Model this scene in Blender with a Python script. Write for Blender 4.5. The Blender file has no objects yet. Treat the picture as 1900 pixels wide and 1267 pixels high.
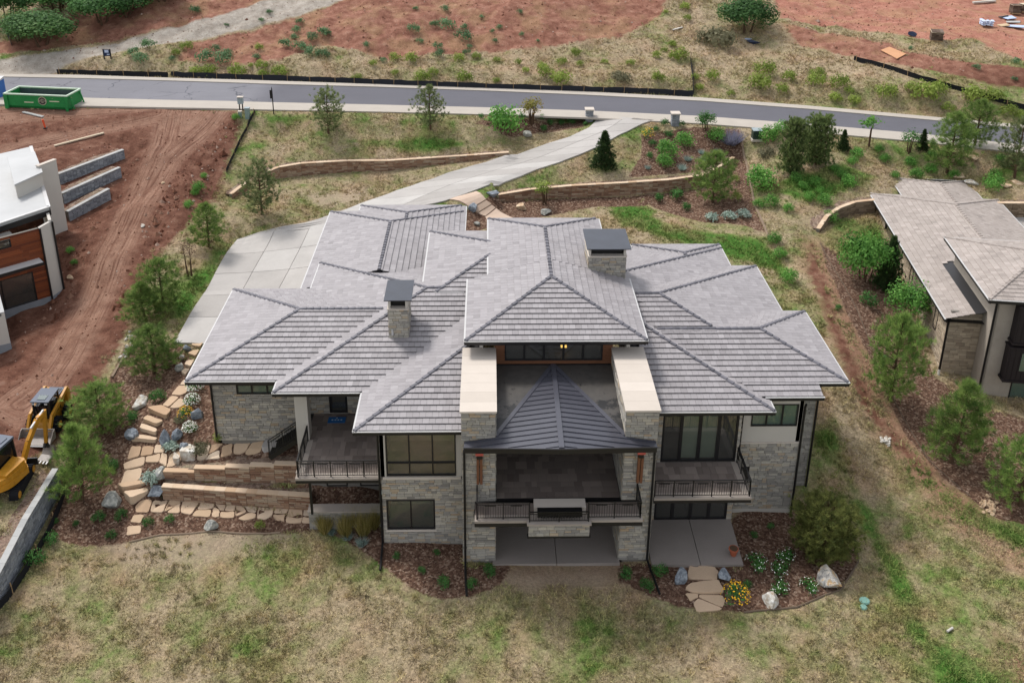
import bpy, bmesh, math, random
import numpy as np
from mathutils import Matrix, Vector
random.seed(7); RNG = np.random.default_rng(7)
scene = bpy.context.scene
COL = scene.collection
# ------------------------------------------------------------------ camera
CAM = np.array([-3.48735066, -39.03531538, 37.53697932])
FPX, TH, YAW, ROLL, YP = 1796.757, 0.365274, 0.025872, 0.008820, 320.0
FW = np.array([math.sin(YAW)*math.cos(TH), math.cos(YAW)*math.cos(TH), -math.sin(TH)])
_r = np.cross(FW, [0, 0, 1.]); _r /= np.linalg.norm(_r); _u = np.cross(_r, FW)
RT = math.cos(ROLL)*_r + math.sin(ROLL)*_u
UP = -math.sin(ROLL)*_r + math.cos(ROLL)*_u
cd = bpy.data.cameras.new('camera'); co = bpy.data.objects.new('camera', cd); COL.objects.link(co)
co.matrix_world = Matrix([[RT[0], UP[0], -FW[0], CAM[0]], [RT[1], UP[1], -FW[1], CAM[1]], [RT[2], UP[2], -FW[2], CAM[2]], [0, 0, 0, 1]])
cd.sensor_width = 36; cd.lens = 36*FPX/1900; cd.shift_y = -(633.5-YP)/1900
cd.clip_start = 0.5; cd.clip_end = 2500
scene.camera = co
# ------------------------------------------------------------------ sky, sun, exposure
SUN_EL, SUN_AZ = math.radians(56), math.radians(-44)      # high soft sun, behind and left of the house
w = bpy.data.worlds.new('World'); scene.world = w; w.use_nodes = True
nt = w.node_tree; nt.nodes.clear()
sky = nt.nodes.new('ShaderNodeTexSky'); sky.sky_type = 'NISHITA'; sky.sun_disc = False
sky.sun_elevation = SUN_EL; sky.sun_rotation = SUN_AZ; sky.air_density = 1.0; sky.dust_density = 1.5; sky.ozone_density = 1.0
hs = nt.nodes.new('ShaderNodeHueSaturation'); hs.inputs['Saturation'].default_value = 0.26   # bright overcast veil
bg = nt.nodes.new('ShaderNodeBackground'); bg.inputs['Strength'].default_value = 0.13
wo = nt.nodes.new('ShaderNodeOutputWorld')
nt.links.new(sky.outputs[0], hs.inputs['Color']); nt.links.new(hs.outputs[0], bg.inputs['Color']); nt.links.new(bg.outputs[0], wo.inputs['Surface'])
sl = bpy.data.lights.new('sun', 'SUN'); sl.energy = 1.5; sl.angle = math.radians(11); sl.color = (1, 0.965, 0.92)
so = bpy.data.objects.new('sun', sl); COL.objects.link(so)
_d = Vector((-math.sin(SUN_AZ)*math.cos(SUN_EL)*-1, math.cos(SUN_AZ)*math.cos(SUN_EL), math.sin(SUN_EL)))
so.rotation_euler = _d.to_track_quat('Z', 'Y').to_euler(); so.location = (-40, 60, 90)
vs = scene.view_settings; vs.view_transform = 'Standard'; vs.look = 'None'; vs.gamma = 1; vs.use_curve_mapping = False
vs.exposure = 1.0
# ------------------------------------------------------------------ pixel <-> place
def ray(u, v): return FW + RT*((u-950)/FPX) - UP*((v-YP)/FPX)
def P(u, v, z):
    r = ray(u, v); return CAM + r*((z-CAM[2])/r[2])
def PY(u, v, y):
    r = ray(u, v); return CAM + r*((y-CAM[1])/r[1])
def proj(p):
    d = np.asarray(p, float) - CAM; z = d@FW
    return np.stack([950+FPX*(d@RT)/z, YP-FPX*(d@UP)/z], -1)
# ------------------------------------------------------------------ object helpers
def tag(o, label=None, cat=None, group=None, kind=None):
    if label: o['label'] = label
    if cat: o['category'] = cat
    if group: o['group'] = group
    if kind: o['kind'] = kind
    return o
def thing(name, label, cat, loc=(0, 0, 0), rotz=0., group=None, scale=None):
    o = bpy.data.objects.new(name, None); COL.objects.link(o); o.empty_display_size = .2
    o.location = loc; o.rotation_euler = (0, 0, rotz)
    if scale is not None: o.scale = scale
    return tag(o, label, cat, group)
def wloc(p):
    v = np.zeros(3)
    while p is not None:
        v = v + np.array(p.location); p = p.parent
    return v
def mk(name, verts, faces, mat, parent=None, tint=None, smooth=False, world=False, kind=None):
    me = bpy.data.meshes.new(name)
    V = np.asarray(verts, float).reshape(-1, 3)
    if world and parent is not None: V = V - wloc(parent)
    me.from_pydata(V.tolist(), [], faces)
    if tint is not None:
        a = me.attributes.new('tint', 'FLOAT', 'POINT')
        a.data.foreach_set('value', np.broadcast_to(np.asarray(tint, np.float32), (len(V),)).astype(np.float32).copy())
    if mat is not None: me.materials.append(mat)
    if smooth: me.polygons.foreach_set('use_smooth', [True]*len(me.polygons))
    o = bpy.data.objects.new(name, me); COL.objects.link(o)
    if parent is not None: o.parent = parent
    if kind: o['kind'] = kind
    return o
def mk_tris(name, V, nper, mat, tint=None, parent=None, kind=None):
    """fast path: V (n*nper,3), independent polygons of nper corners"""
    n = len(V)//nper
    me = bpy.data.meshes.new(name)
    me.vertices.add(n*nper); me.vertices.foreach_set('co', np.asarray(V, np.float32).ravel())
    me.loops.add(n*nper); me.loops.foreach_set('vertex_index', np.arange(n*nper, dtype=np.int32))
    me.polygons.add(n); me.polygons.foreach_set('loop_start', np.arange(0, n*nper, nper, dtype=np.int32))
    try: me.polygons.foreach_set('loop_total', np.full(n, nper, np.int32))
    except Exception: pass
    if tint is not None:
        a = me.attributes.new('tint', 'FLOAT', 'POINT'); a.data.foreach_set('value', np.repeat(tint, nper).astype(np.float32))
    me.materials.append(mat); me.update(calc_edges=True); me.validate()
    o = bpy.data.objects.new(name, me); COL.objects.link(o)
    if parent is not None: o.parent = parent
    if kind: o['kind'] = kind
    return o
class MB:
    """collects shapes into ONE mesh"""
    def __init__(s): s.v = []; s.f = []; s.t = []
    def add(s, V, F, t=.5):
        b = len(s.v); s.v += [tuple(map(float, p)) for p in V]; s.f += [tuple(b+i for i in f) for f in F]; s.t += [t]*len(V); return s
    def box(s, x0, x1, y0, y1, z0, z1, t=.5):
        return s.add([(x0, y0, z0), (x1, y0, z0), (x1, y1, z0), (x0, y1, z0), (x0, y0, z1), (x1, y0, z1), (x1, y1, z1), (x0, y1, z1)],
                     [(0, 3, 2, 1), (4, 5, 6, 7), (0, 1, 5, 4), (1, 2, 6, 5), (2, 3, 7, 6), (3, 0, 4, 7)], t)
    def prism(s, poly, z0, z1, t=.5):
        n = len(poly); a = sum(poly[i][0]*poly[(i+1) % n][1]-poly[(i+1) % n][0]*poly[i][1] for i in range(n))
        if a < 0: poly = poly[::-1]
        Z0 = z0 if hasattr(z0, '__len__') else [z0]*n; Z1 = z1 if hasattr(z1, '__len__') else [z1]*n
        if a < 0:
            Z0 = list(Z0)[::-1]; Z1 = list(Z1)[::-1]
        V = [(p[0], p[1], z) for p, z in zip(poly, Z0)] + [(p[0], p[1], z) for p, z in zip(poly, Z1)]
        return s.add(V, [tuple(range(n-1, -1, -1)), tuple(range(n, 2*n))] + [(i, (i+1) % n, n+(i+1) % n, n+i) for i in range(n)], t)
    def bar(s, a, b, w=.05, h=None, up=(0, 0, 1), t=.5):
        a = np.array(a, float); b = np.array(b, float); h = h or w
        d = b-a; d /= np.linalg.norm(d)+1e-9; u = np.array(up, float)
        if abs(d@u) > .95: u = np.array([0, 1., 0])
        x = np.cross(d, u); x /= np.linalg.norm(x); y = np.cross(x, d)
        V = [p + x*sx*w/2 + y*sy*h/2 for p in (a, b) for sx, sy in ((-1, -1), (1, -1), (1, 1), (-1, 1))]
        return s.add(V, [(3, 2, 1, 0), (4, 5, 6, 7), (0, 1, 5, 4), (1, 2, 6, 5), (2, 3, 7, 6), (3, 0, 4, 7)], t)
    def tube(s, pts, rad, n=6, t=.5):
        pts = [np.array(p, float) for p in pts]; R = rad if hasattr(rad, '__len__') else [rad]*len(pts); V = []
        for i, p in enumerate(pts):
            d = pts[min(i+1, len(pts)-1)]-pts[max(i-1, 0)]; d = d/(np.linalg.norm(d)+1e-9)
            u = np.array([0, 0, 1.]) if abs(d[2]) < .9 else np.array([1., 0, 0])
            x = np.cross(d, u); x /= np.linalg.norm(x); y = np.cross(d, x)
            V += [p+R[i]*(x*math.cos(k*2*math.pi/n)+y*math.sin(k*2*math.pi/n)) for k in range(n)]
        F = [(i*n+k, i*n+(k+1) % n, (i+1)*n+(k+1) % n, (i+1)*n+k) for i in range(len(pts)-1) for k in range(n)]
        F += [tuple(range(n)), tuple(range((len(pts)-1)*n+n-1, (len(pts)-1)*n-1, -1))]
        return s.add(V, F, t)
    def quad(s, a, b, c, d, t=.5): return s.add([a, b, c, d], [(0, 1, 2, 3)], t)
    def build(s, name, mat, parent=None, world=False, smooth=False, kind=None):
        return mk(name, s.v, s.f, mat, parent, s.t, smooth, world, kind)
def emit(name, pieces, mat, parent, cap=300, stuff=None, world=True):
    """pieces: (verts, faces, tint); the largest on screen become parts, the rest one stuff part"""
    if not pieces: return
    sz = []
    for V, F, t in pieces:
        q = proj(np.asarray(V)); c = q.mean(0); e = q.max(0)-q.min(0)
        sz.append((e[0]*e[1] if -20 < c[0] < 1920 and -20 < c[1] < 1290 else 0))
    order = np.argsort(-np.array(sz))
    for i in order[:cap]:
        V, F, t = pieces[i]; mk(name, V, F, mat, parent, t, world=world)
    if len(order) > cap:
        m = MB()
        for i in order[cap:]: m.add(*pieces[i])
        m.build(stuff or name+'_field', mat, parent, world=world, kind='stuff')
def copy_tree(root, **kw):
    r = root.copy(); COL.objects.link(r)
    for ch in root.children:
        c = ch.copy(); COL.objects.link(c); c.parent = r
        for g in ch.children:
            d = g.copy(); COL.objects.link(d); d.parent = c
    for k in ('label', 'group'):
        if k in kw: r[k] = kw[k]
    if 'loc' in kw: r.location = kw['loc']
    if 'rotz' in kw: r.rotation_euler = (0, 0, kw['rotz'])
    if 'scale' in kw: r.scale = kw['scale']
    return r
# ------------------------------------------------------------------ materials
def srgb(h):
    c = [int(h[i:i+2], 16)/255 for i in (0, 2, 4)]
    return tuple(x/12.92 if x <= .04045 else ((x+.055)/1.055)**2.4 for x in c)
def N(nt, t, **kw):
    n = nt.nodes.new(t)
    for k, v in kw.items():
        if k in ('op', 'operation'): n.operation = v
        elif k == 'blend': n.data_type = 'RGBA'; n.blend_type = v
        elif hasattr(n, k): setattr(n, k, v)
    return n
def mixc(nt, f, a, b, blend='MIX'):
    n = nt.nodes.new('ShaderNodeMix'); n.data_type = 'RGBA'; n.blend_type = blend
    for s, v in ((n.inputs[0], f), (n.inputs[6], a), (n.inputs[7], b)):
        if hasattr(v, 'is_output'): nt.links.new(v, s)
        elif hasattr(v, '__len__'): s.default_value = tuple(v)[:3]+(1,)
        else: s.default_value = v
    return n.outputs[2]
def math_(nt, op, a, b=None, c=None, clamp=False):
    n = nt.nodes.new('ShaderNodeMath'); n.operation = op; n.use_clamp = clamp
    for i, v in enumerate((a, b, c)):
        if v is None: continue
        if hasattr(v, 'is_output'): nt.links.new(v, n.inputs[i])
        else: n.inputs[i].default_value = v
    return n.outputs[0]
def noise(nt, scale, detail=3, rough=.55, vec=None, dist=0.):
    n = nt.nodes.new('ShaderNodeTexNoise'); n.inputs['Scale'].default_value = scale; n.inputs['Detail'].default_value = detail
    n.inputs['Roughness'].default_value = rough; n.inputs['Distortion'].default_value = dist
    if vec is not None: nt.links.new(vec, n.inputs['Vector'])
    return n.outputs['Fac']
def ramp(nt, fac, stops, interp='LINEAR'):
    n = nt.nodes.new('ShaderNodeValToRGB'); cr = n.color_ramp; cr.interpolation = interp
    while len(cr.elements) < len(stops): cr.elements.new(.5)
    for e, (p, c) in zip(cr.elements, stops):
        e.position = p; e.color = tuple(c)[:3]+(1,) if hasattr(c, '__len__') else (c, c, c, 1)
    nt.links.new(fac, n.inputs[0]); return n.outputs[0]
def attr(nt, name):
    n = nt.nodes.new('ShaderNodeAttribute'); n.attribute_name = name; return n.outputs['Fac']
def newmat(name):
    m = bpy.data.materials.new(name); m.use_nodes = True; nt = m.node_tree
    return m, nt, nt.nodes['Principled BSDF']
MATS = {}
def pmat(name, stops, rough=.85, spec=.25, ns=3., na=.25, fs=30., fa=.25, bump=0., bs=40., metal=0., objco=False, rand=0., stretch=None, coat=0., randhue=False):
    """procedural surface: palette along the 'tint' attribute, broad and fine variation, relief"""
    if name in MATS: return MATS[name]
    m, nt, b = newmat(name)
    if objco: vec = N(nt, 'ShaderNodeTexCoord').outputs['Object']
    else: vec = N(nt, 'ShaderNodeNewGeometry').outputs['Position']
    if stretch:
        mp = N(nt, 'ShaderNodeMapping'); mp.inputs['Scale'].default_value = stretch; nt.links.new(vec, mp.inputs[0]); vec = mp.outputs[0]
    if len(stops) == 1: col = mixc(nt, 0, stops[0], stops[0])
    else: col = ramp(nt, attr(nt, 'tint'), [(i/(len(stops)-1), c) for i, c in enumerate(stops)])
    n1 = noise(nt, ns, 4, .6, vec); n2 = noise(nt, fs, 3, .6, vec)
    k = math_(nt, 'ADD', math_(nt, 'MULTIPLY_ADD', n1, 2*na, 1-na), math_(nt, 'MULTIPLY_ADD', n2, 2*fa, -fa))
    if rand:
        oi = N(nt, 'ShaderNodeObjectInfo').outputs['Random']
        k = math_(nt, 'MULTIPLY', k, math_(nt, 'MULTIPLY_ADD', oi, 2*rand, 1-rand))
    vm = N(nt, 'ShaderNodeVectorMath', operation='SCALE'); nt.links.new(col, vm.inputs[0]); nt.links.new(k, vm.inputs['Scale'])
    nt.links.new(vm.outputs[0], b.inputs['Base Color'])
    b.inputs['Roughness'].default_value = rough; b.inputs['Specular IOR Level'].default_value = spec; b.inputs['Metallic'].default_value = metal
    if coat: b.inputs['Coat Weight'].default_value = coat
    if bump:
        bn = N(nt, 'ShaderNodeBump'); bn.inputs['Strength'].default_value = bump; bn.inputs['Distance'].default_value = .03
        nt.links.new(noise(nt, bs, 4, .65, vec), bn.inputs['Height']); nt.links.new(bn.outputs[0], b.inputs['Normal'])
    MATS[name] = m; return m
def glass_mat(name, tintc, ior=1.5, clear=.55):
    if name in MATS: return MATS[name]
    m, nt, b = newmat(name); nt.nodes.remove(b); out = nt.nodes['Material Output']
    fr = N(nt, 'ShaderNodeFresnel'); fr.inputs[0].default_value = ior
    gl = N(nt, 'ShaderNodeBsdfGlossy'); gl.inputs['Roughness'].default_value = .02
    tr = N(nt, 'ShaderNodeBsdfTransparent'); tr.inputs[0].default_value = tuple(tintc)+(1,)
    df = N(nt, 'ShaderNodeBsdfDiffuse'); df.inputs[0].default_value = tuple(x*.25 for x in tintc)+(1,)
    m1 = N(nt, 'ShaderNodeMixShader'); m1.inputs[0].default_value = clear; nt.links.new(df.outputs[0], m1.inputs[1]); nt.links.new(tr.outputs[0], m1.inputs[2])
    m2 = N(nt, 'ShaderNodeMixShader'); nt.links.new(math_(nt, 'MULTIPLY_ADD', fr.outputs[0], 1.7, .05, clamp=True), m2.inputs[0])
    nt.links.new(m1.outputs[0], m2.inputs[1]); nt.links.new(gl.outputs[0], m2.inputs[2]); nt.links.new(m2.outputs[0], out.inputs[0])
    MATS[name] = m; return m
M_TILE = pmat('roof_tile', [srgb('7f7a7b'), srgb('898485'), srgb('928d8e'), srgb('9b9697')], .55, .4, .7, .10, 25, .10, .25, 60)
M_RIDGE = pmat('ridge_cap', [srgb('504f55'), srgb('66646a')], .6, .35, 1, .1, 25, .1, .2, 60)  # darker than the tiles: shade on caps turned from the light, put into colour
M_STONE = pmat('ledge_stone', [srgb('7f7b75'), srgb('96918a'), srgb('8b8780'), srgb('a39e95'), srgb('99948a'), srgb('b0a99d'), srgb('a59d8e'), srgb('a8937a')], .9, .2, 2, .10, 22, .25, .6, 45)
M_MORTAR = pmat('mortar', [srgb('757069')], .95, .1, 2, .1, 30, .2)
M_STUCCO = pmat('stucco', [srgb('b5afa6')], .9, .2, 1, .06, 60, .06, .2, 80)
M_CAP = pmat('limestone_cap', [srgb('b6aca1'), srgb('c0b6ab')], .85, .2, 1.2, .07, 30, .06, .1, 60)
M_BRONZE = pmat('dark_bronze', [srgb('1b191a')], .45, .4, 2, .1, 30, .1)
M_LIP = pmat('drip_edge', [srgb('b9b7b5')], .4, .5, 2, .1, 30, .05)
M_SEAM = pmat('standing_seam', [srgb('3d3d44'), srgb('484850')], .30, .5, 1.3, .18, 8, .1)
M_MEMB = pmat('membrane', [srgb('3b3836')], .5, .5, .9, .5, 6, .4, .2, 12)
M_HOOD = pmat('hood_metal', [srgb('2c2f38')], .3, .6, 1.2, .5, 9, .15, .05, 6)
M_PAVER = pmat('porch_paver', [srgb('685d56'), srgb('736861'), srgb('7d7169'), srgb('877b73')], .8, .3, 1.5, .10, 25, .12, .15, 50)
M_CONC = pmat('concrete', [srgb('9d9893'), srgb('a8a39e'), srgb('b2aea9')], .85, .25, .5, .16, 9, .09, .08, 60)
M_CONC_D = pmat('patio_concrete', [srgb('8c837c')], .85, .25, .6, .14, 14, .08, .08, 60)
M_WOOD = pmat('cedar', [srgb('5e3c29'), srgb('6b4630'), srgb('775139')], .7, .3, 1.5, .2, 6, .3, .1, 20, stretch=(1, 1, 14))
M_SAND = pmat('sandstone', [srgb('75594a'), srgb('8b6c56'), srgb('9a7e68'), srgb('a8957f'), srgb('805b48')], .9, .2, 2, .15, 20, .25, .6, 40)
M_FLAG = pmat('flagstone', [srgb('b1987c'), srgb('bda48a'), srgb('c6af96'), srgb('ad9074'), srgb('c4b39e')], .88, .2, 1.2, .10, 14, .10, .25, 25)
M_RAIL = pmat('iron_rail', [srgb('141314')], .45, .4, 2, .1, 30, .1)
M_GLASS = glass_mat('window_glass', (.72, .71, .64), clear=.78)
M_GLASS_G = glass_mat('green_glass', (.50, .68, .58), clear=.45)
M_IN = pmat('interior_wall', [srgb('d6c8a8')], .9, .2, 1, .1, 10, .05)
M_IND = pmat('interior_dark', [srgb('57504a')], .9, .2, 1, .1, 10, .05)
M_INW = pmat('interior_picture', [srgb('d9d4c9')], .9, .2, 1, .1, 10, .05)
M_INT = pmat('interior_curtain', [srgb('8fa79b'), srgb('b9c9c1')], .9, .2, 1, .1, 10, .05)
M_RED = pmat('copper_red', [srgb('b5544a')], .5, .4)
# ================================================================== TERRAIN
CTRL = """950 1267 -.9;300 1267 -.7;1600 1267 -.8;0 1267 -.9;1900 1267 -.3;950 1120 -.15;950 1062 -.04;720 1060 -.02;720 1004 .05;860 1052 -.04;1200 1062 -.05;1377 1056 -.08
1460 1060 -.05;1540 1110 -.1;1462 954 -.2;1391 947 -.1;1482 934 .0;1500 870 .7;1524 800 1.4;1545 740 2.2;1565 650 3.1;1530 550 3.9;1460 490 4.1;1600 900 .3;1700 900 .3;1640 760 1.3
1600 640 2.8;1555 520 4.1;1480 420 5.2;1400 300 6.6;1738 702 1.5;1850 792 .8;1900 805 .6;1800 950 .3;1900 1050 .2;1690 560 3.0;1645 440 4.3;1525 440 4.6;1610 405 4.9;1750 330 6;1900 335 6
1900 400 4.7;1700 1100 -.2;208 945 .3;110 915 .5;60 1085 .0;20 1140 -.15;150 930 .5;250 960 .2;240 998 .05;390 985 .05;580 970 .1;640 962 .1;700 1004 .05;235 905 .6;245 850 1.45;250 828 1.85
270 785 2.4;300 757 2.85;340 720 3.15;345 652 3.4;320 640 3.5;480 842 2.45;540 832 2.5;400 818 2.65;380 765 2.95;285 695 2.6;185 802 1.6;190 700 2.6;230 640 3;275 590 3.5;303 572 3.8
388 460 4.3;420 420 4.6;65 800 2.2;30 900 1.95;0 960 1.9;150 620 3;118 547 2.6;30 602 2.3;50 660 2.3;200 480 4.5;250 380 5.8;300 280 7.4;130 430 4.3;215 405 5;350 330 6.4;400 260 7.5;440 220 8.4
100 265 7.7;0 260 7.9;440 446 3.6;325 637 3.5;400 540 3.5;607 404 3.9;560 420 3.75;700 375 4.4;830 335 5.5;900 300 6.1;1000 270 6.9;1100 235 7.8;1150 218 8.3;860 382 4.1;880 402 4;980 397 4.1
1100 402 4.3;1250 420 4.5;1350 440 4.7;560 352 4.75;500 400 4.5;470 350 5.1;520 250 7.1;800 240 7.8;640 225 8.3;940 250 7.6;1010 225 8.3;1250 262 7.3;1320 250 7.7;1385 330 6.1
0 190 8.9;300 198 8.9;600 206 8.9;900 212 8.8;1200 224 8.6;1500 243 8.3;1900 284 7.8;0 138 9;400 149 9;800 158 9;1200 176 8.8;1500 197 8.5;1900 236 8;100 122 9.6;400 105 10;700 110 10;1000 112 9.9
1250 140 9.5;1500 150 9.3;1900 205 8.7;200 62 11.6;450 40 12.6;700 30 13.5;900 10 14;1100 40 12.6;1250 60 11.6;1400 85 11;1600 150 10;1680 88 12;1750 85 12.2;1890 130 11.4;1880 45 12.6;1500 32 12.9;1600 10 13.2
0 0 14;300 0 14.6;600 0 14.3;950 0 14.8;1300 0 14.2;1900 0 13.2;580 345 4.8;700 328 4.85;1000 385 4.2"""
CW = []
for rec in CTRL.replace('\n', ';').split(';'):
    u, v, z = map(float, rec.split()); CW.append(P(u, v, z))
CW += [np.array(p, float) for p in [(0, 150, 30), (-170, 150, 33), (170, 150, 28), (0, 350, 62), (-300, 350, 66), (300, 350, 60), (-300, 60, 14), (300, 60, 10), (-300, -80, -5), (300, -80, -5), (0, -80, -6),
       (0, 5, -.25), (-4, 3, -.25), (4, 3, -.25), (-5, 8, -.3), (8, 8, -.3), (8, 3, -.2), (0, 12, 0), (-12, 14, 2.2), (11, 14, 1), (0, 20, 2.5), (-12, 25, 3.2), (8, 20, 3), (-11, 5.2, .9), (-9.5, 6, .6), (-16.5, 11, 2.6), (-17, 16, 3.), (12, 9, .3), (0, -20, -2.2), (-40, -20, -2.5), (40, -20, -1.5)]]
# retaining walls: (base px, top px) and the ground kept behind them
WALLS = {
 'w_upper': dict(base=[(304, 884), (420, 891), (557, 895)], zb=[1.35, 1.2, 1.2], h=[.25, .85, 1.3]),
 'w_lower': dict(base=[(303, 926), (420, 936), (577, 947)], zb=[.35, .25, .2], h=[.85, .92, .95]),
 'w_left': dict(base=[(497, 336), (520, 331), (560, 326), (645, 319), (720, 317), (800, 307), (880, 298), (944, 288)], zb=[4.95, 4.95, 4.95, 5., 5.15, 5.5, 6.1, 6.6], h=[.85, 1.05, 1.15, 1.05, .95, .7, .5, .22]),
 'w_stub': dict(base=[(431, 369), (445, 361), (460, 353)], zb=[4.75, 4.8, 4.85], h=[.4, .55, .7]),
 'w_right': dict(base=[(925, 374), (985, 369), (1060, 367), (1150, 363), (1240, 356), (1300, 346), (1334, 328), (1362, 303)], zb=[4.45, 4.5, 4.6, 4.75, 4.95, 5.2, 5.5, 5.9], h=[.6, .85, 1.1, 1.15, 1.1, 1.0, .85, .55]),
 'w_neigh': dict(base=[(1520, 432), (1534, 418), (1556, 406), (1585, 398), (1622, 396)], zb=[4.6, 4.65, 4.7, 4.75, 4.8], h=[.3, .75, .95, 1.1, 1.2]),
 'w_neigh2': dict(base=[(1845, 404), (1960, 404)], zb=[4.75, 4.75], h=[1.3, 1.3]),
 't1': dict(base=[(112, 343), (232, 294)], zb=[6.2, 6.6], h=[.95, .8]),
 't2': dict(base=[(119, 379), (226, 329)], zb=[5.3, 5.7], h=[.95, .9]),
 't3': dict(base=[(129, 411), (206, 370)], zb=[4.45, 4.9], h=[.85, .95]),
 'w_grey': dict(base=[(-60, 1205), (10, 1110), (60, 1010), (114, 906)], zb=[-.3, -.1, .25, .6], h=[1.5, 1.6, 1.65, 1.35]),
}
for k, d in WALLS.items():
    B = [P(u, v, z) for (u, v), z in zip(d['base'], d['zb'])]
    # resample
    pts = []; hs_ = []
    for i in range(len(B)-1):
        L = np.linalg.norm(B[i+1][:2]-B[i][:2]); n = max(1, int(L/1.2))
        for j in range(n): pts.append(B[i]+(B[i+1]-B[i])*j/n); hs_.append(d['h'][i]+(d['h'][i+1]-d['h'][i])*j/n)
    pts.append(B[-1]); hs_.append(d['h'][-1])
    d['pts'] = np.array(pts); d['hh'] = np.array(hs_)
    t = np.gradient(d['pts'][:, :2], axis=0); t /= np.linalg.norm(t, axis=1)[:, None]
    d['n'] = np.stack([t[:, 1], -t[:, 0]], 1)
    if k == 'w_grey': d['n'] = np.stack([t[:, 1], -t[:, 0]], 1)
    for p, h, n in zip(d['pts'], d['hh'], d['n']):
        CW.append(np.array([p[0]+n[0]*.45, p[1]+n[1]*.45, p[2]-.02])); CW.append(np.array([p[0]-n[0]*1.0, p[1]-n[1]*1.0, p[2]+h-.04]))
CW = np.array(CW)
def _phi(d): return np.sqrt(d*d+.02)
_A = _phi(np.linalg.norm(CW[:, None, :2]-CW[None, :, :2], axis=2)); n_ = len(CW)
_Q = np.hstack([np.ones((n_, 1)), CW[:, :2]])
_S = np.vstack([np.hstack([_A-.06*np.eye(n_), _Q]), np.hstack([_Q.T, np.zeros((3, 3))])])
_W = np.linalg.solve(_S, np.concatenate([CW[:, 2], np.zeros(3)]))
def _eval(xy):
    out = np.empty(len(xy))
    for i in range(0, len(xy), 4000):
        q = xy[i:i+4000]; D = _phi(np.sqrt(((q[:, None, :]-CW[None, :, :2])**2).sum(2)))
        out[i:i+4000] = D@_W[:n_] + _W[n_] + q@_W[n_+1:]
    return out
def _axis(a, b, step, lo, hi):
    c = list(np.arange(a, b+step/2, step)); s = step; x = c[-1]
    while x < hi: s *= 1.35; x += s; c.append(x)
    s = step; x = c[0]; pre = []
    while x > lo: s *= 1.35; x -= s; pre.append(x)
    return np.array(pre[::-1]+c)
GX = _axis(-62, 58, .42, -420, 420); GY = _axis(-9, 92, .42, -120, 520)
_X, _Y = np.meshgrid(GX, GY)
GZ = _eval(np.stack([_X.ravel(), _Y.ravel()], 1)).reshape(_X.shape)
def _vn(x, y, s, seed):
    r = np.random.default_rng(seed).random((97, 89)); xs = x*s; ys = y*s; i = np.floor(xs).astype(int); j = np.floor(ys).astype(int)
    fx = xs-i; fy = ys-j; fx = fx*fx*(3-2*fx); fy = fy*fy*(3-2*fy)
    g = lambda a, b: r[a % 97, b % 89]
    return (g(i, j)*(1-fx)+g(i+1, j)*fx)*(1-fy)+(g(i, j+1)*(1-fx)+g(i+1, j+1)*fx)*fy-.5
_far = np.clip((_Y-62)/6, 0, 1)
_rd = np.clip(np.abs(_Y-(57-_X*.09))/7-.55, 0, 1)   # the graded road corridor is smooth
ROADPX = [(-160, 192), (0, 195), (150, 198), (300, 201), (480, 205), (700, 210), (900, 215), (1090, 221), (1300, 232), (1500, 247), (1700, 265), (1900, 287), (2080, 310), (2080, 250), (1900, 230), (1700, 212), (1500, 194), (1300, 180), (1090, 169), (900, 161), (700, 154), (480, 147), (300, 142), (150, 138), (0, 136), (-160, 134)]
GZ = GZ + _rd*(_vn(_X, _Y, .5, 1)*.06*(1-_far) + _vn(_X, _Y, .6, 2)*.55*_far + _vn(_X, _Y, 1.6, 3)*(.05+.18*_far))
def zroad(x): return 8.9-np.maximum(0, np.asarray(x)+30)*.0123
def PR(u, v):
    q = P(u, v, 8.7)
    for _ in range(4): q = P(u, v, float(zroad(q[0])))
    return q
def near_wall(d, X, Y):
    """offset in front (+) of a wall, base height and wall height there"""
    best = np.full(X.shape, 9.); off = np.full(X.shape, 9.); zb = np.zeros(X.shape); hh = np.zeros(X.shape); q = d['pts']
    for i in range(len(q)-1):
        e = q[i+1, :2]-q[i, :2]; L2 = e@e; t = ((X-q[i, 0])*e[0]+(Y-q[i, 1])*e[1])/L2; tc = np.clip(t, 0, 1)
        dx, dy = X-q[i, 0]-tc*e[0], Y-q[i, 1]-tc*e[1]; r = np.hypot(dx, dy); k = (r < best) & (t > -.15) & (t < 1.15)
        n = np.array([e[1], -e[0]])/math.sqrt(L2); best = np.where(k, r, best); off = np.where(k, dx*n[0]+dy*n[1], off); zb = np.where(k, q[i, 2]+tc*(q[i+1, 2]-q[i, 2]), zb); hh = np.where(k, d['hh'][i]+tc*(d['hh'][i+1]-d['hh'][i]), hh)
    return off, zb, hh
def sdist(X, Y, poly):
    poly = np.asarray(poly)[:, :2]; n = len(poly); x = X.ravel(); y = Y.ravel()
    d = np.full(x.shape, 1e9); ins = np.zeros(x.shape, bool)
    for i in range(n):
        a = poly[i]; b = poly[(i+1) % n]; e = b-a; L = e@e+1e-12
        t = np.clip(((x-a[0])*e[0]+(y-a[1])*e[1])/L, 0, 1)
        d = np.minimum(d, (x-a[0]-t*e[0])**2+(y-a[1]-t*e[1])**2)
        c = ((a[1] > y) != (b[1] > y)); ins ^= c & (x < (b[0]-a[0])*(y-a[1])/(b[1]-a[1]+1e-12)+a[0])
    d = np.sqrt(d); return np.where(ins, d, -d).reshape(X.shape)
_w = np.clip(1+sdist(_X, _Y, [PR(u, v) for u, v in ROADPX])/3., 0, 1); _w = _w*_w*(3-2*_w); GZ = GZ*(1-_w)+(zroad(_X)-.05)*_w
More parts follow.
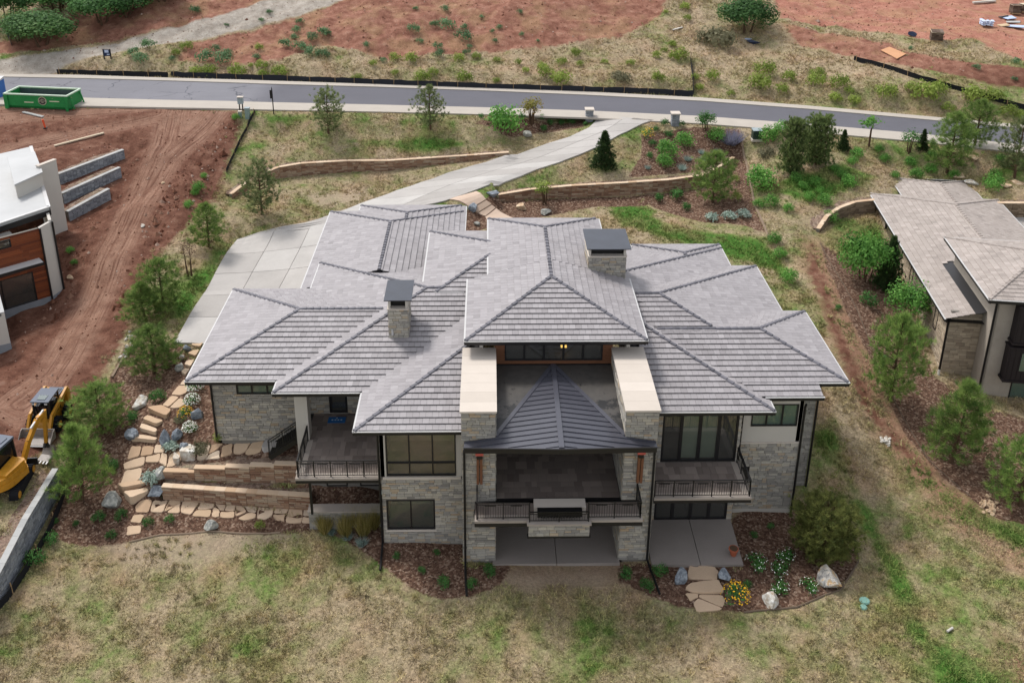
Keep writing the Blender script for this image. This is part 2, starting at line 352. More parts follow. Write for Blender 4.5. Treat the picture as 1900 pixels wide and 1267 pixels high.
for d in WALLS.values():
    off, zb, hh = near_wall(d, _X, _Y); k = (off < .5) & (off > -.43); GZ = np.where(k, np.minimum(GZ, zb-.02), GZ); k = (off <= -.43) & (off > -1.0); GZ = np.where(k, zb+hh-.05, GZ)
def zt(x, y):
    x = np.asarray(x, float); y = np.asarray(y, float)
    i = np.clip(np.searchsorted(GX, x)-1, 0, len(GX)-2); j = np.clip(np.searchsorted(GY, y)-1, 0, len(GY)-2)
    fx = (x-GX[i])/(GX[i+1]-GX[i]); fy = (y-GY[j])/(GY[j+1]-GY[j])
    return (GZ[j, i]*(1-fx)+GZ[j, i+1]*fx)*(1-fy)+(GZ[j+1, i]*(1-fx)+GZ[j+1, i+1]*fx)*fy
def G(u, v):
    """where the sight line through a photo pixel meets the ground"""
    r = ray(u, v); t0 = (17-CAM[2])/r[2]; t1 = (-3-CAM[2])/r[2]
    ts = np.linspace(t0, t1, 500); p = CAM+r*ts[:, None]; s = p[:, 2]-zt(p[:, 0], p[:, 1])
    k = np.argmax(s < 0) if (s < 0).any() else len(ts)-1
    a, b = ts[max(k-1, 0)], ts[k]
    for _ in range(12):
        m = (a+b)/2; q = CAM+r*m
        if q[2] > zt(q[0], q[1]): a = m
        else: b = m
    return CAM+r*b
_cl = [G(u, v) for u, v in ((1160, 222), (1085, 245), (1000, 281), (905, 322), (835, 348), (765, 370), (690, 394))]
_cd = np.concatenate([[0], np.cumsum(np.linalg.norm(np.diff(np.array(_cl)[:, :2], axis=0), axis=1))]); _pf = np.polyfit(_cd, [c[2] for c in _cl], 2)
_D = np.full(_X.shape, 99.); _T = np.zeros(_X.shape)
for i in range(len(_cl)-1):
    e = _cl[i+1][:2]-_cl[i][:2]; L2 = e@e; t = np.clip(((_X-_cl[i][0])*e[0]+(_Y-_cl[i][1])*e[1])/L2, 0, 1); r = np.hypot(_X-_cl[i][0]-t*e[0], _Y-_cl[i][1]-t*e[1]); k = r < _D; _D = np.where(k, r, _D); _T = np.where(k, _cd[i]+t*math.sqrt(L2), _T)
_w = np.clip((5.2-_D)/2.2, 0, 1); _w = _w*_w*(3-2*_w)*np.clip((_cd[-1]-_T)/4, 0, 1)*np.clip(_T/2.5, 0, 1)
for d in WALLS.values(): _w = _w*np.clip((np.abs(near_wall(d, _X, _Y)[0])-1.1)/1.2, 0, 1)
GZ = GZ*(1-_w)+np.polyval(_pf, _T)*_w
def GP(pts): return [G(u, v) for u, v in pts]
def px(s): return [tuple(map(float, p.split(','))) for p in s.split()]
ZONES = dict(
 dirt=["300,898 430,895 562,900 575,925 303,910", "-80,196 300,201 440,206 446,230 432,280 415,330 398,372 372,392 345,420 305,465 262,530 240,600 214,660 158,740 128,800 70,850 0,900 -80,930",
       "330,112 430,124 520,112 590,84 660,92 720,112 800,100 900,97 1000,90 1150,70 1225,30 1262,-60 420,-60 630,4 500,46 350,80",
       "-80,102 250,67 600,-2 700,-60 150,-60 120,60 -80,84",
       "1415,-60 2000,-60 2000,140 1890,112 1800,72 1740,78 1650,62 1560,50 1450,35",
       "1450,42 1640,78 1690,98 1840,120 1990,150 1990,175 1850,160 1700,126 1600,110 1480,84",
       "1506,450 1530,520 1552,600 1596,700 1660,806 1735,880 1700,866 1600,750 1556,650 1524,560 1498,500"],
 worn=["1488,440 1545,470 1590,580 1650,720 1730,840 1830,950 1770,965 1680,885 1605,775 1552,660 1515,540", "1700,948 1900,1050 1990,1080 1990,1050 1880,1010 1730,930", "900,1052 1160,1052 1140,1074 930,1080", "1850,1180 1990,1260 1990,1300 1880,1290"],
 pad=["1415,-60 2000,-60 2000,140 1890,112 1800,72 1740,78 1650,62 1560,50 1450,35"],
 mulch=["84,988 112,900 150,800 205,700 232,640 332,636 400,712 402,812 555,816 558,848 310,900 300,925 580,950 710,985 700,1010 600,985 400,986 300,992 240,1006 150,1014",
        "705,990 860,1002 860,1048 950,1046 932,1082 880,1106 820,1112 760,1090 700,1042 640,1002 590,976 590,950 700,960",
        "1145,1046 1377,1050 1356,966 1380,940 1470,950 1492,926 1582,975 1594,1040 1562,1092 1480,1124 1380,1136 1260,1126 1200,1102 1150,1078",
        "1190,248 1290,236 1372,240 1384,300 1400,380 1424,436 1380,418 1300,412 1215,386 1185,362 1340,346 1362,296 1290,320 1165,330 1190,290",
        "858,396 930,372 1060,368 1185,364 1205,382 1100,384 1010,402 900,424 858,440",
        "870,228 960,219 1108,217 1084,236 1000,247 940,256",
        "1522,448 1560,478 1600,470 1650,520 1700,620 1735,700 1800,744 1990,800 1990,990 1850,962 1750,886 1680,806 1640,720 1608,650 1566,570 1535,500",
        ],
 gravel=["-80,122 100,97 250,69 400,31 520,-8 700,-40 770,-40 625,4 500,42 350,77 200,102 118,122 100,137 -80,137"],
 green=["1110,365 1200,368 1232,410 1300,432 1424,440 1480,520 1400,490 1340,470 1150,420", "1500,800 1550,760 1590,900 1680,1050 1720,1180 1990,1300 1750,1300 1650,1080 1560,900",
        "1700,868 1990,1010 1990,1060 1780,962", "336,610 440,446 600,398 480,418 400,456 322,560", "1530,430 1560,412 1620,402 1650,440 1600,470 1550,465",
        "1450,330 1560,300 1640,330 1560,360 1500,380 1400,350", "650,262 800,250 880,270 760,286", "470,212 640,212 560,232 500,225"],
 track=["330,120 480,120 425,212 385,258 335,300 305,350 268,420 238,480 208,560 166,650 104,745 30,800 -40,760 60,690 140,570 175,480 212,405 248,335 280,270", "-60,330 60,285 190,248 320,224 330,206 180,232 60,256 -60,290", "-80,240 120,222 300,205 420,120 -80,120"],
 pale=["200,1012 310,988 520,986 570,1006 420,1030 330,1050 240,1040", "900,1060 1140,1058 1120,1085 940,1090", "560,360 680,350 690,372 600,385"],
)
nx = len(GX); ny = len(GY)
_i = np.arange(ny-1)[:, None]*nx+np.arange(nx-1)[None, :]
_F = np.stack([_i, _i+1, _i+1+nx, _i+nx], -1).reshape(-1, 4)
gm = bpy.data.meshes.new('ground'); gm.vertices.add(nx*ny)
gm.loops.add(_F.size); gm.loops.foreach_set('vertex_index', _F.astype(np.int32).ravel())
gm.polygons.add(len(_F)); gm.polygons.foreach_set('loop_start', np.arange(0, _F.size, 4, dtype=np.int32))
try: gm.polygons.foreach_set('loop_total', np.full(len(_F), 4, np.int32))
except Exception: pass
SD = {}
for zn, polys in ZONES.items():
    S = np.full(_X.shape, -9.)
    for ps in polys: S = np.maximum(S, sdist(_X, _Y, GP(px(ps))))
    if zn == 'mulch': S = np.maximum(S, sdist(_X, _Y, [(-14, 4.3), (-9, 4.3), (-9, 6.6), (-14, 6.6)]))
    SD[zn] = S
    a = gm.attributes.new(zn, 'FLOAT', 'POINT'); a.data.foreach_set('value', np.clip(S, -4, 4).astype(np.float32).ravel())
_rough = np.clip(SD['dirt']/1.2, 0, 1)*np.clip(-SD['track']/1.0, 0, 1)*(_X < -17)*(_Y > 8)*(_Y < 56)
for d in WALLS.values(): _rough = _rough*np.clip((np.abs(near_wall(d, _X, _Y)[0])-.8)/1.5, 0, 1)
GZ = GZ + _rough*(_vn(_X, _Y, .45, 11)*.55+_vn(_X, _Y, 1.1, 12)*.30+_vn(_X, _Y, 2.2, 13)*.12) - np.clip(SD['track'], 0, 1)*.08
_V = np.stack([_X, _Y, GZ], -1).reshape(-1, 3); gm.vertices.foreach_set('co', _V.astype(np.float32).ravel())
a = gm.attributes.new('hill', 'FLOAT', 'POINT'); a.data.foreach_set('value', np.clip((_Y-58)/6, 0, 1).astype(np.float32).ravel())
gm.update(calc_edges=True); gm.polygons.foreach_set('use_smooth', [True]*len(gm.polygons))
def sdz(zn, x, y):
    i = np.clip(np.searchsorted(GX, x), 0, nx-1); j = np.clip(np.searchsorted(GY, y), 0, ny-1); return SD[zn][j, i]
# meadow colour: one node group for ground and grass so that they agree
grp = bpy.data.node_groups.new('meadow_colour', 'ShaderNodeTree')
grp.interface.new_socket('Green', in_out='INPUT', socket_type='NodeSocketFloat'); grp.interface.new_socket('Hill', in_out='INPUT', socket_type='NodeSocketFloat')
grp.interface.new_socket('Color', in_out='OUTPUT', socket_type='NodeSocketColor')
gi = grp.nodes.new('NodeGroupInput'); go = grp.nodes.new('NodeGroupOutput')
pos = grp.nodes.new('ShaderNodeNewGeometry').outputs['Position']
a1 = noise(grp, .16, 4, .6, pos, .6); a2 = noise(grp, .9, 4, .65, pos); a3 = noise(grp, .35, 3, .5, pos)
gsm = math_(grp, 'MULTIPLY_ADD', gi.outputs['Green'], .30, .035)
gsm = math_(grp, 'MINIMUM', math_(grp, 'MAXIMUM', gsm, -.02), .42)
s_ = math_(grp, 'ADD', math_(grp, 'ADD', math_(grp, 'MULTIPLY', a1, .72), math_(grp, 'MULTIPLY', a2, .42)), gsm)
s_ = math_(grp, 'SUBTRACT', s_, math_(grp, 'MULTIPLY', gi.outputs['Hill'], .07))
c_ = ramp(grp, s_, [(.34, srgb('a08e77')), (.50, srgb('94866b')), (.59, srgb('817e58')), (.67, srgb('5f733a')), (.80, srgb('45692a'))])
c_ = mixc(grp, ramp(grp, a3, [(.48, 0.), (.68, .5)]), c_, srgb('977a62'))
a4 = noise(grp, 2.6, 6, .78, pos, .8); a5 = noise(grp, 6.5, 5, .75, pos, .5)
vg = math_(grp, 'MULTIPLY', math_(grp, 'MULTIPLY_ADD', a4, 1.8, .10), math_(grp, 'MULTIPLY_ADD', a5, 1.7, .15))
sg = N(grp, 'ShaderNodeVectorMath', operation='SCALE'); grp.links.new(c_, sg.inputs[0]); grp.links.new(vg, sg.inputs['Scale']); c_ = sg.outputs[0]
grp.links.new(c_, go.inputs[0])
def meadow(nt, green, hill):
    n = nt.nodes.new('ShaderNodeGroup'); n.node_tree = grp
    nt.links.new(green, n.inputs['Green']); nt.links.new(hill, n.inputs['Hill']); return n.outputs[0]
M_GROUND, nt, b = newmat('ground')
pos = N(nt, 'ShaderNodeNewGeometry').outputs['Position']
hill = attr(nt, 'hill')
n8 = noise(nt, 7, 4, .7, pos); n30 = noise(nt, 26, 3, .7, pos); n1 = noise(nt, 1.1, 4, .6, pos); n03 = noise(nt, .3, 3, .6, pos)
edge = math_(nt, 'MULTIPLY_ADD', noise(nt, 1.7, 4, .65, pos), 1.5, -.75)
edge2 = math_(nt, 'MULTIPLY_ADD', noise(nt, 2.5, 4, .7, pos), .5, -.25)
def zmask(zn, e, w=.10):
    return ramp(nt, math_(nt, 'ADD', math_(nt, 'MULTIPLY', math_(nt, 'ADD', attr(nt, zn), e), .5/w), .5, clamp=True), [(0, 0.), (1, 1.)])
mead = meadow(nt, attr(nt, 'green'), hill)
mead = mixc(nt, math_(nt, 'MULTIPLY', zmask('worn', edge, .9), ramp(nt, n1, [(.3, .55), (.55, 1.)])), mead, srgb('8c6c58'))
mead = mixc(nt, math_(nt, 'MULTIPLY', zmask('pale', edge, .5), .7), mead, srgb('a3917d'))
dirtc = ramp(nt, n1, [(.25, srgb('4e3227')), (.45, srgb('644336')), (.6, srgb('745243')), (.8, srgb('886a5b'))])
redc = ramp(nt, n1, [(.25, srgb('6a4638')), (.45, srgb('82594a')), (.6, srgb('946b5a')), (.78, srgb('a6826f'))])
dirt = mixc(nt, hill, dirtc, redc)
trk = math_(nt, 'MULTIPLY', zmask('track', edge2, .5), ramp(nt, noise(nt, .8, 4, .6, pos), [(.3, .35), (.65, .85)]))
cv = nt.nodes.new('ShaderNodeCombineXYZ'); nt.links.new(math_(nt, 'MULTIPLY', attr(nt, 'track'), 2.6), cv.inputs[0]); ps_ = N(nt, 'ShaderNodeVectorMath', operation='SCALE'); ps_.inputs['Scale'].default_value = .10; nt.links.new(pos, ps_.inputs[0]); ad = N(nt, 'ShaderNodeVectorMath', operation='ADD'); nt.links.new(cv.outputs[0], ad.inputs[0]); nt.links.new(ps_.outputs[0], ad.inputs[1])
rut = noise(nt, 1.6, 4, .6, ad.outputs[0])
dirt = mixc(nt, trk, dirt, ramp(nt, rut, [(.36, srgb('63463a')), (.47, srgb('8a6a59')), (.58, srgb('9a7b69')), (.68, srgb('6f5144'))]))
dirt = mixc(nt, math_(nt, 'MULTIPLY', zmask('pad', edge2, .6), .8), dirt, ramp(nt, n1, [(.3, srgb('946052')), (.7, srgb('b07f6c'))]))
dry = ramp(nt, math_(nt, 'MULTIPLY', hill, math_(nt, 'ADD', n03, math_(nt, 'MULTIPLY', n8, .25))), [(.60, 0.), (.74, .35)])
dirt = mixc(nt, dry, dirt, srgb('9c8460'))
vo = nt.nodes.new('ShaderNodeTexVoronoi'); vo.inputs['Scale'].default_value = 9; nt.links.new(pos, vo.inputs['Vector'])
chip = N(nt, 'ShaderNodeSeparateColor'); nt.links.new(vo.outputs['Color'], chip.inputs[0])
mulch = ramp(nt, chip.outputs[0], [(0, srgb('4a362c')), (.45, srgb('60483b')), (.8, srgb('786050')), (1, srgb('95806f'))])
grav = ramp(nt, n1, [(.3, srgb('8d8378')), (.6, srgb('a89f94')), (.8, srgb('b6ada3'))])
col = mixc(nt, zmask('dirt', edge, .25), mead, dirt)
col = mixc(nt, zmask('gravel', edge2, .2), col, grav)
col = mixc(nt, zmask('mulch', edge2, .06), col, mulch)
fine = math_(nt, 'MULTIPLY', math_(nt, 'MULTIPLY_ADD', n8, 1.0, .5), math_(nt, 'MULTIPLY_ADD', n30, 1.0, .5))
vm = N(nt, 'ShaderNodeVectorMath', operation='SCALE'); nt.links.new(col, vm.inputs[0]); nt.links.new(fine, vm.inputs['Scale']); nt.links.new(vm.outputs[0], b.inputs['Base Color'])
b.inputs['Roughness'].default_value = .95; b.inputs['Specular IOR Level'].default_value = .1
bn = N(nt, 'ShaderNodeBump'); bn.inputs['Strength'].default_value = .9; bn.inputs['Distance'].default_value = .12
hgt = math_(nt, 'ADD', math_(nt, 'MULTIPLY', n8, .8), math_(nt, 'ADD', math_(nt, 'MULTIPLY', n30, .35), math_(nt, 'MULTIPLY', n1, 1.2)))
nt.links.new(hgt, bn.inputs['Height']); nt.links.new(bn.outputs[0], b.inputs['Normal'])
gm.materials.append(M_GROUND)
go_ = bpy.data.objects.new('ground', gm); COL.objects.link(go_); tag(go_, kind='structure')

# ------------------------------------------------------------------ road, pavement, kerb
NEAR = px("-120,194 0,195 150,198 300,201 480,205 700,209 900,214 1090,220 1300,231 1500,246 1700,264 1900,286 2050,306")
NEARA = px("-120,179 0,180 150,183 300,187 480,191 700,196 900,201 1090,207 1300,217 1500,232 1700,249 1900,271 2050,290")
FARA = px("-120,144 0,144 150,147 300,151 480,157 700,163 900,170 1090,178 1300,189 1500,204 1700,222 1900,240 2050,256")
FAR = px("-120,139 0,139 150,141 300,146 480,151 700,158 900,165 1090,172 1300,183 1500,198 1700,216 1900,234 2050,250")
def resamp(pts, n):
    p = np.array(pts); d = np.concatenate([[0], np.cumsum(np.linalg.norm(np.diff(p[:, :2], axis=0), axis=1))]); t = np.linspace(0, d[-1], n)
    return np.stack([np.interp(t, d, p[:, k]) for k in range(p.shape[1])], 1)
def strip(name, A, B, n, m, dz, mat, thick=0., kind='structure'):
    A = resamp([PR(u, v)[:2] for u, v in A], n); B = resamp([PR(u, v)[:2] for u, v in B], n)
    V = []; 
    for a, b_ in zip(A, B):
        for k in range(m+1):
            q = a+(b_-a)*k/m; V.append((q[0], q[1], float(zroad(q[0]))+dz))
    F = [(i*(m+1)+k, (i+1)*(m+1)+k, (i+1)*(m+1)+k+1, i*(m+1)+k+1) for i in range(n-1) for k in range(m)]
    if thick:
        b0 = len(V); V += [(x, y, z-thick) for x, y, z in V]
        for i in range(n-1):
            for k in (0, m):
                a_, c_ = i*(m+1)+k, (i+1)*(m+1)+k; F.append((a_, c_, b0+c_, b0+a_))
    o = mk(name, V, F, mat, smooth=False); o['kind'] = kind; return o
M_ASPH, nt, b = newmat('asphalt')
pos = N(nt, 'ShaderNodeNewGeometry').outputs['Position']
n1 = noise(nt, .25, 4, .6, pos); n2 = noise(nt, 30, 2, .6, pos)
sx = N(nt, 'ShaderNodeSeparateXYZ'); nt.links.new(pos, sx.inputs[0])
old = ramp(nt, math_(nt, 'MULTIPLY_ADD', sx.outputs['X'], .4, 11.3, clamp=True), [(0, 1.), (1, 0.)])
base = mixc(nt, old, srgb('5a595f'), srgb('737277'))
mpn = N(nt, 'ShaderNodeMapping'); mpn.inputs['Scale'].default_value = (.9, 6, 1); nt.links.new(pos, mpn.inputs[0])
base = mixc(nt, math_(nt, 'MULTIPLY', noise(nt, .25, 3, .5, mpn.outputs[0]), .25), base, srgb('4a4a52'))
wp = nt.nodes.new('ShaderNodeVectorMath'); wp.operation = 'ADD'; nz = nt.nodes.new('ShaderNodeTexNoise'); nz.inputs['Scale'].default_value = .5; nt.links.new(pos, nz.inputs[0])
sc_ = N(nt, 'ShaderNodeVectorMath', operation='SCALE'); sc_.inputs['Scale'].default_value = 2.5; nt.links.new(nz.outputs['Color'], sc_.inputs[0]); nt.links.new(pos, wp.inputs[0]); nt.links.new(sc_.outputs[0], wp.inputs[1])
vo = nt.nodes.new('ShaderNodeTexVoronoi'); vo.feature = 'DISTANCE_TO_EDGE'; vo.inputs['Scale'].default_value = .22; nt.links.new(wp.outputs[0], vo.inputs['Vector'])
crk = math_(nt, 'MULTIPLY', ramp(nt, vo.outputs['Distance'], [(.004, 1.), (.016, 0.)]), old)
crk = math_(nt, 'MULTIPLY', crk, ramp(nt, noise(nt, .3, 2, .5, pos), [(.42, 0.), (.55, 1.)]))
base = mixc(nt, math_(nt, 'MULTIPLY', crk, .75), base, srgb('3a3b42'))
vm = N(nt, 'ShaderNodeVectorMath', operation='SCALE'); nt.links.new(base, vm.inputs[0])
nt.links.new(math_(nt, 'MULTIPLY_ADD', n2, .5, math_(nt, 'MULTIPLY_ADD', n1, .3, .6)), vm.inputs['Scale']); nt.links.new(vm.outputs[0], b.inputs['Base Color']); b.inputs['Roughness'].default_value = .85; b.inputs['Specular IOR Level'].default_value = .3
M_WALK = pmat('pavement_concrete', [srgb('a79f95')], .88, .2, .6, .12, 12, .08, .1, 40)
strip('road', NEARA, FARA, 140, 6, .02, M_ASPH)
strip('pavement', NEAR, NEARA, 140, 3, .09, M_WALK, .18)
strip('kerb', FARA, FAR, 140, 2, .11, M_WALK, .18)

# ------------------------------------------------------------------ concrete drive, slab by slab
dl = px("1112,219 1105,232 1070,252 1005,272 935,292 870,312 810,330 745,352 660,384 604,404 520,432 440,446")
dr = px("1214,225 1180,238 1140,258 1095,282 1040,303 985,322 930,343 880,356 830,374 800,382 760,392 700,402")
DRV = thing('driveway', 'long pale concrete driveway curving from the road down to the garage', 'driveway'); del DRV['category']; DRV['kind'] = 'structure'
def slab(poly, dz=.14, th=.12, gap=.03, tint=None, parent=None, name='slab', mat=M_CONC, sub=4):
    """poly: 4 world xy corners; a slab that follows the ground"""
    a, b_, c, d = [np.array(p[:2], float) for p in poly]; cen = (a+b_+c+d)/4
    sh = lambda p: p+(cen-p)*gap/max(np.linalg.norm(cen-p), .1)
    a, b_, c, d = map(sh, (a, b_, c, d)); V = []; n = sub+1
    for i in range(n):
        for j in range(n):
            s, t = i/sub, j/sub; q = (a*(1-s)+b_*s)*(1-t)+(d*(1-s)+c*s)*t; V.append((q[0], q[1], zt(q[0], q[1])+dz))
    F = [(i*n+j, (i+1)*n+j, (i+1)*n+j+1, i*n+j+1) for i in range(sub) for j in range(sub)]
    ring = [i*n for i in range(n)]+[(n-1)*n+j for j in range(1, n)]+[i*n+n-1 for i in range(n-2, -1, -1)]+[j for j in range(n-2, 0, -1)]
    b0 = len(V); V += [(V[i][0], V[i][1], V[i][2]-th) for i in ring]
    F += [(ring[k], b0+k, b0+(k+1) % len(ring), ring[(k+1) % len(ring)]) for k in range(len(ring))]
    return V, F, random.random() if tint is None else tint
A = resamp([G(*p)[:2] for p in dl], 16); B = resamp([G(*p)[:2] for p in dr], 16)
ps = []
for i in range(15):
    for k in range(2):
        f0, f1 = k/2, (k+1)/2
        ps.append(slab([A[i]+(B[i]-A[i])*f0, A[i]+(B[i]-A[i])*f1, A[i+1]+(B[i+1]-A[i+1])*f1, A[i+1]+(B[i+1]-A[i+1])*f0]))
# forecourt beside the garage
fl, bl = G(322, 640)[:2], G(440, 447)[:2]
fr = np.array([-14.5, fl[1]-.2]); br = np.array([-13, bl[1]+5])
for i in range(5):
    for k in range(4):
        q = lambda s, t: (fl*(1-s)+fr*s)*(1-t)+(bl*(1-s)+br*s)*t
        if k == 3 and i < 1: continue
        ps.append(slab([q(k/4, i/5), q((k+1)/4, i/5), q((k+1)/4, (i+1)/5), q(k/4, (i+1)/5)], dz=.145))
ps.append(slab([bl, G(604, 405)[:2], br+[1, -1], q(.9, 1)], dz=.135))
emit('slab', ps, M_CONC, DRV)
M_WALKPINK = pmat('entry_walk', [srgb('b59f8c'), srgb('bfa997')], .88, .2, .6, .1, 12, .08, .1, 40)
WK = thing('entry_walk', 'tan entry walk', 'walk'); del WK['category']; WK['kind'] = 'structure'
wa = [slab([G(*p) for p in q], dz=d_, th=.2) for q, d_ in [(px("830,372 884,357 902,372 874,389"), .13), (px("874,390 903,373 912,380 886,396"), .10), (px("887,397 913,381 920,386 900,402"), .07), (px("900,403 921,387 958,408 905,412"), .05), (px("958,408 905,412 930,440 985,430"), .05)]]
emit('slab', wa, M_WALKPINK, WK)
# ================================================================== ROOFS
def clip(poly, a, b, c):
    """keep the part of a convex polygon where a*x+b*y+c >= 0"""
    out = []; n = len(poly)
    for i in range(n):
        p, q = poly[i], poly[(i+1) % n]; dp = a*p[0]+b*p[1]+c; dq = a*q[0]+b*q[1]+c
        if dp >= 0: out.append(p)
        if (dp > 0) != (dq > 0) and abs(dp-dq) > 1e-12:
            t = dp/(dp-dq); out.append((p[0]+(q[0]-p[0])*t, p[1]+(q[1]-p[1])*t))
    return out
def parea(p): return abs(sum(p[i][0]*p[(i+1) % len(p)][1]-p[(i+1) % len(p)][0]*p[i][1] for i in range(len(p))))/2
class Frame:
    def __init__(s, O=(0, 0), ang=0.): s.O = np.array(O, float); s.b = np.array([math.cos(ang), math.sin(ang)]); s.a = np.array([-math.sin(ang), math.cos(ang)])
    def w(s, p, z): q = s.O+s.b*p[0]+s.a*p[1]; return (q[0], q[1], z)
PIT = .28
def PL(kind, v, ze):
    return {'L': (PIT, 0, ze-PIT*v), 'R': (-PIT, 0, ze+PIT*v), 'F': (0, PIT, ze-PIT*v), 'B': (0, -PIT, ze+PIT*v)}[kind]
def build_roof(parent, blocks, fr, mt, mr, tw=.335, te=.395, mult=1., gut=True, lift_=.072):
    """blocks: (x0,x1,y0,y1,[planes]). Returns nothing; makes roof > tile, ridge_tile, gutter, soffit"""
    roof = MB(); tiles = []; caps = []
    zf = lambda pl, x, y: pl[0]*x+pl[1]*y+pl[2]
    def H(k, x, y): return min(zf(p, x, y) for p in blocks[k][4])
    def covered(k, x, y, z):
        for j, bl in enumerate(blocks):
            if j == k or not (bl[0]-1e-6 <= x <= bl[1]+1e-6 and bl[2]-1e-6 <= y <= bl[3]+1e-6): continue
            h = H(j, x, y)
            if h > z+.02 or (abs(h-z) <= .02 and j < k): return True
        return False
    gl = []
    for k, (x0, x1, y0, y1, pls) in enumerate(blocks):
        zb = min(H(k, x, y) for x in (x0, x1) for y in (y0, y1))-.24
        soff = [(x0+.05, y0+.05), (x1-.05, y0+.05), (x1-.05, y1-.05), (x0+.05, y1-.05)]
        roof.add([fr.w(p, zb-k*.004) for p in soff], [(3, 2, 1, 0)])
        for i, pl in enumerate(pls):
            poly = [(x0, y0), (x1, y0), (x1, y1), (x0, y1)]
            for j, q in enumerate(pls):
                if j != i: poly = clip(poly, q[0]-pl[0], q[1]-pl[1], q[2]-pl[2])
                if len(poly) < 3: break
            if len(poly) < 3 or parea(poly) < .05: continue
            roof.add([fr.w(p, zf(pl, *p)-.02-k*.003) for p in poly], [tuple(range(len(poly)))])
            g = np.array(pl[:2]); gm_ = np.linalg.norm(g); g = g/gm_; e = np.array([g[1], -g[0]])
            P_ = np.array(poly); T = P_@g; S = P_@e; t0 = T.min()
            r = 0
            while t0+r*te < T.max():
                ta, tb = t0+r*te, t0+(r+1)*te
                off = (r % 2)*tw/2 + (r*37 % 5)*.01
                s = math.floor(S.min()/tw)*tw-off
                while s < S.max():
                    rect = [tuple(g*t+e*q) for q, t in ((s+.005, ta), (s+tw-.005, ta), (s+tw-.005, tb), (s+.005, tb))]
                    s += tw
                    pc = rect
                    for m in range(len(poly)):
                        a_, b_ = poly[m], poly[(m+1) % len(poly)]; nx_, ny_ = -(b_[1]-a_[1]), b_[0]-a_[0]
                        pc = clip(pc, nx_, ny_, -(nx_*a_[0]+ny_*a_[1]))
                        if len(pc) < 3: break
                    if len(pc) < 3 or parea(pc) < .006: continue
                    pts = list(pc)+[tuple(np.mean(pc, axis=0))]
                    if all(covered(k, x, y, zf(pl, x, y)) for x, y in pts): continue
                    n = len(pc); lift = [lift_-(lift_-.01)*((np.dot(p, g)-ta)/te)+random.uniform(-.003, .003) for p in pc]
                    V = [fr.w(p, zf(pl, *p)+l) for p, l in zip(pc, lift)]+[fr.w(p, zf(pl, *p)+max(l-.036, -.012)) for p, l in zip(pc, lift)]
                    tiles.append((V, [tuple(range(n))]+[(q, n+q, n+(q+1) % n, (q+1) % n) for q in range(n)], min(1, max(0, random.gauss(.5, .17)))))
                r += 1
            # hips and ridges, eaves
            for m in range(len(poly)):
                a_, b_ = np.array(poly[m]), np.array(poly[(m+1) % len(poly)]); L = np.linalg.norm(b_-a_)
                if L < .15: continue
                mid = (a_+b_)/2; on = [j for j, q in enumerate(pls) if j != i and abs(zf(q, *mid)-zf(pl, *mid)) < 1e-5 and abs(zf(q, *a_)-zf(pl, *a_)) < 1e-5]
                if on and on[0] > i:
                    if zf(pl, *a_) > zf(pl, *b_): a_, b_ = b_, a_
                    n = max(1, round(L/.42)); A3 = np.array(fr.w(a_, zf(pl, *a_))); B3 = np.array(fr.w(b_, zf(pl, *b_))); D = (B3-A3)/n
                    sd = np.cross(D/np.linalg.norm(D), [0, 0, 1.]); sd /= np.linalg.norm(sd); upv = np.array([0, 0, 1.])
                    for q in range(n):
                        c = a_+(b_-a_)*(q+.5)/n
                        if covered(k, c[0], c[1], zf(pl, *c)): continue
                        V = []
                        for tt, ww, hh in ((0, .145, .13), (1.12, .12, .075)):
                            o = A3+D*(q+tt)
                            V += [o-sd*ww-upv*.03, o-sd*ww*.6+upv*hh*.8, o+sd*ww*.6+upv*hh*.8, o+sd*ww-upv*.03]
                        caps.append((V, [(0, 1, 5, 4), (1, 2, 6, 5), (2, 3, 7, 6), (3, 2, 1, 0)], random.random()))
                elif abs(a_@g-t0) < 1e-4 and abs(b_@g-t0) < 1e-4 and gut:
                    n = max(1, int(L/.3)); run = []
                    for q in range(n+1):
                        c = a_+(b_-a_)*min(max(q/n, .001), .999)
                        ok = not covered(k, c[0], c[1], zf(pl, *c)+.0)
                        if ok: run.append(q/n)
                        if (not ok or q == n) and len(run) > 1:
                            pa, pb = a_+(b_-a_)*run[0], a_+(b_-a_)*run[-1]; gl.append((pa, pb, -g, zf(pl, *pa))); run = []
                        elif not ok: run = []
    R = roof.build('roof', M_BRONZE, parent, world=True)
    emit('tile', tiles, mt, R, 300, 'roof_tiles')
    emit('ridge_tile', caps, mr, R, 140, 'ridge_tiles')
    for pa, pb, o, z in gl:
        L = np.linalg.norm(pb-pa)
        if L < .3: continue
        e = (pb-pa)/L; m = MB(); lp = MB()
        def bx(mb, o0, o1, z0, z1, ex=0.):
            c = [pa-e*ex+o*o0, pb+e*ex+o*o0, pb+e*ex+o*o1, pa-e*ex+o*o1]; mb.prism([fr.w(p, 0)[:2] for p in c], z0, z1)
        bx(m, -.06, .07, z-.20, z-.02, .05); bx(m, -.12, -.065, z-.30, z-.03)
        gt = m.build('gutter', M_BRONZE, parent=R, world=True)
        bx(lp, -.005, .095, z-.018, z+.018, .07); lp.build('drip_edge', M_LIP, R, world=True)
    return R
def edgepos(u, v, z, ax): return P(u, v, z)[ax]
U_X0, U_X1 = -4.75, 5.12
UL, UR, UF = PL('L', U_X0, 10.25), PL('R', U_X1, 10.25), PL('F', 6.72, 10.25)
UB = PL('B', 18.7, 11.63)
DF, DL = PL('F', 5.88, 7.6), PL('L', -15.13, 7.6)
JF = PL('F', 4.5, 7.6)
hb = P(802, 431, 9.42)[1]; j_b = P(1490, 578, 8.0)[1]; l2x = P(1175, 463, 7.6)[0]
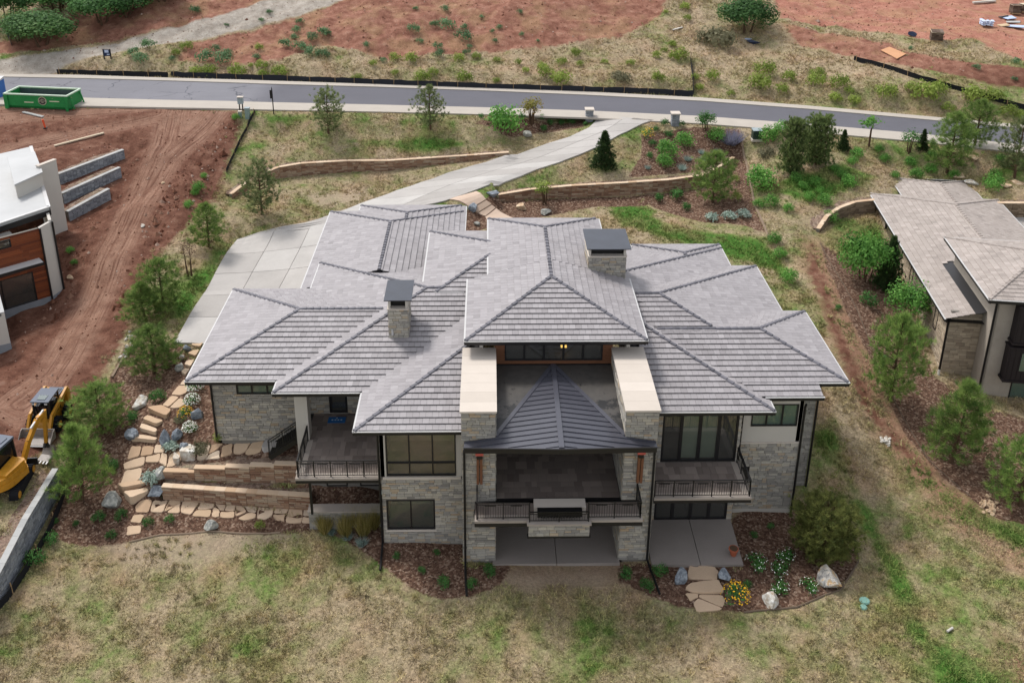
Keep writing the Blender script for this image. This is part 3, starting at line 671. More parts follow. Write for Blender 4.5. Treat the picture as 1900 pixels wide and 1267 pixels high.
BLOCKS = [
 (U_X0, U_X1, 6.72, 13.9, [UL, UR, UF, UB]),
 (-3.5, 4.12, 13.9, 22.4, [UL, UR, UB]),
 (-7.55, -3.4, 13.4, hb, [UL, DF, PL('B', hb, 9.46)]),
 (-5.0, -3.4, 19.5, 24.5, [PL('R', -3.4, 8.6), PL('B', 24.5, 7.6), UL]),
 (-10.33, -4.62, 2.4, 12.2, [PL('L', -10.33, 7.6), PL('F', 2.4, 7.6)]),
 (-15.13, -3.8, 5.88, 21.65, [DL, DF, PL('B', 21.65, 7.6)]),
 (-15.85, -5.3, 18.1, 31.1, [DL, PL('R', -5.3, 7.35), PL('B', 31.1, 7.4)]),
 (-13.6, -5.3, 24, 32.2, [PL('L', -13.6, 7.45), PL('R', -5.3, 7.35), PL('B', 32.2, 7.45)]),
 (-20.15, -9, 7.05, 17.8, [PL('L', -20.15, 7.6), PL('F', 7.05, 7.6), PL('B', 17.8, 7.6)]),
 (5.02, 11.6, 3.9, 13.5, [PL('R', 11.6, 7.6), PL('F', 3.9, 7.6)]),
 (5.02, 16.2, 5.95, j_b, [JF, PL('R', 16.2, 8.0), PL('B', j_b, 8.0)]),
 (9.0, 14.55, 5.0, 5.95, [JF]),
 (4.6, 15.03, 6.5, 20.99, [JF, PL('R', 15.03, 7.6), PL('B', 20.99, 7.6)]),
 (4.3, 13.26, 12, 23.9, [PL('R', 13.26, 7.6), PL('B', 23.9, 7.6)]),
 (l2x, 13.26, 18, 24.5, [PL('L', l2x, 7.6), PL('R', 13.26, 7.6), PL('B', 24.5, 7.6)]),
]
HOUSE = thing('house', 'large grey tiled stone house with many hip roofs in the middle of the plot', 'house', (0, 0, 0))
ID = Frame()
ROOF = build_roof(HOUSE, BLOCKS, ID, M_TILE, M_RIDGE)

# ================================================================== WALLS, WINDOWS
def wf(p0, p1):
    p0 = np.array(p0, float); p1 = np.array(p1, float); L = np.linalg.norm(p1-p0); d = (p1-p0)/L; return p0, d, np.array([d[1], -d[0]]), L
def wp(fr, s, o, z): p0, d, n, L = fr; q = p0+d*s+n*o; return (q[0], q[1], z)
def wbox(mb, fr, s0, s1, o0, o1, z0, z1, t=.5):
    V = [wp(fr, s, o, z) for z in (z0, z1) for s, o in ((s0, o1), (s1, o1), (s1, o0), (s0, o0))]
    return mb.add(V, [(0, 3, 2, 1), (4, 5, 6, 7), (0, 1, 5, 4), (1, 2, 6, 5), (2, 3, 7, 6), (3, 0, 4, 7)], t)
def wall_panels(mb, fr, z0, z1, holes, th=.2, s0=0., s1=None):
    s1 = fr[3] if s1 is None else s1
    ss = sorted({s0, s1, *[min(max(h[i], s0), s1) for h in holes for i in (0, 1)]}); zz = sorted({z0, z1, *[min(max(h[i], z0), z1) for h in holes for i in (2, 3)]})
    for a, b_ in zip(ss, ss[1:]):
        for c, d in zip(zz, zz[1:]):
            m, n = (a+b_)/2, (c+d)/2
            if b_-a < 1e-4 or d-c < 1e-4 or any(h[0] < m < h[1] and h[2] < n < h[3] for h in holes): continue
            wbox(mb, fr, a, b_, -th, 0, c, d)
def stones(out, fr, z0, z1, holes=(), h0=.10, h1=.20, l0=.2, l1=.58, ztop=None, zbase=None, proud=.03, s0=0., s1=None, tf=None):
    s1 = fr[3] if s1 is None else s1; z = z0
    while z < z1-.03:
        h = min(random.uniform(h0, h1), z1-z)
        if z1-z-h < .05: h = z1-z
        iv = [(s0, s1)]
        for a, b_, c, d in holes:
            if c < z+h*.6 and d > z+h*.4:
                iv = [(x, y) for lo, hi in iv for x, y in ((lo, min(hi, a)), (max(lo, b_), hi)) if y-x > .05]
        for lo, hi in iv:
            s = lo
            while s < hi-.02:
                l = random.uniform(l0, l1)
                if hi-s-l < .15: l = hi-s
                sub = [(z, h)] if (h < .17 or random.random() < .6) else [(z, h*.5), (z+h*.5, h*.5)]
                for zz, hh in sub:
                    zc = zz+hh/2; m = s+l/2
                    if ztop is not None and zc > ztop(m)-.0: continue
                    if zbase is not None and zz+hh < zbase(m)-.1: continue
                    p = proud+random.uniform(-.014, .02); g = .006
                    V = [wp(fr, a, o, q) for o, gg in ((0, 0), (p, .008)) for a, q in ((s+g+gg, zz+g+gg), (s+l-g-gg, zz+g+gg), (s+l-g-gg, zz+hh-g-gg), (s+g+gg, zz+hh-g-gg))]
                    out.append((V, [(4, 5, 6, 7), (0, 1, 5, 4), (1, 2, 6, 5), (2, 3, 7, 6), (3, 0, 4, 7)], random.random() if tf is None else tf()))
                s += l
        z += h
def window(parent, fr, s0, s1, z0, z1, cols=2, rows=(), glass=None, fw=.07, dep=.10, mull=.07, room=1.6, rc=None, name='window', curtain=False):
    """frame + panes + a shallow room behind the glass"""
    glass = glass or M_GLASS; m = MB()
    wbox(m, fr, s0, s0+fw, -dep, .03, z0, z1); wbox(m, fr, s1-fw, s1, -dep, .03, z0, z1)
    wbox(m, fr, s0+fw, s1-fw, -dep, .03, z0, z0+fw); wbox(m, fr, s0+fw, s1-fw, -dep, .03, z1-fw, z1)
    xs = [s0+(s1-s0)*i/cols for i in range(cols+1)]
    for x in xs[1:-1]: wbox(m, fr, x-mull/2, x+mull/2, -dep, .025, z0+fw, z1-fw)
    zs = [z0]+list(rows)+[z1]
    for z in rows: wbox(m, fr, s0+fw, s1-fw, -dep, .02, z-.035, z+.035)
    o = m.build(name, M_BRONZE, parent, world=True)
    for i in range(cols):
        for j in range(len(zs)-1):
            q = MB(); q.quad(wp(fr, xs[i]+.01, -.05, zs[j]+.01), wp(fr, xs[i+1]-.01, -.05, zs[j]+.01), wp(fr, xs[i+1]-.01, -.05, zs[j+1]-.01), wp(fr, xs[i]+.01, -.05, zs[j+1]-.01))
            q.build('pane', glass, o, world=True)
    if room:
        r = MB(); a, b_, c, d = s0-.3, s1+.3, z0-.15, z1+.2
        for quad in (((a, -room, c), (b_, -room, c), (b_, -room, d), (a, -room, d)), ((a, -.22, c), (b_, -.22, c), (b_, -room, c), (a, -room, c)), ((a, -.22, c), (a, -room, c), (a, -room, d), (a, -.22, d)),
                     ((b_, -room, c), (b_, -.22, c), (b_, -.22, d), (b_, -room, d)), ((a, -room, d), (b_, -room, d), (b_, -.22, d), (a, -.22, d))):
            r.quad(*[wp(fr, *q) for q in quad])
        r.build('room', rc or M_IND, o, world=True)
    if curtain:
        r = MB()
        for i in range(cols):
            if curtain == 'all' or i in curtain: wbox(r, fr, xs[i]+.08, xs[i+1]-.08, -.22, -.18, z0+.1, z1-.1, random.random())
        r.build('blind', M_INT, o, world=True)
    return o
ST = []; capm = []; WALLO = []
def wallp(name, mat, fr, z0, z1, holes):
    m = MB(); wall_panels(m, fr, z0, z1, holes); o = m.build(name, mat, HOUSE, world=True); WALLO.append(o); return o
# wing A (bay left of the porch)
fA = wf((-9.15, 2.95), (-4.86, 2.95)); hA = [(.3, 3.95, 4.4, 7.05)]; hA2 = [(.22, 2.79, .92, 2.86)]
wallp('wall', M_MORTAR, fA, -.3, 4.2, hA2); stones(ST, fA, -.1, 4.2, [(.22, 2.79, .80, 2.86)])
wallp('stucco_wall', M_STUCCO, fA, 4.36, 7.4, hA)
fAs = wf((-9.15, 9.2), (-9.15, 2.95)); wallp('wall', M_MORTAR, fAs, -.3, 7.4, []); stones(ST, fAs, 3.9, 7.3)
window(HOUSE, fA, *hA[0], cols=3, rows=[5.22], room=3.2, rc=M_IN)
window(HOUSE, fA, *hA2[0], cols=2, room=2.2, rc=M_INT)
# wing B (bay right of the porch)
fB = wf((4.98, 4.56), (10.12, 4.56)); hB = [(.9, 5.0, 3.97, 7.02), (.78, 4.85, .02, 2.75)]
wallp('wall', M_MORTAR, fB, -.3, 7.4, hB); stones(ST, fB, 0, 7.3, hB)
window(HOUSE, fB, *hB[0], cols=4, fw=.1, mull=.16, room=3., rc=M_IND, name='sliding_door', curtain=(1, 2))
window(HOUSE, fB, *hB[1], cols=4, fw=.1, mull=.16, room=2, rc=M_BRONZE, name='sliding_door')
fBs = wf((10.12, 4.56), (10.12, 6.)); wallp('wall', M_MORTAR, fBs, -.3, 7.4, []); stones(ST, fBs, 0, 7.3)
# wing C (stucco over stone)
fC = wf((10.12, 5.3), (13.66, 5.3)); hC = [(.75, 3.3, 5.68, 7.1)]; hC2 = [(.30, .95, 1.3, 3.0)]
wallp('wall', M_MORTAR, fC, -.6, 4.55, hC2); stones(ST, fC, .12, 4.55, hC2); wallp('stucco_wall', M_STUCCO, fC, 4.66, 7.5, hC)
m = MB(); wbox(m, fC, 0, 3.66, -.2, .04, -.7, .11); m.build('footing', M_STUCCO, HOUSE, world=True)
window(HOUSE, fC, *hC[0], cols=3, glass=M_GLASS_G, room=1.5, rc=M_INT, curtain='all')
window(HOUSE, fC, *hC2[0], cols=1, room=1., rc=M_BRONZE)
fCs = wf((13.66, 5.3), (13.66, 7.)); wallp('wall', M_MORTAR, fCs, -.6, 7.5, []); stones(ST, fCs, 0, 7.3)
fJ = wf((13.66, 7.), (15., 7.)); wallp('wall', M_MORTAR, fJ, -.6, 7.9, []); stones(ST, fJ, .3, 7.75, tf=lambda: random.random()*.5)
for a, b_ in (((15., 7), (15., 13.4)), ((13.9, 13.4), (13.9, 20.2)), ((12.2, 20.2), (12.2, 23.4)), ((12.2, 23.4), (4, 23.4))):
    wallp('stucco_wall', M_STUCCO, wf(a, b_), -.5, 7.5, [])
# wing E (garage end) and porch recess
fE = wf((-19.2, 8.4), (-14.6, 8.4)); hE = [(1.35, 3.95, 5.85, 6.5)]
wallp('wall', M_MORTAR, fE, 2., 7.4, hE); stones(ST, fE, 2.72, 7.3, hE)
window(HOUSE, fE, *hE[0], cols=3, glass=M_GLASS_G, room=1.2, rc=M_INT, curtain='all')
fE2 = wf((-19.2, 17.), (-19.2, 8.4)); wallp('wall', M_MORTAR, fE2, 2., 7.4, []); stones(ST, fE2, 2.8, 7.3, s0=5.)
fP = wf((-14.6, 9.25), (-9.15, 9.25)); hP = [(1.8, 2.85, 3.97, 6.35)]
wallp('wall', M_MORTAR, fP, 1., 7.4, hP); stones(ST, fP, 3.9, 7.3, hP)
fP2 = wf((-14.6, 8.4), (-14.6, 9.25)); wallp('wall', M_MORTAR, fP2, 1., 7.4, [])
window(HOUSE, fP, *hP[0], cols=1, fw=.12, room=.8, rc=M_IND, name='porch_door')
for a, b_ in (((-14.9, 30.4), (-14.9, 17)), ((-6.2, 30.4), (-14.9, 30.4)), ((-14.9, 17), (-19.2, 17)), ((-6.2, 20), (-6.2, 30.4))):
    wallp('stucco_wall', M_STUCCO, wf(a, b_), 2.5, 7.2, [])
# upper lantern walls below the main roof
for a, b_ in (((-4.0, 13.6), (-4.0, 7.5)), ((4.35, 7.5), (4.35, 13.6)), ((-6.8, 19.), (-6.8, 14.2))): wallp('stucco_wall', M_STUCCO, wf(a, b_), 7.8, 10.1 if a[0] > -6 else 9.3, [])
# column on the porch
m = MB(); wbox(m, wf((-14.25, 6.72), (-13.55, 6.72)), 0, .7, -.75, 0, 2., 7.4); m.build('column', M_STUCCO, HOUSE, world=True)
# central piers
for x0, x1 in ((-4.86, -3.15), (3.38, 5.02)):
    f = wf((x0, 1.55), (x1, 1.55)); wallp('wall', M_MORTAR, f, -.3, 9.28, []); stones(ST, f, 0, 9.28)
    for a, b_ in (((x1, 1.55), (x1, 7.5)), ((x0, 7.5), (x0, 1.55))):
        g = wf(a, b_); wallp('wall', M_MORTAR, g, -.3, 9.28, [])
        if (x0 > 0) == (a[0] == x0): stones(ST, g, 0, 9.28, l0=.3, l1=.9)
    n = 7
    for i in range(n):
        ya, yb = 1.47+(7.5-1.47)*i/n, 1.47+(7.5-1.47)*(i+1)/n
        m = MB(); m.box(x0-.07, x1+.07, ya+.004, yb-.004, 9.28, 9.38, random.random()); capm.append((m.v, m.f, m.t[0]))
WALL = WALLO[0]
emit('stone', ST, M_STONE, WALL, 300, 'ledge_stones')
emit('cap_stone', capm, M_CAP, WALL, 60)
# sills
for a in ((fA, .1, 4.2, -.1, .08, 4.22, 4.36), (fA, .15, 2.86, -.1, .08, .80, .92), (fC, -.02, 3.7, -.1, .06, 4.56, 4.66)):
    m = MB(); wbox(m, *a); m.build('sill', M_CAP, HOUSE, world=True)
# pictures and a lit lamp seen through the glass
for a in ((2.35, 2.95), (3.2, 3.75)):
    m = MB(); wbox(m, fA, *a, -2.6, -2.55, 5.75, 6.5); m.build('interior_picture', M_INW, HOUSE, world=True)
# clerestory
M_LAMP, nt, b = newmat('lamp_glow'); b.inputs['Base Color'].default_value = (.9, .6, .2, 1); b.inputs['Emission Color'].default_value = (1, .62, .16, 1); b.inputs['Emission Strength'].default_value = 1.2
fK = wf((-3.15, 7.45), (3.38, 7.45)); hK = [(.55, 5.98, 8.58, 9.95)]
wd = MB(); wall_panels(wd, fK, 8.36, 10.1, hK)
for z in np.arange(8.42, 10.0, .16):
    for a, b_ in ((0, .55), (5.98, 6.53)): wbox(wd, fK, a, b_, 0, .012, z, z+.145)
wd.build('cedar_cladding', M_WOOD, HOUSE, world=True)
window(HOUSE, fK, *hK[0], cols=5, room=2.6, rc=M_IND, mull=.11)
m = MB(); wbox(m, fK, 3.72, 4.05, -1.0, -.75, 8.92, 9.0); m.build('ceiling_lamp', M_LAMP, HOUSE, world=True)
m = MB(); wbox(m, fK, 0, 6.53, -.05, .06, 8.16, 8.35); m.build('flashing', M_BRONZE, HOUSE, world=True)
# porch metal roof with prow, valleys and membrane
A_ = np.array([.1, 7.42, 8.30]); T_ = np.array([.05, -.05, 8.30]); LC = np.array([-4.72, 1.02, 7.60]); RC = np.array([4.92, 1.02, 7.57])
def mz(x, y, side):   # height of the two metal slopes
    s = (8.30-7.60)/4.8; return 8.30-abs(x-.08)*s
VL, VR = np.array([-3.15, 1.50, 7.83]), np.array([3.38, 1.50, 7.82])
mr = MB()
L2, R2 = np.array([-4.72, 1.5, 7.60]), np.array([4.92, 1.5, 7.57])
mr.add([A_, VL, L2, LC, T_], [(0, 1, 2, 3, 4)]); mr.add([A_, T_, RC, R2, VR], [(0, 1, 2, 3, 4)])
th = np.array([0, 0, -.34]); mr.add([LC, T_, T_+th, LC+th, RC, RC+th], [(0, 3, 2, 1), (1, 2, 5, 4)]); mr.add([LC, L2, L2+th, LC+th, RC, R2, R2+th, RC+th], [(0, 1, 2, 3), (4, 7, 6, 5)])
PROOF = mr.build('porch_roof', M_BRONZE, HOUSE, world=True)
mm = MB(); up3 = np.array([0, 0, .012])
mm.add([p+up3 for p in (A_, VL, L2, LC, T_)], [(0, 1, 2, 3, 4)]); mm.add([p+up3 for p in (A_, T_, RC, R2, VR)], [(0, 1, 2, 3, 4)]); mm.build('metal_sheet', M_SEAM, PROOF, world=True)
for side, V_, C_ in ((-1, VL, LC), (1, VR, RC)):
    y = .12
    while y < 7.0:
        # the rib runs from the ridge to the valley or the eave
        x_out = C_[0]
        if y > 1.5: x_out = A_[0]+(V_[0]-A_[0])*(A_[1]-y)/(A_[1]-V_[1])
        elif y < 1.02: x_out = T_[0]+(C_[0]-T_[0])*(y-T_[1])/(C_[1]-T_[1])
        if abs(x_out) > .3:
            m = MB(); a = np.array([.08+side*.09, y, mz(side*.09+.08, y, side)+.03]); b_ = np.array([x_out, y, mz(x_out, y, side)+.03]); m.bar(a, b_, .035, .055); m.build('seam', M_SEAM, PROOF, world=True)
        y += .41
m = MB(); m.bar(A_+[0, 0, .05], T_+[0, 0, .05], .26, .07); m.bar(VL+[0, .1, .04], A_+[0, 0, .04], .22, .05); m.bar(VR+[0, .1, .04], A_+[0, 0, .04], .22, .05); m.build('ridge_cap', M_SEAM, PROOF, world=True)
m = MB(); m.bar(LC+[-.02, -.02, .0], T_+[0, -.03, 0], .05, .06); m.bar(T_+[0, -.03, 0], RC+[.02, -.02, 0], .05, .06); m.build('eave_trim', M_SEAM, PROOF, world=True)
m = MB(); zt_ = 8.30
m.add([(-3.15, 7.42, zt_), tuple(A_-[0, 0, .002]), tuple(VL-[0, 0, .002])], [(0, 2, 1)]); m.add([(3.38, 7.42, zt_), tuple(A_-[0, 0, .002]), tuple(VR-[0, 0, .002])], [(0, 1, 2)])
# dark wet stains are a mask of the membrane's own surface
M_MEM2, nt, b = newmat('roof_membrane'); pos = N(nt, 'ShaderNodeNewGeometry').outputs['Position']
sx = N(nt, 'ShaderNodeSeparateXYZ'); nt.links.new(pos, sx.inputs[0])
stn = math_(nt, 'ADD', noise(nt, 1.1, 6, .75, pos), math_(nt, 'MULTIPLY_ADD', sx.outputs['Y'], -.045, .14))
b_col = mixc(nt, ramp(nt, stn, [(.46, 0.), (.53, 1.)]), mixc(nt, noise(nt, 2.2, 4, .6, pos), srgb('2b2a29'), srgb('544f4a')), srgb('0d0c0d'))
nt.links.new(b_col, b.inputs['Base Color']); b.inputs['Roughness'].default_value = .45
m.build('membrane', M_MEM2, PROOF, world=True)
# chimneys
def chimney(x0, x1, y0, y1, zb, zs, zh, hx0, hx1, hy0, hy1, depth):
    c = MB(); c.box(x0, x1, y0, y1, zb, zs); C_ = c.build('chimney', M_MORTAR, HOUSE, world=True); S = []
    stones(S, wf((x0, y0), (x1, y0)), zb, zs, l0=.2, l1=.5); stones(S, wf((x1, y0), (x1, y1)), zb, zs, l0=.2, l1=.5); stones(S, wf((x0, y1), (x0, y0)), zb, zs, l0=.2, l1=.5)
    emit('stone', S, M_STONE, C_, 150, 'ledge_stones')
    m = MB(); m.box(x0-.06, x1+.06, y0-.06, y1+.06, zs, zs+.07); m.build('crown', M_CAP, C_, world=True)
    m = MB()
    for xa, xb in ((x0, x0+.13), (x1-.13, x1)): m.box(xa, xb, y0+.05, y1-.05, zs+.07, zh)
    m.build('cheek', M_STUCCO, C_, world=True)
    m = MB(); m.box(x0+.135, x1-.135, y0+.35, y1-.1, zs+.07, zh-.01); m.build('flue', M_RAIL, C_, world=True)
    m = MB(); m.add([(hx0, hy0, zh), (hx1, hy0, zh), (hx1, hy1, zh+.06), (hx0, hy1, zh+.06), (hx0, hy0, zh+.05), (hx1, hy0, zh+.05), (hx1, hy1, zh+.11), (hx0, hy1, zh+.11)], [(0, 3, 2, 1), (4, 5, 6, 7), (0, 1, 5, 4), (1, 2, 6, 5), (2, 3, 7, 6), (3, 0, 4, 7)])
    m.build('hood', M_HOOD, C_, world=True)
chimney(-9.2, -8.1, 9.75, 11.6, 8.2, 10.52, 11.14, -9.42, -7.85, 9.6, 12.0, 1)
chimney(2.6, 4.86, 13.9, 16.2, 9.6, 11.78, 12.33, 2.45, 5.14, 13.75, 16.6, 1)
m = MB(); m.tube([(-9.0, 9.72, 8.9), (-9.0, 9.68, 9.25)], .06, 8); m.build('vent_pipe', M_LIP, HOUSE, world=True)

# ================================================================== PORCHES, DECKS, RAILS
def railing(parent, p0, p1, z, h=1.02, n=None, zend=None):
    p0 = np.array(p0, float); p1 = np.array(p1, float); L = np.linalg.norm(p1-p0); n = n or max(1, round(L/1.05)); zend = z if zend is None else zend
    q = lambda t, zz: np.array([*(p0+(p1-p0)*t), z+(zend-z)*t+zz])
    m = MB()
    for i in range(n+1): m.bar(q(i/n, -.12), q(i/n, h), .055)
    m.bar(q(0, h), q(1, h), .06, .045)
    for zz in (h-.13, .1): m.bar(q(0, zz), q(1, zz), .03)
    k = int(L/.125)
    for i in range(k):
        t = (i+.5)/k; m.bar(q(t, .1), q(t, h-.13), .017)
    for i in range(n):
        c = (i+.5)/n; w_ = .28/L; m.bar(q(c-w_, h-.20), q(c+w_, h-.20), .04, .03)
    return m.build('railing', M_RAIL, parent, world=True)
def deck(x0, x1, y0, y1, zc, th=.16, beam=.36, pav=True, name='porch', skip=None, hole=None):
    m = MB(); m.box(x0, x1, y0, y1, zc-.35, zc-.03); D = m.build(name, M_BRONZE, HOUSE, world=True)
    pv = []; y = y0+.42
    while y < y1-.02:
        h = random.choice((.42, .42, .62)); h = min(h, y1-y); x = x0+.02
        while x < x1-.05:
            l = random.choice((.30, .42, .62)); l = min(l, x1-x-.02)
            if x1-x-l < .3: l = x1-x-.02
            mm_ = MB(); mm_.box(x+.004, x+l-.004, y+.004, y+h-.004, zc-.03, zc+random.uniform(-.002, .002), random.random()); pv.append((mm_.v, mm_.f, mm_.t[0])); x += l
        y += h
    return D, pv
ZD = 3.95
D1, pv1 = deck(-13.75, -9.2, 3.4, 9.2, ZD); D2, pv2 = deck(5.06, 10.15, 1.6, 4.5, ZD); D3, pv3 = deck(-3.1, 3.34, 1.3, 7.3, ZD)
emit('paver', pv1, M_PAVER, D1, 130, 'pavers'); emit('paver', pv2, M_PAVER, D2, 60, 'pavers'); emit('paver', pv3, M_PAVER, D3, 110, 'pavers')
def rim(parent, pts, zc):
    k = []
    for a, b_ in zip(pts, pts[1:]):
        f = wf(a, b_); n = max(1, round(f[3]/1.6))
        for i in range(n):
            m = MB(); wbox(m, f, f[3]*i/n+.003, f[3]*(i+1)/n-.003, -.40, .06, zc-.12, zc+.012, random.random()); k.append((m.v, m.f, m.t[0]))
    emit('edge_stone', k, M_RIM, parent, 20)
M_RIM = pmat('deck_edge', [srgb('8f857c'), srgb('a0968c')], .85, .2, 1, .1, 20, .08, .1, 50)
rim(D1, [(-13.75, 3.40), (-9.2, 3.40)], ZD); rim(D1, [(-13.75, 6.7), (-13.75, 3.83)], ZD); rim(D2, [(5.06, 1.6), (10.15, 1.6)], ZD); rim(D2, [(10.15, 2.02), (10.15, 4.5)], ZD)
m = MB(); m.box(-4.2, 4.25, .02, 1.5, ZD-.4, ZD-.03); D4 = m.build('balcony', M_BRONZE, HOUSE, world=True)
rim(D4, [(-4.2, .02), (4.25, .02)], ZD); pv = []
for i in range(12):
    xx = -4.17+i*.7; m = MB(); m.box(xx+.004, min(xx+.696, 4.2), .43, 1.0, ZD-.03, ZD+.002, random.random()); pv.append((m.v, m.f, m.t[0])); m = MB(); m.box(xx+.004, min(xx+.696, 4.2), 1.008, 1.298, ZD-.03, ZD+.002, random.random()); pv.append((m.v, m.f, m.t[0]))
emit('paver', pv, M_PAVER, D4, 40)
railing(D1, (-13.62, 3.5), (-9.25, 3.5), ZD, n=5); railing(D1, (-13.62, 6.6), (-13.62, 3.5), ZD, n=3)
railing(D2, (5.1, 1.68), (10.05, 1.68), ZD, n=5); railing(D2, (10.05, 1.68), (10.05, 4.4), ZD, n=3)
railing(D4, (-4.08, .12), (-1.45, .12), ZD, n=2); railing(D4, (1.5, .12), (4.13, .12), ZD, n=2); railing(D4, (-4.08, 1.45), (-4.08, .12), ZD, n=1); railing(D4, (4.13, .12), (4.13, 1.45), ZD, n=1)
railing(D4, (-1.45, -.12), (1.5, -.12), ZD, h=.62, n=2)
# fire trough with its stone front
m = MB(); m.box(-1.5, 1.56, -.24, .0, 3.15, ZD-.08); FT = m.build('fire_trough', M_MORTAR, HOUSE, world=True); S = []
stones(S, wf((-1.5, -.24), (1.56, -.24)), 3.2, ZD-.1, l0=.25, l1=.6); emit('stone', S, M_STONE, FT, 60)
m = MB(); m.box(-1.58, 1.64, -.32, .015, ZD-.08, ZD+.02); m.build('ledge', M_RIM, FT, world=True)
m = MB(); m.box(-1.2, 1.42, .45, 1.12, ZD, ZD+.42); m.build('bench', M_CAP, FT, world=True)
m = MB(); m.box(-1.05, 1.2, .05, .42, ZD+.15, ZD+.45)
for i in range(14): m.box(-1.05+i*.16, -.97+i*.16, .02, .05, ZD+.15, ZD+.47)
m.build('burner', M_RAIL, FT, world=True)
m = MB(); m.box(-1.56, 1.62, -.26, .0, 3.06, 3.15); m.build('soffit', M_BRONZE, FT, world=True)
# back walls under the porch
for z0, z1, y in ((ZD, 7.9, 7.35), (0, 3.5, 6.6)):
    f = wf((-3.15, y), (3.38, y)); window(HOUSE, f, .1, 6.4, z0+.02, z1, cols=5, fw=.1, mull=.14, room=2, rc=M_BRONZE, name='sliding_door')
# lanterns, brackets
for x in (-4.1, 4.15):
    m = MB(); m.box(x-.1, x+.1, 1.2, 1.4, 3.05, 3.42); L_ = m.build('lantern', M_GLASS, HOUSE, world=True)
    m = MB(); [m.bar((x+a*.11, 1.3+b_*.11, 3.02), (x+a*.11, 1.3+b_*.11, 3.45), .025) for a in (-1, 1) for b_ in (-1, 1)]; m.box(x-.13, x+.13, 1.17, 1.43, 3.42, 3.48); m.box(x-.12, x+.12, 1.18, 1.42, 3.0, 3.04); m.bar((x, 1.3, 3.48), (x, 1.3, 3.6), .03); m.build('cage', M_RAIL, L_, world=True)
for x in (-3.95, 4.2):
    m = MB(); m.bar((x-.085, 1.43, 5.1), (x-.085, 1.36, 6.75), .13, .16); m.bar((x+.085, 1.43, 5.1), (x+.085, 1.36, 6.75), .13, .16); B_ = m.build('bracket', M_WOOD, HOUSE, world=True)
    m = MB(); m.box(x-.2, x+.2, 1.2, 1.5, 6.95, 7.08); m.build('copper_cap', M_RED, B_, world=True)
    m = MB(); m.box(x-.12, x+.12, 1.25, 1.5, 6.7, 6.95); m.build('steel_shoe', M_RAIL, B_, world=True)
# downspouts
for pts in ([(-9.22, 2.75, 7.3), (-9.22, 2.86, 6.9), (-9.22, 2.86, .15), (-9.2, 2.2, .08), (-9.15, .9, .06)], [(-4.72, 1.2, 7.3), (-4.72, 1.42, 7.0), (-4.72, 1.42, .15), (-4.7, .6, .06), (-4.6, -.9, .05)],
            [(4.9, 1.2, 7.3), (4.9, 1.42, 7.), (4.9, 1.42, .12), (5., .7, .05), (5.2, -.9, .03)], [(13.72, 5.1, 7.2), (13.72, 5.2, 7), (13.72, 5.2, -.1)], [(15.05, 6.7, 7.7), (15.05, 6.9, 7.3), (15.05, 6.9, .1)], [(-19.25, 8.1, 7.2), (-19.25, 8.3, 7), (-19.25, 8.3, 2.7)]):
    m = MB(); m.tube(pts, .065, 6); m.build('downspout', M_RAIL, HOUSE, world=True)
# patios
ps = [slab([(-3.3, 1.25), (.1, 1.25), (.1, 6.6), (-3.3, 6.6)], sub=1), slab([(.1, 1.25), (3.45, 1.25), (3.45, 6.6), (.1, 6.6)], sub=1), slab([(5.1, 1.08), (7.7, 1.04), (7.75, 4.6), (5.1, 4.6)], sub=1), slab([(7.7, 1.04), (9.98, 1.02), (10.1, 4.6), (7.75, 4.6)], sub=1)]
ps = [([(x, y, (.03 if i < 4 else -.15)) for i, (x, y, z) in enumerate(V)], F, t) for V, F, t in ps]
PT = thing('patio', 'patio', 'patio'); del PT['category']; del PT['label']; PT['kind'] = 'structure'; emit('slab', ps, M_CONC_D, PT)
# low planter wall, post and steps of the left porch
f = wf((-13.35, 4.05), (-9.2, 4.05)); m = MB(); wbox(m, f, 0, 4.15, -.35, 0, -.1, 1.15); W_ = m.build('planter_wall', M_MORTAR, HOUSE, world=True); S = []
stones(S, f, .05, 1.15, tf=lambda: random.random()*.35); emit('stone', S, M_STONE, W_, 90, 'ledge_stones'); m = MB(); wbox(m, f, -.05, 4.15, -.6, .06, 1.15, 1.23); m.build('coping', M_RIM, W_, world=True)
m = MB(); m.bar((-13.1, 3.85, 1.23), (-13.1, 3.85, 3.6), .12); m.build('porch_post', M_RAIL, HOUSE, world=True)
f = wf((-13.6, 6.3), (-9.2, 6.3)); m = MB(); wall_panels(m, f, 0, 3.6, []); m.build('basement_wall', M_MORTAR, HOUSE, world=True)
window(HOUSE, f, .9, 2.1, 1.1, 2.5, cols=1, room=.5, rc=M_BRONZE); window(HOUSE, f, 2.8, 4.1, 1.1, 2.5, cols=1, room=.5, rc=M_BRONZE)
m = MB()
for i in range(6): m.box(-14.35-(i+1)*.27, -14.32-i*.27, 6.95, 8.2, ZD-.2*(i+1)-.06, ZD-.2*(i+1))
m.box(-14.4, -13.7, 6.95, 9.2, ZD-.3, ZD-.002)
for yy in (6.95, 8.2): m.bar((-14.35, yy, ZD-.25), (-15.95, yy, 2.55), .06, .28)
SR = m.build('porch_stair', M_RAIL, HOUSE, world=True); railing(SR, (-14.3, 6.95), (-15.95, 6.95), ZD, n=2, zend=2.72); 
mat_ = thing('door_mat', 'bright blue door mat on the left porch in front of the dark door', 'mat', (-12.3, 8.55, ZD+.003))
M_MAT = pmat('blue_mat', [srgb('2c5f96'), srgb('9fb4c4')], .95, .1, 6, .1, 60, .2)
m = MB(); m.box(-.5, .5, -.28, .28, 0, .02, 0.); m.build('rug', M_MAT, mat_); m = MB(); [m.box(-.3+i*.17, -.2+i*.17, -.06, .05, .021, .026, 1.) for i in range(4)]; m.box(-.05, .02, .1, .22, .021, .026, 1.); m.build('pattern', M_MAT, mat_)
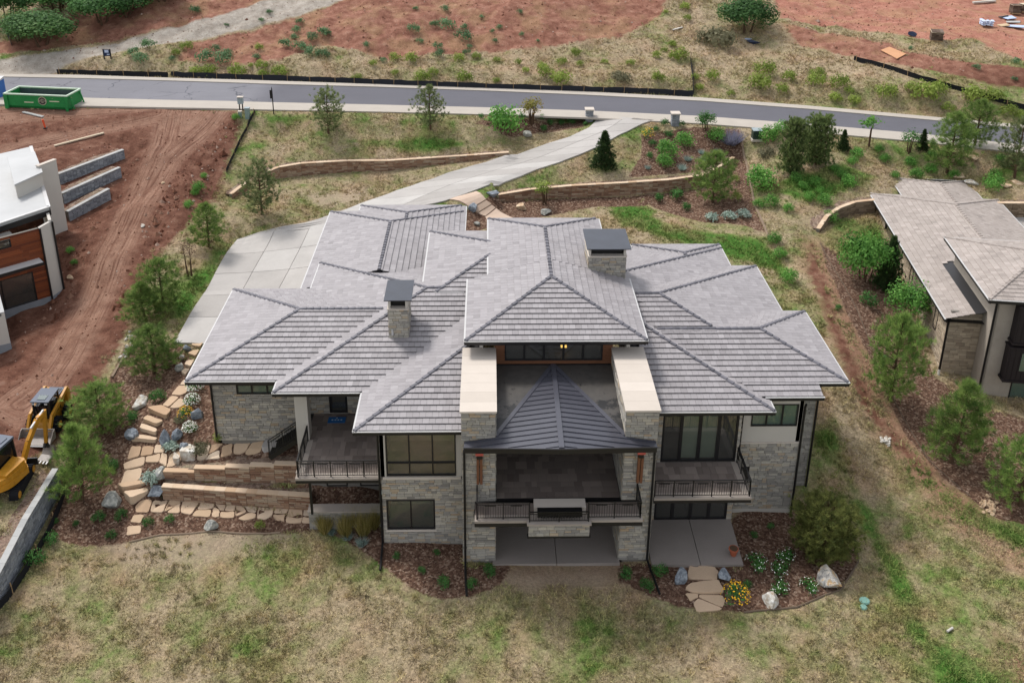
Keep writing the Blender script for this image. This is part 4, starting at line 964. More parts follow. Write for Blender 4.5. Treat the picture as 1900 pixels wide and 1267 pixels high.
# ================================================================== RETAINING WALLS
M_BLOCK = pmat('grey_block', [srgb('6f7278'), srgb('83868b'), srgb('94979b')], .92, .2, 2, .15, 20, .2, .5, 40)
M_BLOCKCAP = pmat('block_cap', [srgb('9a9a98'), srgb('aaa9a6')], .9, .2, 1, .1, 20, .08)
M_SCAP = pmat('sandstone_cap', [srgb('c0a78c'), srgb('ccb69e'), srgb('b69a7e')], .88, .2, 1.5, .1, 20, .08, .2, 40)
M_TANB = pmat('tan_block', [srgb('6e5d4d'), srgb('85735f'), srgb('978570')], .92, .2, 2, .15, 20, .2, .5, 40)
def retaining(key, label, mst, mcap, capl=.62, cap=230, h0=.10, h1=.2, l0=.25, l1=.75, group=None, step=.0):
    d = WALLS[key]; pts, hh, nn = d['pts'], d['hh'], d['n']
    R = thing('retaining_wall', label, 'wall', tuple(pts[0]), group=group)
    core = MB(); S = []; caps = []
    for i in range(len(pts)-1):
        a, b_ = pts[i], pts[i+1]; f = wf(a[:2], b_[:2]); L = f[3]
        za, zb_ = a[2], b_[2]; ta, tb = a[2]+hh[i], b_[2]+hh[i+1]
        if step: ta = tb = round(((ta+tb)/2)/step)*step
        V = [wp(f, s, o, z) for s, zz, tt in ((0, za-.6, ta), (L, zb_-.6, tb)) for o, z in ((0, zz), (0, tt), (-.32, tt), (-.32, zz))]
        core.add(V, [(0, 1, 2, 3), (7, 6, 5, 4), (0, 4, 5, 1), (1, 5, 6, 2), (2, 6, 7, 3), (3, 7, 4, 0)])
        stones(S, f, min(za, zb_)-.3, max(ta, tb), h0=h0, h1=h1, l0=l0, l1=l1, ztop=lambda s: ta+(tb-ta)*s/L-.02, zbase=lambda s: za+(zb_-za)*s/L, proud=.04)
        n = max(1, round(L/capl))
        for q in range(n):
            s0, s1 = L*q/n+.004, L*(q+1)/n-.004; z0, z1 = ta+(tb-ta)*q/n, ta+(tb-ta)*(q+1)/n; m = .004*(q % 2)
            V = [wp(f, s, o, z) for z_ in (0, .06+m) for s, zz in ((s0, z0), (s1, z1)) for o, z in ((.05, zz+z_), (-.30, zz+z_))]
            caps.append((V, [(0, 1, 3, 2), (4, 6, 7, 5), (0, 2, 6, 4), (1, 5, 7, 3), (0, 4, 5, 1), (2, 3, 7, 6)], random.random()))
    K = core.build('core', M_MORTAR, R, world=True)
    bf = MB()
    for i in range(len(pts)-1):
        f = wf(pts[i][:2], pts[i+1][:2]); z0, z1 = pts[i][2]+hh[i]-.03, pts[i+1][2]+hh[i+1]-.03; bf.quad(wp(f, 0, -.2, z0), wp(f, f[3], -.2, z1), wp(f, f[3], -1.15, z1-.02), wp(f, 0, -1.15, z0-.02))
    bf.build('backfill', M_GROUND, R, world=True)
    emit('stone', S, mst, R, cap, 'wall_stones'); emit('cap_stone', caps, mcap, R, 60)
    return R
retaining('w_upper', 'sandstone wall with stepping caps under the upper flagstone path', M_SAND, M_SCAP, 1.2, 200, step=.14)
retaining('w_lower', 'low straight sandstone wall beside the lower flagstone path', M_SAND, M_SCAP, .62, 170)
retaining('w_left', 'long curved sandstone wall in the grass left of the driveway', M_SAND, M_SCAP, .8, 230)
retaining('w_stub', 'short broken sandstone wall end behind the pinyon at the left', M_SAND, M_SCAP, .5, 60)
retaining('w_right', 'long curved sandstone wall right of the driveway with shrubs below it', M_SAND, M_SCAP, .8, 230)
retaining('w_neigh', 'curved tan block wall wrapping the green bed at the tan house', M_TANB, M_SCAP, .6, 120)
retaining('w_neigh2', 'tan block wall behind the court of the tan house at the right edge', M_TANB, M_SCAP, .6, 80)
retaining('t1', 'topmost of the three grey block terrace walls by the white house', M_BLOCK, M_BLOCKCAP, .6, 120, .14, .2, .3, .45)
retaining('t2', 'middle one of the three grey block terrace walls by the white house', M_BLOCK, M_BLOCKCAP, .6, 120, .14, .2, .3, .45)
retaining('t3', 'lowest of the three grey block terrace walls by the white house', M_BLOCK, M_BLOCKCAP, .6, 120, .14, .2, .3, .45)
retaining('w_grey', 'grey block wall with black silt fence at its foot, left edge', M_BLOCK, M_BLOCKCAP, .5, 230, .12, .2, .25, .45)

# ================================================================== TAN HOUSE ON THE RIGHT
M_TTILE = pmat('tan_tile', [srgb('877e78'), srgb('948a83'), srgb('9e948d'), srgb('a89d96')], .7, .3, .6, .12, 20, .1, .2, 50)
M_TRIDGE = pmat('tan_ridge', [srgb('8b817a'), srgb('9c928b')], .7, .3, 1, .1, 20, .1)
M_TSTONE = pmat('tan_stone', [srgb('8b7d6c'), srgb('a2937f'), srgb('b5a58f'), srgb('978a78')], .92, .2, 2, .14, 20, .2, .5, 40)
M_TSTUC = pmat('tan_stucco', [srgb('a0968a')], .92, .2, .9, .22, 9, .10, .2, 30)
TH_ = thing('neighbour_house', 'tan house with brown grey tiled roofs at the right edge', 'house', (26.6, 16.4, 1.0))
FT2 = Frame((26.6, 16.4), -.14)
tb = [(0, 10.6, 0, 22, [PL('L', 0, 6.0), PL('R', 10.6, 6.0), PL('B', 22, 6.0)]),
      (1.74, 15, -1.77, 7.6, [PL('L', 1.74, 8.5), PL('F', -1.77, 8.5), PL('B', 7.6, 8.5)]),
      (2.6, 9.2, 17.5, 26, [PL('L', 2.6, 6.1), PL('R', 9.2, 6.1), PL('B', 26, 6.1)])]
build_roof(TH_, tb, FT2, M_TTILE, M_TRIDGE, tw=.36, te=.36, lift_=.045)
def tw(s0, t0, s1, t1): return wf(FT2.w((s0, t0), 0)[:2], FT2.w((s1, t1), 0)[:2])
def panel(par, f, z0, z1, holes, mat, name='wall'):
    m = MB(); wall_panels(m, f, z0, z1, holes); return m.build(name, mat, par, world=True)
f = tw(.5, 21.4, .5, .55); hh_ = [(3.5, 8.0, 3.2, 5.6)]
w1 = panel(TH_, f, .5, 5.75, hh_, M_MORTAR); S = []; stones(S, f, 1.2, 5.75, hh_, .14, .24, .3, .8)
f2 = tw(.5, .55, 2.5, .55); panel(TH_, f2, .5, 6.3, [], M_MORTAR); stones(S, f2, 1.2, 6.2, (), .14, .24, .3, .7)
emit('stone', S, M_TSTONE, w1, 300, 'wall_stones')
window(TH_, f, 3.5, 8.0, 3.2, 5.6, cols=1, room=1.5, rc=M_BRONZE, name='garage_opening')
window(TH_, tw(.47, 3.4, .47, 2.6), 0.02, .75, 3.6, 5.4, cols=1, room=0, glass=M_GLASS_G); window(TH_, tw(.47, 9.8, .47, 9.0), 0.02, .75, 3.6, 5.2, cols=1, room=0, glass=M_GLASS_G)
for q_ in (tw(3.2, 25.4, 3.2, 21), tw(8.6, 25.4, 3.2, 25.4), tw(8.6, 20, 8.6, 25.4), tw(10, 8, 10, 21.4)): panel(TH_, q_, 3.0, 5.8, [], M_TSTUC, 'stucco_wall')
f3 = tw(2.5, 7.2, 2.5, -1.15); panel(TH_, f3, .3, 8.25, [], M_TSTUC, 'stucco_wall')
f4 = tw(2.5, -1.15, 9, -1.15); h4 = [(1.9, 6, .95, 2.35)]
panel(TH_, f4, .3, 8.25, h4, M_TSTUC, 'stucco_wall'); window(TH_, f4, 1.9, 5.4, .95, 2.35, cols=3, glass=M_GLASS_G, room=1, rc=M_INT, curtain='all')
M_DARKW = pmat('dark_bay', [srgb('1d1719'), srgb('261f20')], .6, .3, 1, .1, 20, .15)
for z0, z1, s0 in ((5.6, 8.1, 1.15), (2.85, 5.2, 1.05)):
    m = MB(); wbox(m, f4, s0, 6, 0, .75, z0, z1); wbox(m, f4, s0-.08, 6, -.02, .83, z0-.14, z0); wbox(m, f4, s0-.08, 6, -.02, .83, z1, z1+.1)
    for q in np.arange(s0+.1, 6, .3): wbox(m, f4, q, q+.25, .75, .77, z0+.02, z1-.02)
    by = m.build('bay', M_DARKW, TH_, world=True); f5 = wf(wp(f4, s0, .78, 0)[:2], wp(f4, 6, .78, 0)[:2])
    m = MB(); m.quad(wp(f5, .8, .02, z0+.75), wp(f5, 3, .02, z0+.75), wp(f5, 3, .02, z1-.35), wp(f5, .8, .02, z1-.35)); m.build('pane', M_GLASS_G, by, world=True)
    m = MB(); m.quad(wp(f5, .8, .005, z0+.75), wp(f5, 3, .005, z0+.75), wp(f5, 3, .005, z1-.35), wp(f5, .8, .005, z1-.35)); m.build('blind', M_INT, by, world=True)
for a, b_ in ((2.44, -1.28),):
    m = MB(); p = FT2.w((a, b_), 0); m.tube([(p[0], p[1], 8.2), (p[0], p[1], .9)], .07, 6); m.build('downspout', M_RAIL, TH_, world=True)
p = FT2.w((.36, .42), 0); m = MB(); m.tube([(p[0], p[1], 5.8), (p[0], p[1], 1.9)], .07, 6); m.build('downspout', M_RAIL, TH_, world=True)
m = MB(); m.tube([(p[0], p[1], 1.9), (p[0]-.1, p[1]-.2, 1.3)], .09, 6); m.build('downspout_boot', M_STUCCO, TH_, world=True)
ct = thing('tan_court', 'court', 'court'); del ct['category']; del ct['label']; ct['kind'] = 'structure'
emit('slab', [slab([G(1850, 402), G(1990, 402), G(1990, 450), G(1880, 450)], dz=.08)], M_CONC, ct)

# ================================================================== WHITE HOUSE UNDER CONSTRUCTION ON THE LEFT
M_WROOF = pmat('white_membrane', [srgb('a8a8a7')], .5, .4, .35, .2, 6, .05)
M_WSTUC = pmat('white_stucco', [srgb('b9b4ac')], .9, .2, .8, .06, 40, .05)
LH = thing('modern_house', 'unfinished flat roofed white house with cedar boards at the left edge', 'house', (-36.2, 26.4, 2.4))
RC_ = P(91, 384, 9.0); RB = P(58, 272, 9.0); RF = P(-2, 415, 9.0); RFF = P(-160, 478, 9.0); RBB = P(-140, 318, 9.0)
m = MB(); poly = [q[:2] for q in (RC_, RB, RBB, RFF, RF)]; m.prism(poly, 8.75, 9.0); m.build('flat_roof', M_WROOF, LH, world=True)
m = MB(); q = [wf(a, b_) for a, b_ in ((RF[:2], RC_[:2]), (RFF[:2], RF[:2]), (RC_[:2], RB[:2]))]
for f in q: wbox(m, f, -.02, f[3]+.02, -.02, .08, 8.35, 8.74)
m.build('fascia', M_BRONZE, LH, world=True)
m = MB()
for f in q: wbox(m, f, -.02, f[3]+.02, -.15, .1, 8.97, 9.05)
m.build('roof_edge', M_LIP, LH, world=True)
# raised roof box
b0 = [P(u, v, 9.02)[:2] for u, v in ((33, 368), (82, 345), (68, 308), (20, 318))]
m = MB(); m.prism(b0, 9.0, 10.1); RBX = m.build('roof_box', M_WSTUC, LH, world=True)
c = np.mean(b0, axis=0); m = MB(); m.prism([tuple(c+(p-c)*1.06) for p in b0], 10.1, 10.22); m.build('box_lid', M_WROOF, RBX, world=True)
# cedar front
wa, wb = P(97, 560, 2.5)[:2], P(-160, 640, 2.5)[:2]; f = wf(wb, wa); Lf = f[3]
hW = [(Lf-5.3, Lf-.95, 3.0, 5.35), (Lf-9, Lf-2.0, 7.65, 8.25)]
panel(LH, f, 3.0, 8.5, hW, M_MORTAR, 'wall'); bd = []; z = 3.0
while z < 8.4:
    for iv in ([(0, Lf)] if not any(h[2] < z+.08 < h[3] for h in hW) else [(0, Lf-5.3), (Lf-.95, Lf)] if z < 5.5 else [(0, Lf-9), (Lf-2.0, Lf)]):
        s = iv[0]
        while s < iv[1]-.05:
            l = min(random.uniform(1.6, 3.4), iv[1]-s); mm_ = MB(); wbox(mm_, f, s+.004, s+l-.004, 0, .02+random.uniform(0, .006), z+.006, z+.16, random.random()); bd.append((mm_.v, mm_.f, mm_.t[0])); s += l
    z += .166
M_REDWOOD = pmat('red_cedar', [srgb('5e2e1c'), srgb('70391f'), srgb('824527'), srgb('4f2618')], .55, .3, 1.5, .2, 8, .25, .1, 20, stretch=(1, 1, 10))
emit('board', bd, M_REDWOOD, LH, 150)
m = MB(); wbox(m, f, 0, Lf, -.2, .03, 1.6, 3.0); m.build('plinth', M_BLOCK, LH, world=True)
window(LH, f, *hW[0], cols=2, room=2, rc=M_BRONZE, name='sliding_door'); window(LH, f, *hW[1], cols=3, room=1, rc=M_BRONZE)
m = MB(); wbox(m, f, 0, Lf-.3, -.05, .95, 6.0, 6.22); cp = m.build('canopy', M_BRONZE, LH, world=True); m = MB(); wbox(m, f, 0, Lf-.36, 0, .9, 6.22, 6.25); m.build('canopy_top', M_LIP, cp, world=True)
# white side wall and fin
sa, sb = wa, P(119, 545, 2.5)[:2]; g = wf(sa, sb)
panel(LH, g, 2.9, 8.5, [], M_WSTUC, 'white_wall'); m = MB(); wbox(m, g, 0, g[3], -.2, .03, 1.6, 2.9); m.build('plinth', M_BLOCK, LH, world=True)
g2 = wf(sb, tuple(np.array(sb)+(RB-RC_)[:2]/np.linalg.norm((RB-RC_)[:2])*12)); panel(LH, g2, 2.4, 8.6, [], M_WSTUC, 'white_wall')
for q in (sa, sb): m = MB(); m.tube([(q[0]+.08, q[1]-.06, 8.5), (q[0]+.08, q[1]-.06, 2.2)], .07, 6); m.build('downspout', M_RAIL, LH, world=True)
fb = P(126, 425, 4.3); ft = wf(P(98, 440, 4.2)[:2], fb[:2]); zt2 = PY(106, 297, fb[1])[2]
m = MB(); wbox(m, ft, -.15, ft[3], -.3, 0, 4.2, zt2); fin = m.build('fin_wall', M_WSTUC, LH, world=True); m = MB(); wbox(m, ft, -.15, ft[3], -.28, -.02, 3.2, 4.2); m.build('footing', M_BLOCK, fin, world=True)
m = MB(); wbox(m, ft, -.18, ft[3]+.03, -.33, .03, zt2, zt2+.06); m.build('coping', M_CAP, fin, world=True)
# low wing at the bottom left
lw = P(22, 648, 2.4)[:2]; g3 = wf(P(-150, 690, 2.4)[:2], lw); panel(LH, g3, 2.9, 5.0, [], M_WSTUC, 'white_wall'); g4 = wf(lw, P(4, 578, 2.4)[:2]); panel(LH, g4, 2.9, 5.2, [], M_WSTUC, 'white_wall')
for q in (g3, g4): m = MB(); wbox(m, q, 0, q[3], -.2, .02, 1.5, 2.9); m.build('plinth', M_BLOCK, LH, world=True)
m = MB(); m.prism([tuple(lw), tuple(g4[0]+g4[1]*g4[3]), tuple(P(-150, 620, 2.4)[:2]), tuple(P(-150, 690, 2.4)[:2])], 5.2, 5.3); m.build('low_roof', M_WROOF, LH, world=True)

# ================================================================== SILT FENCES
M_FAB = pmat('silt_fabric', [srgb('17181c'), srgb('22242b')], .8, .3, 1, .2, 8, .2, .2, 6)
M_STAKE = pmat('stake_wood', [srgb('8f7657'), srgb('a58b69')], .9, .2, 3, .2, 20, .2)
def silt(label, pxs, h=.6, stakes=2.6, lean=.0, mst=None):
    p = resamp([G(u, v) for u, v in pxs], max(6, int(np.linalg.norm(np.diff([G(u, v)[:2] for u, v in pxs], axis=0), axis=1).sum()/.7)))
    R = thing('silt_fence', label, 'fence', (p[0][0], p[0][1], float(zt(p[0][0], p[0][1]))))
    V = []; 
    for i, q in enumerate(p):
        z = float(zt(q[0], q[1])); w_ = random.uniform(-.05, .05); hh = h*random.uniform(.88, 1.03)
        V += [(q[0], q[1], z-.05), (q[0]+w_*.5, q[1]+.03+w_, z+hh*.5), (q[0]+w_*.3, q[1]+lean, z+hh)]
    F = [(3*i+k, 3*i+3+k, 3*i+4+k, 3*i+1+k) for i in range(len(p)-1) for k in (0, 1)]
    V2 = V+[(x, y+.012, z) for x, y, z in V]; b0 = len(V); F2 = F+[tuple(b0+i for i in f[::-1]) for f in F]
    mk('fabric', V2, F2, M_FAB, R, random.random(), True, True)
    L = np.concatenate([[0], np.cumsum(np.linalg.norm(np.diff(p[:, :2], axis=0), axis=1))]); s = .3
    while s < L[-1]:
        x, y = np.interp(s, L, p[:, 0]), np.interp(s, L, p[:, 1]); z = float(zt(x, y)); m = MB(); m.bar((x, y-.04, z-.1), (x+random.uniform(-.05, .05), y-.04, z+h+.18), .045); m.build('stake', mst or M_STAKE, R, world=True); s += stakes*random.uniform(.8, 1.2)
    return R
silt('long black silt fence with wood stakes along the far kerb', px("318,144 480,150 640,156 760,161 900,166 1050,171 1200,176 1286,180"), .72)
silt('short black silt fence at the gravel track end of the far kerb', px("106,138 160,140 240,142 312,144"), .6)
silt('black silt fence turning uphill at the end of the long kerb fence', px("1287,178 1285,150 1281,112"), .8, 1.5, mst=M_RAIL)
silt('black silt fence running down below the red pad at the upper right', px("1584,112 1640,127 1700,147 1760,164 1830,184 1905,205"), .55, 3)
silt('black silt fence between the dirt lot and the left lawn', px("474,210 462,232 450,256 438,282 426,308 420,322"), .45, 2)
silt('black silt fence at the foot of the grey block wall', px("122,898 118,930 104,965 88,998 68,1032 48,1066 26,1100 4,1128 -30,1160"), .55, 2.2)
silt('black silt fence by the oaks in the top left corner', px("4,40 12,62 22,86"), .6, 2)

# ================================================================== STREET FURNITURE
M_GREENBOX = pmat('box_green', [srgb('24362f')], .5, .4); M_GREYBOX = pmat('box_grey', [srgb('8c979a')], .5, .4); M_PED = pmat('pedestal_green', [srgb('4d6b64'), srgb('9aa7a0')], .5, .4)
def pillar(u, v, label):
    p = G(u, v); R = thing('gate_pillar', label, 'pillar', tuple(p), group=None); S = []
    m = MB(); m.box(-.34, .34, -.34, .34, -.3, 1.2); m.build('core', M_MORTAR, R)
    for a, b_ in (((-.34, -.34), (.34, -.34)), ((.34, -.34), (.34, .34)), ((-.34, .34), (-.34, -.34))): stones(S, wf(a, b_), 0, 1.2, h0=.12, h1=.2, l0=.2, l1=.4)
    emit('stone', S, M_BLOCK, R, 80, world=False); m = MB(); m.box(-.45, .45, -.45, .45, 1.2, 1.32); m.build('cap_stone', M_CAP, R)
pillar(1093, 225, 'grey stone gate pillar with pale cap, left of the driveway mouth'); pillar(1252, 233, 'grey stone gate pillar with pale cap, right of the driveway mouth')
p = G(1403, 259); R = thing('utility_box', 'dark green utility box on a pale pad near the road', 'utility box', tuple(p)); m = MB(); m.box(-.5, .5, -.45, .45, -.1, .12); m.build('pad', M_CAP, R)
m = MB(); m.box(-.42, .42, -.36, .36, .12, .95); m.build('cabinet', M_GREENBOX, R); m = MB(); m.prism([(-.45, -.4), (.45, -.4), (.45, .4), (-.45, .4)], .95, [.99, .99, 1.05, 1.05]); m.build('lid', M_GREYBOX, R)
def pedestal(u, v, h, w_, label, mt, mc):
    p = G(u, v); R = thing('utility_pedestal', label, 'pedestal', tuple(p)); m = MB(); m.box(-w_/2, w_/2, -w_/2, w_/2, -.1, h); m.build('cabinet', mt, R); m = MB(); m.box(-w_/2-.03, w_/2+.03, -w_/2-.03, w_/2+.03, h, h+.1); m.build('cap', mc, R); return R
pedestal(460, 219, .95, .42, 'blue grey utility pedestal with pale cap nearest the silt fence', M_PED, M_GREYBOX); pedestal(446, 217, .5, .3, 'short green utility pedestal with pale top', M_PED, M_CAP)
p = G(448, 206); R = thing('electric_meter', 'grey meter box on a dark post beside the pavement', 'meter box', tuple(p)); m = MB(); m.bar((-.15, 0, -.1), (-.15, 0, 1.), .1); m.bar((.15, 0, -.1), (.15, 0, 1.), .1); m.build('post', M_RAIL, R); m = MB(); m.box(-.26, .26, -.2, .16, .75, 1.4); m.build('cabinet', M_GREYBOX, R); m = MB(); m.box(-.3, .3, -.24, .2, 1.4, 1.47); m.build('lid', M_CAP, R)
p = G(508, 212); R = thing('street_sign', 'black sign post with a dark blade beside the road', 'sign', tuple(p)); m = MB(); m.bar((0, 0, -.2), (0, 0, 2.6), .09); m.build('post', M_RAIL, R); m = MB(); m.box(-.18, .04, -.25, -.2, 1.65, 2.5); m.build('blade', M_RAIL, R); m = MB(); m.bar((0, 0, 2.6), (0, 0, 2.75), .05); m.build('finial', M_RAIL, R)
p = G(200, 110); R = thing('site_sign', 'small dark notice board on two posts by the gravel track', 'sign', tuple(p)); 
for x in (-.38, .38): m = MB(); m.bar((x, 0, -.2), (x, 0, 1.15), .11); m.build('post', M_RAIL, R)
M_NAVY = pmat('sign_navy', [srgb('1d2a48')], .5, .3); M_SIGNW = pmat('sign_white', [srgb('aeb9d0')], .5, .3)
m = MB(); m.box(-.33, .33, -.07, -.02, .35, 1.1); m.build('panel', M_NAVY, R); m = MB(); m.box(-.22, .22, -.085, -.072, .75, 1.05); m.build('notice', M_SIGNW, R); m = MB(); m.box(.0, .3, -.085, -.072, .5, .6); m.build('notice', M_SIGNW, R)
M_OR = pmat('marker_orange', [srgb('d1502b')], .6, .3); p = G(84, 238); R = thing('marker_post', 'orange marker post standing in the dirt lot', 'marker', tuple(p)); m = MB(); m.tube([(0, 0, 0), (-.12, 0, .85)], .09, 8); m.build('tube', M_OR, R); m = MB(); m.tube([(0, 0, -.03), (0, 0, .06)], .2, 8); m.build('foot', M_RAIL, R)
# ------------------------------------------------------------------ dumpster
M_GRN = pmat('dumpster_green', [srgb('137030'), srgb('248043')], .6, .35, 1.5, .4, 7, .4); M_RIMP = pmat('dumpster_rim', [srgb('b7c7b4')], .6, .3, 2, .2); M_INSD = pmat('dumpster_inside', [srgb('3b4a4c')], .8, .2, 1.5, .4, 8, .3)
a, b_ = G(12, 201), G(128, 207); L_ = float(np.linalg.norm((b_-a)[:2])); ang = math.atan2(b_[1]-a[1], b_[0]-a[0])
R = thing('dumpster', 'long green roll off dumpster with a round badge beside the road', 'dumpster', (a[0], a[1], float(min(a[2], b_[2]))), ang)
W_, H_ = 2.6, 1.5; t_ = .08
def extr(m, prof, x0, x1, t=.5):
    n = len(prof); return m.add([(x, y, z) for x in (x0, x1) for y, z in prof], [tuple(range(n-1, -1, -1)), tuple(range(n, 2*n))]+[(i, (i+1) % n, n+(i+1) % n, n+i) for i in range(n)], t)
m = MB(); extr(m, [(.18, .12), (.0, .38), (.0, H_), (t_, H_), (t_, .42), (.24, .2)], 0, L_); m.build('side_wall', M_GRN, R); m = MB(); extr(m, [(W_-.18, .12), (W_-.24, .2), (W_-t_, .42), (W_-t_, H_), (W_, H_), (W_, .38)], 0, L_); m.build('side_wall', M_GRN, R)
for x0, x1 in ((0, t_), (L_-t_, L_)): m = MB(); m.box(x0, x1, t_+.002, W_-t_-.002, .16, H_-.01); m.build('end_wall', M_GRN, R)
m = MB(); m.box(t_, L_-t_, .2, W_-.2, .1, .18); m.build('floor', M_INSD, R); m = MB(); m.box(t_+.01, L_-t_-.01, W_-t_-.03, W_-t_-.003, .4, H_-.06); m.build('liner', M_INSD, R)
m = MB(); m.box(-.06, L_+.06, -.07, .11, H_, H_+.12); m.box(-.06, L_+.06, W_-.11, W_+.07, H_, H_+.12); m.box(-.06, .1, .11, W_-.11, H_, H_+.12); m.box(L_-.1, L_+.06, .11, W_-.11, H_, H_+.12); m.build('rim', M_RIMP, R)
m = MB(); m.box(-.05, .35, -.12, 0, .0, H_-.02); m.build('corner_post', M_GRN, R); m = MB(); m.box(L_-.25, L_+.02, -.1, -.002, .0, H_-.02); m.build('corner_post', M_GRN, R)
for y in (.35, W_-.35):
    m = MB(); m.bar((L_+.02, y, .15), (L_+.45, y, .1), .1, .14); m.bar((L_+.42, y, .15), (L_+.08, y, H_-.1), .1, .12); m.build('hook_frame', M_GRN, R)
for x in (.6, L_-.5): 
    for y in (.5, W_-.5): m = MB(); m.tube([(x, y-.15, .1), (x, y+.15, .1)], .11, 8); m.build('roller', M_RAIL, R)
M_BADGE = pmat('badge_cream', [srgb('c9c3a8')], .6, .3); M_BADGED = pmat('badge_dark', [srgb('3a2a30')], .6, .3)
def disc(m, cx, cz, r, y, n=24, r0=0., a0=0., a1=2*math.pi):
    V = []; F = []
    for i in range(n+1):
        an = a0+(a1-a0)*i/n; V += [(cx+r*math.cos(an), y, cz+r*math.sin(an)), (cx+r0*math.cos(an), y, cz+r0*math.sin(an))]
    return m.add(V, [(2*i, 2*i+1, 2*i+3, 2*i+2) for i in range(n)])
bx_ = L_*.60; m = MB(); disc(m, bx_, .96, .44, -.012); m.tube([(bx_, -.012, .96), (bx_, .0, .96)], .44, 24); Bd = m.build('badge', M_BADGE, R)
m = MB(); disc(m, bx_, .96, .34, -.018, 12, .22, .35, math.pi-.35); disc(m, bx_, .96, .36, -.018, 12, .2, math.pi+.35, 2*math.pi-.35); m.build('badge_ring', M_BADGED, Bd)
def lettering(txt, size, mat, parent, loc, rot, name='lettering'):
    cu = bpy.data.curves.new(name, 'FONT'); cu.body = txt; cu.size = size; cu.align_x = 'CENTER'; cu.align_y = 'CENTER'; cu.extrude = .004
    tmp = bpy.data.objects.new(name, cu); COL.objects.link(tmp); dg = bpy.context.evaluated_depsgraph_get(); me = bpy.data.meshes.new_from_object(tmp.evaluated_get(dg)); bpy.data.objects.remove(tmp)
    me.materials.clear(); me.materials.append(mat); o = bpy.data.objects.new(name, me); COL.objects.link(o); o.parent = parent; o.location = loc; o.rotation_euler = rot; return o
lettering('5280', .27, M_BADGED, Bd, (bx_, -.024, .97), (math.pi/2, 0, 0))
for x0, x1, z in ((bx_-1.9, bx_-.95, .72), (bx_+.75, bx_+1.75, .9)): m = MB(); m.box(x0, x1, -.012, -.001, z, z+.1); m.build('stripe', M_BADGE, R)
M_CARD = pmat('cardboard', [srgb('a98f6f'), srgb('c4b39a')], .9, .1, 2, .2)
DA = a.copy()
def carton(lx, ly, s, rz, label):
    q = (DA[0]+lx*math.cos(ang)-ly*math.sin(ang), DA[1]+lx*math.sin(ang)+ly*math.cos(ang)); m = MB(); m.box(-s, s, -s*.7, s*.7, 0, s); R2 = thing('cardboard_box', label, 'box', (q[0], q[1], R.location[2]+.19), rz+ang)
    m.build('carton', M_CARD, R2); m = MB(); m.prism([(-s, -s*.7), (s, -s*.7), (s*1.1, -s*1.2), (-s*1.1, -s*1.2)], [s, s, s+.2, s+.2], [s+.02, s+.02, s+.22, s+.22]); m.build('flap', M_CARD, R2)
carton(L_*.52, 1.3, .8, .1, 'left cardboard box inside the green dumpster'); carton(L_*.83, 1.25, .85, .4, 'right crumpled cardboard box inside the green dumpster')
p = G(-3, 182); R = thing('portable_toilet', 'blue portable toilet cut off by the left edge', 'toilet', tuple(p)); M_BLUE = pmat('toilet_blue', [srgb('2d63a8')], .5, .4); m = MB(); m.box(-.6, .6, -.6, .6, 0, 1.9); m.build('cabin', M_BLUE, R); m = MB(); m.prism([(-.65, -.65), (.65, -.65), (.65, .65), (-.65, .65)], 1.9, [2., 2., 2.15, 2.15]); m.build('roof', M_LIP, R); m = MB(); m.box(-.4, .4, -.63, -.602, .1, 1.75); m.build('door', M_BLUE, R)

# ================================================================== MACHINES
M_YEL = pmat('machine_yellow', [srgb('b37d1c'), srgb('a57018')], .5, .4, 1.6, .3, 7, .35); M_TYRE = pmat('tyre_rubber', [srgb('17171a')], .9, .2, 3, .2, 20, .3, .3, 30); M_CABG = pmat('cab_grey', [srgb('3b4250'), srgb('525a69')], .45, .4, 1, .1)
M_STEEL = pmat('worn_steel', [srgb('6b625c'), srgb('8d847b')], .5, .4, 2, .3, 12, .3, .2, 20); M_DGL = pmat('machine_glass', [srgb('121619')], .08, .6)
f0, f1 = G(112, 752), G(72, 806); d_ = (f1-f0)[:2]; rz = math.atan2(-d_[0], d_[1]); c_ = G(93, 786)
SS = thing('skid_steer', 'yellow skid steer loader with a grey bucket on the dirt lot', 'loader', (c_[0], c_[1], float(zt(c_[0], c_[1]))-.02), rz)
def part(name, mat, parent, fn, **k): m = MB(); fn(m); return m.build(name, mat, parent, **k)
ch = part('body', M_YEL, SS, lambda m: (extr(m, [(-1.5, .45), (-1.5, 1.15), (-1.2, 1.5), (-.55, 1.5), (-.45, .75), (.85, .7), (1.05, .35), (.9, .28), (-1.3, .28)], -.5, .5)))
part('engine_cover', M_CABG, SS, lambda m: (extr(m, [(-1.55, 1.1), (-1.5, 1.62), (-.72, 1.62), (-.72, 1.5), (-1.2, 1.5)], -.46, .46)))
part('grille', M_DGL, SS, lambda m: m.box(-.36, .36, -1.35, -.85, 1.625, 1.64))
def cabf(m):
    for x in (-.47, .47):
        for y in (-.6, .62): m.bar((x, y, .75), (x, y*.92, 2.0), .09)
        m.bar((x, -.6, 1.3), (x, .6, 1.3), .05)
        for y in np.arange(-.5, .6, .16): m.bar((x, y, .8), (x, y, 1.95), .025)
    for x in (-.2, .2): m.bar((x, .6, .8), (x, .58, 1.95), .03)
part('cab_frame', M_RAIL, SS, cabf); part('cab_interior', M_DGL, SS, lambda m: m.box(-.42, .42, -.5, .5, .72, 1.6))
part('cab_roof', M_CABG, SS, lambda m: m.prism([(-.52, -.7), (.52, -.7), (.55, .72), (-.55, .72)], 1.98, [2.08]*2+[2.05]*2)); part('roof_hatch', M_GLASS_G, SS, lambda m: m.box(-.25, .25, .05, .5, 2.07, 2.085))
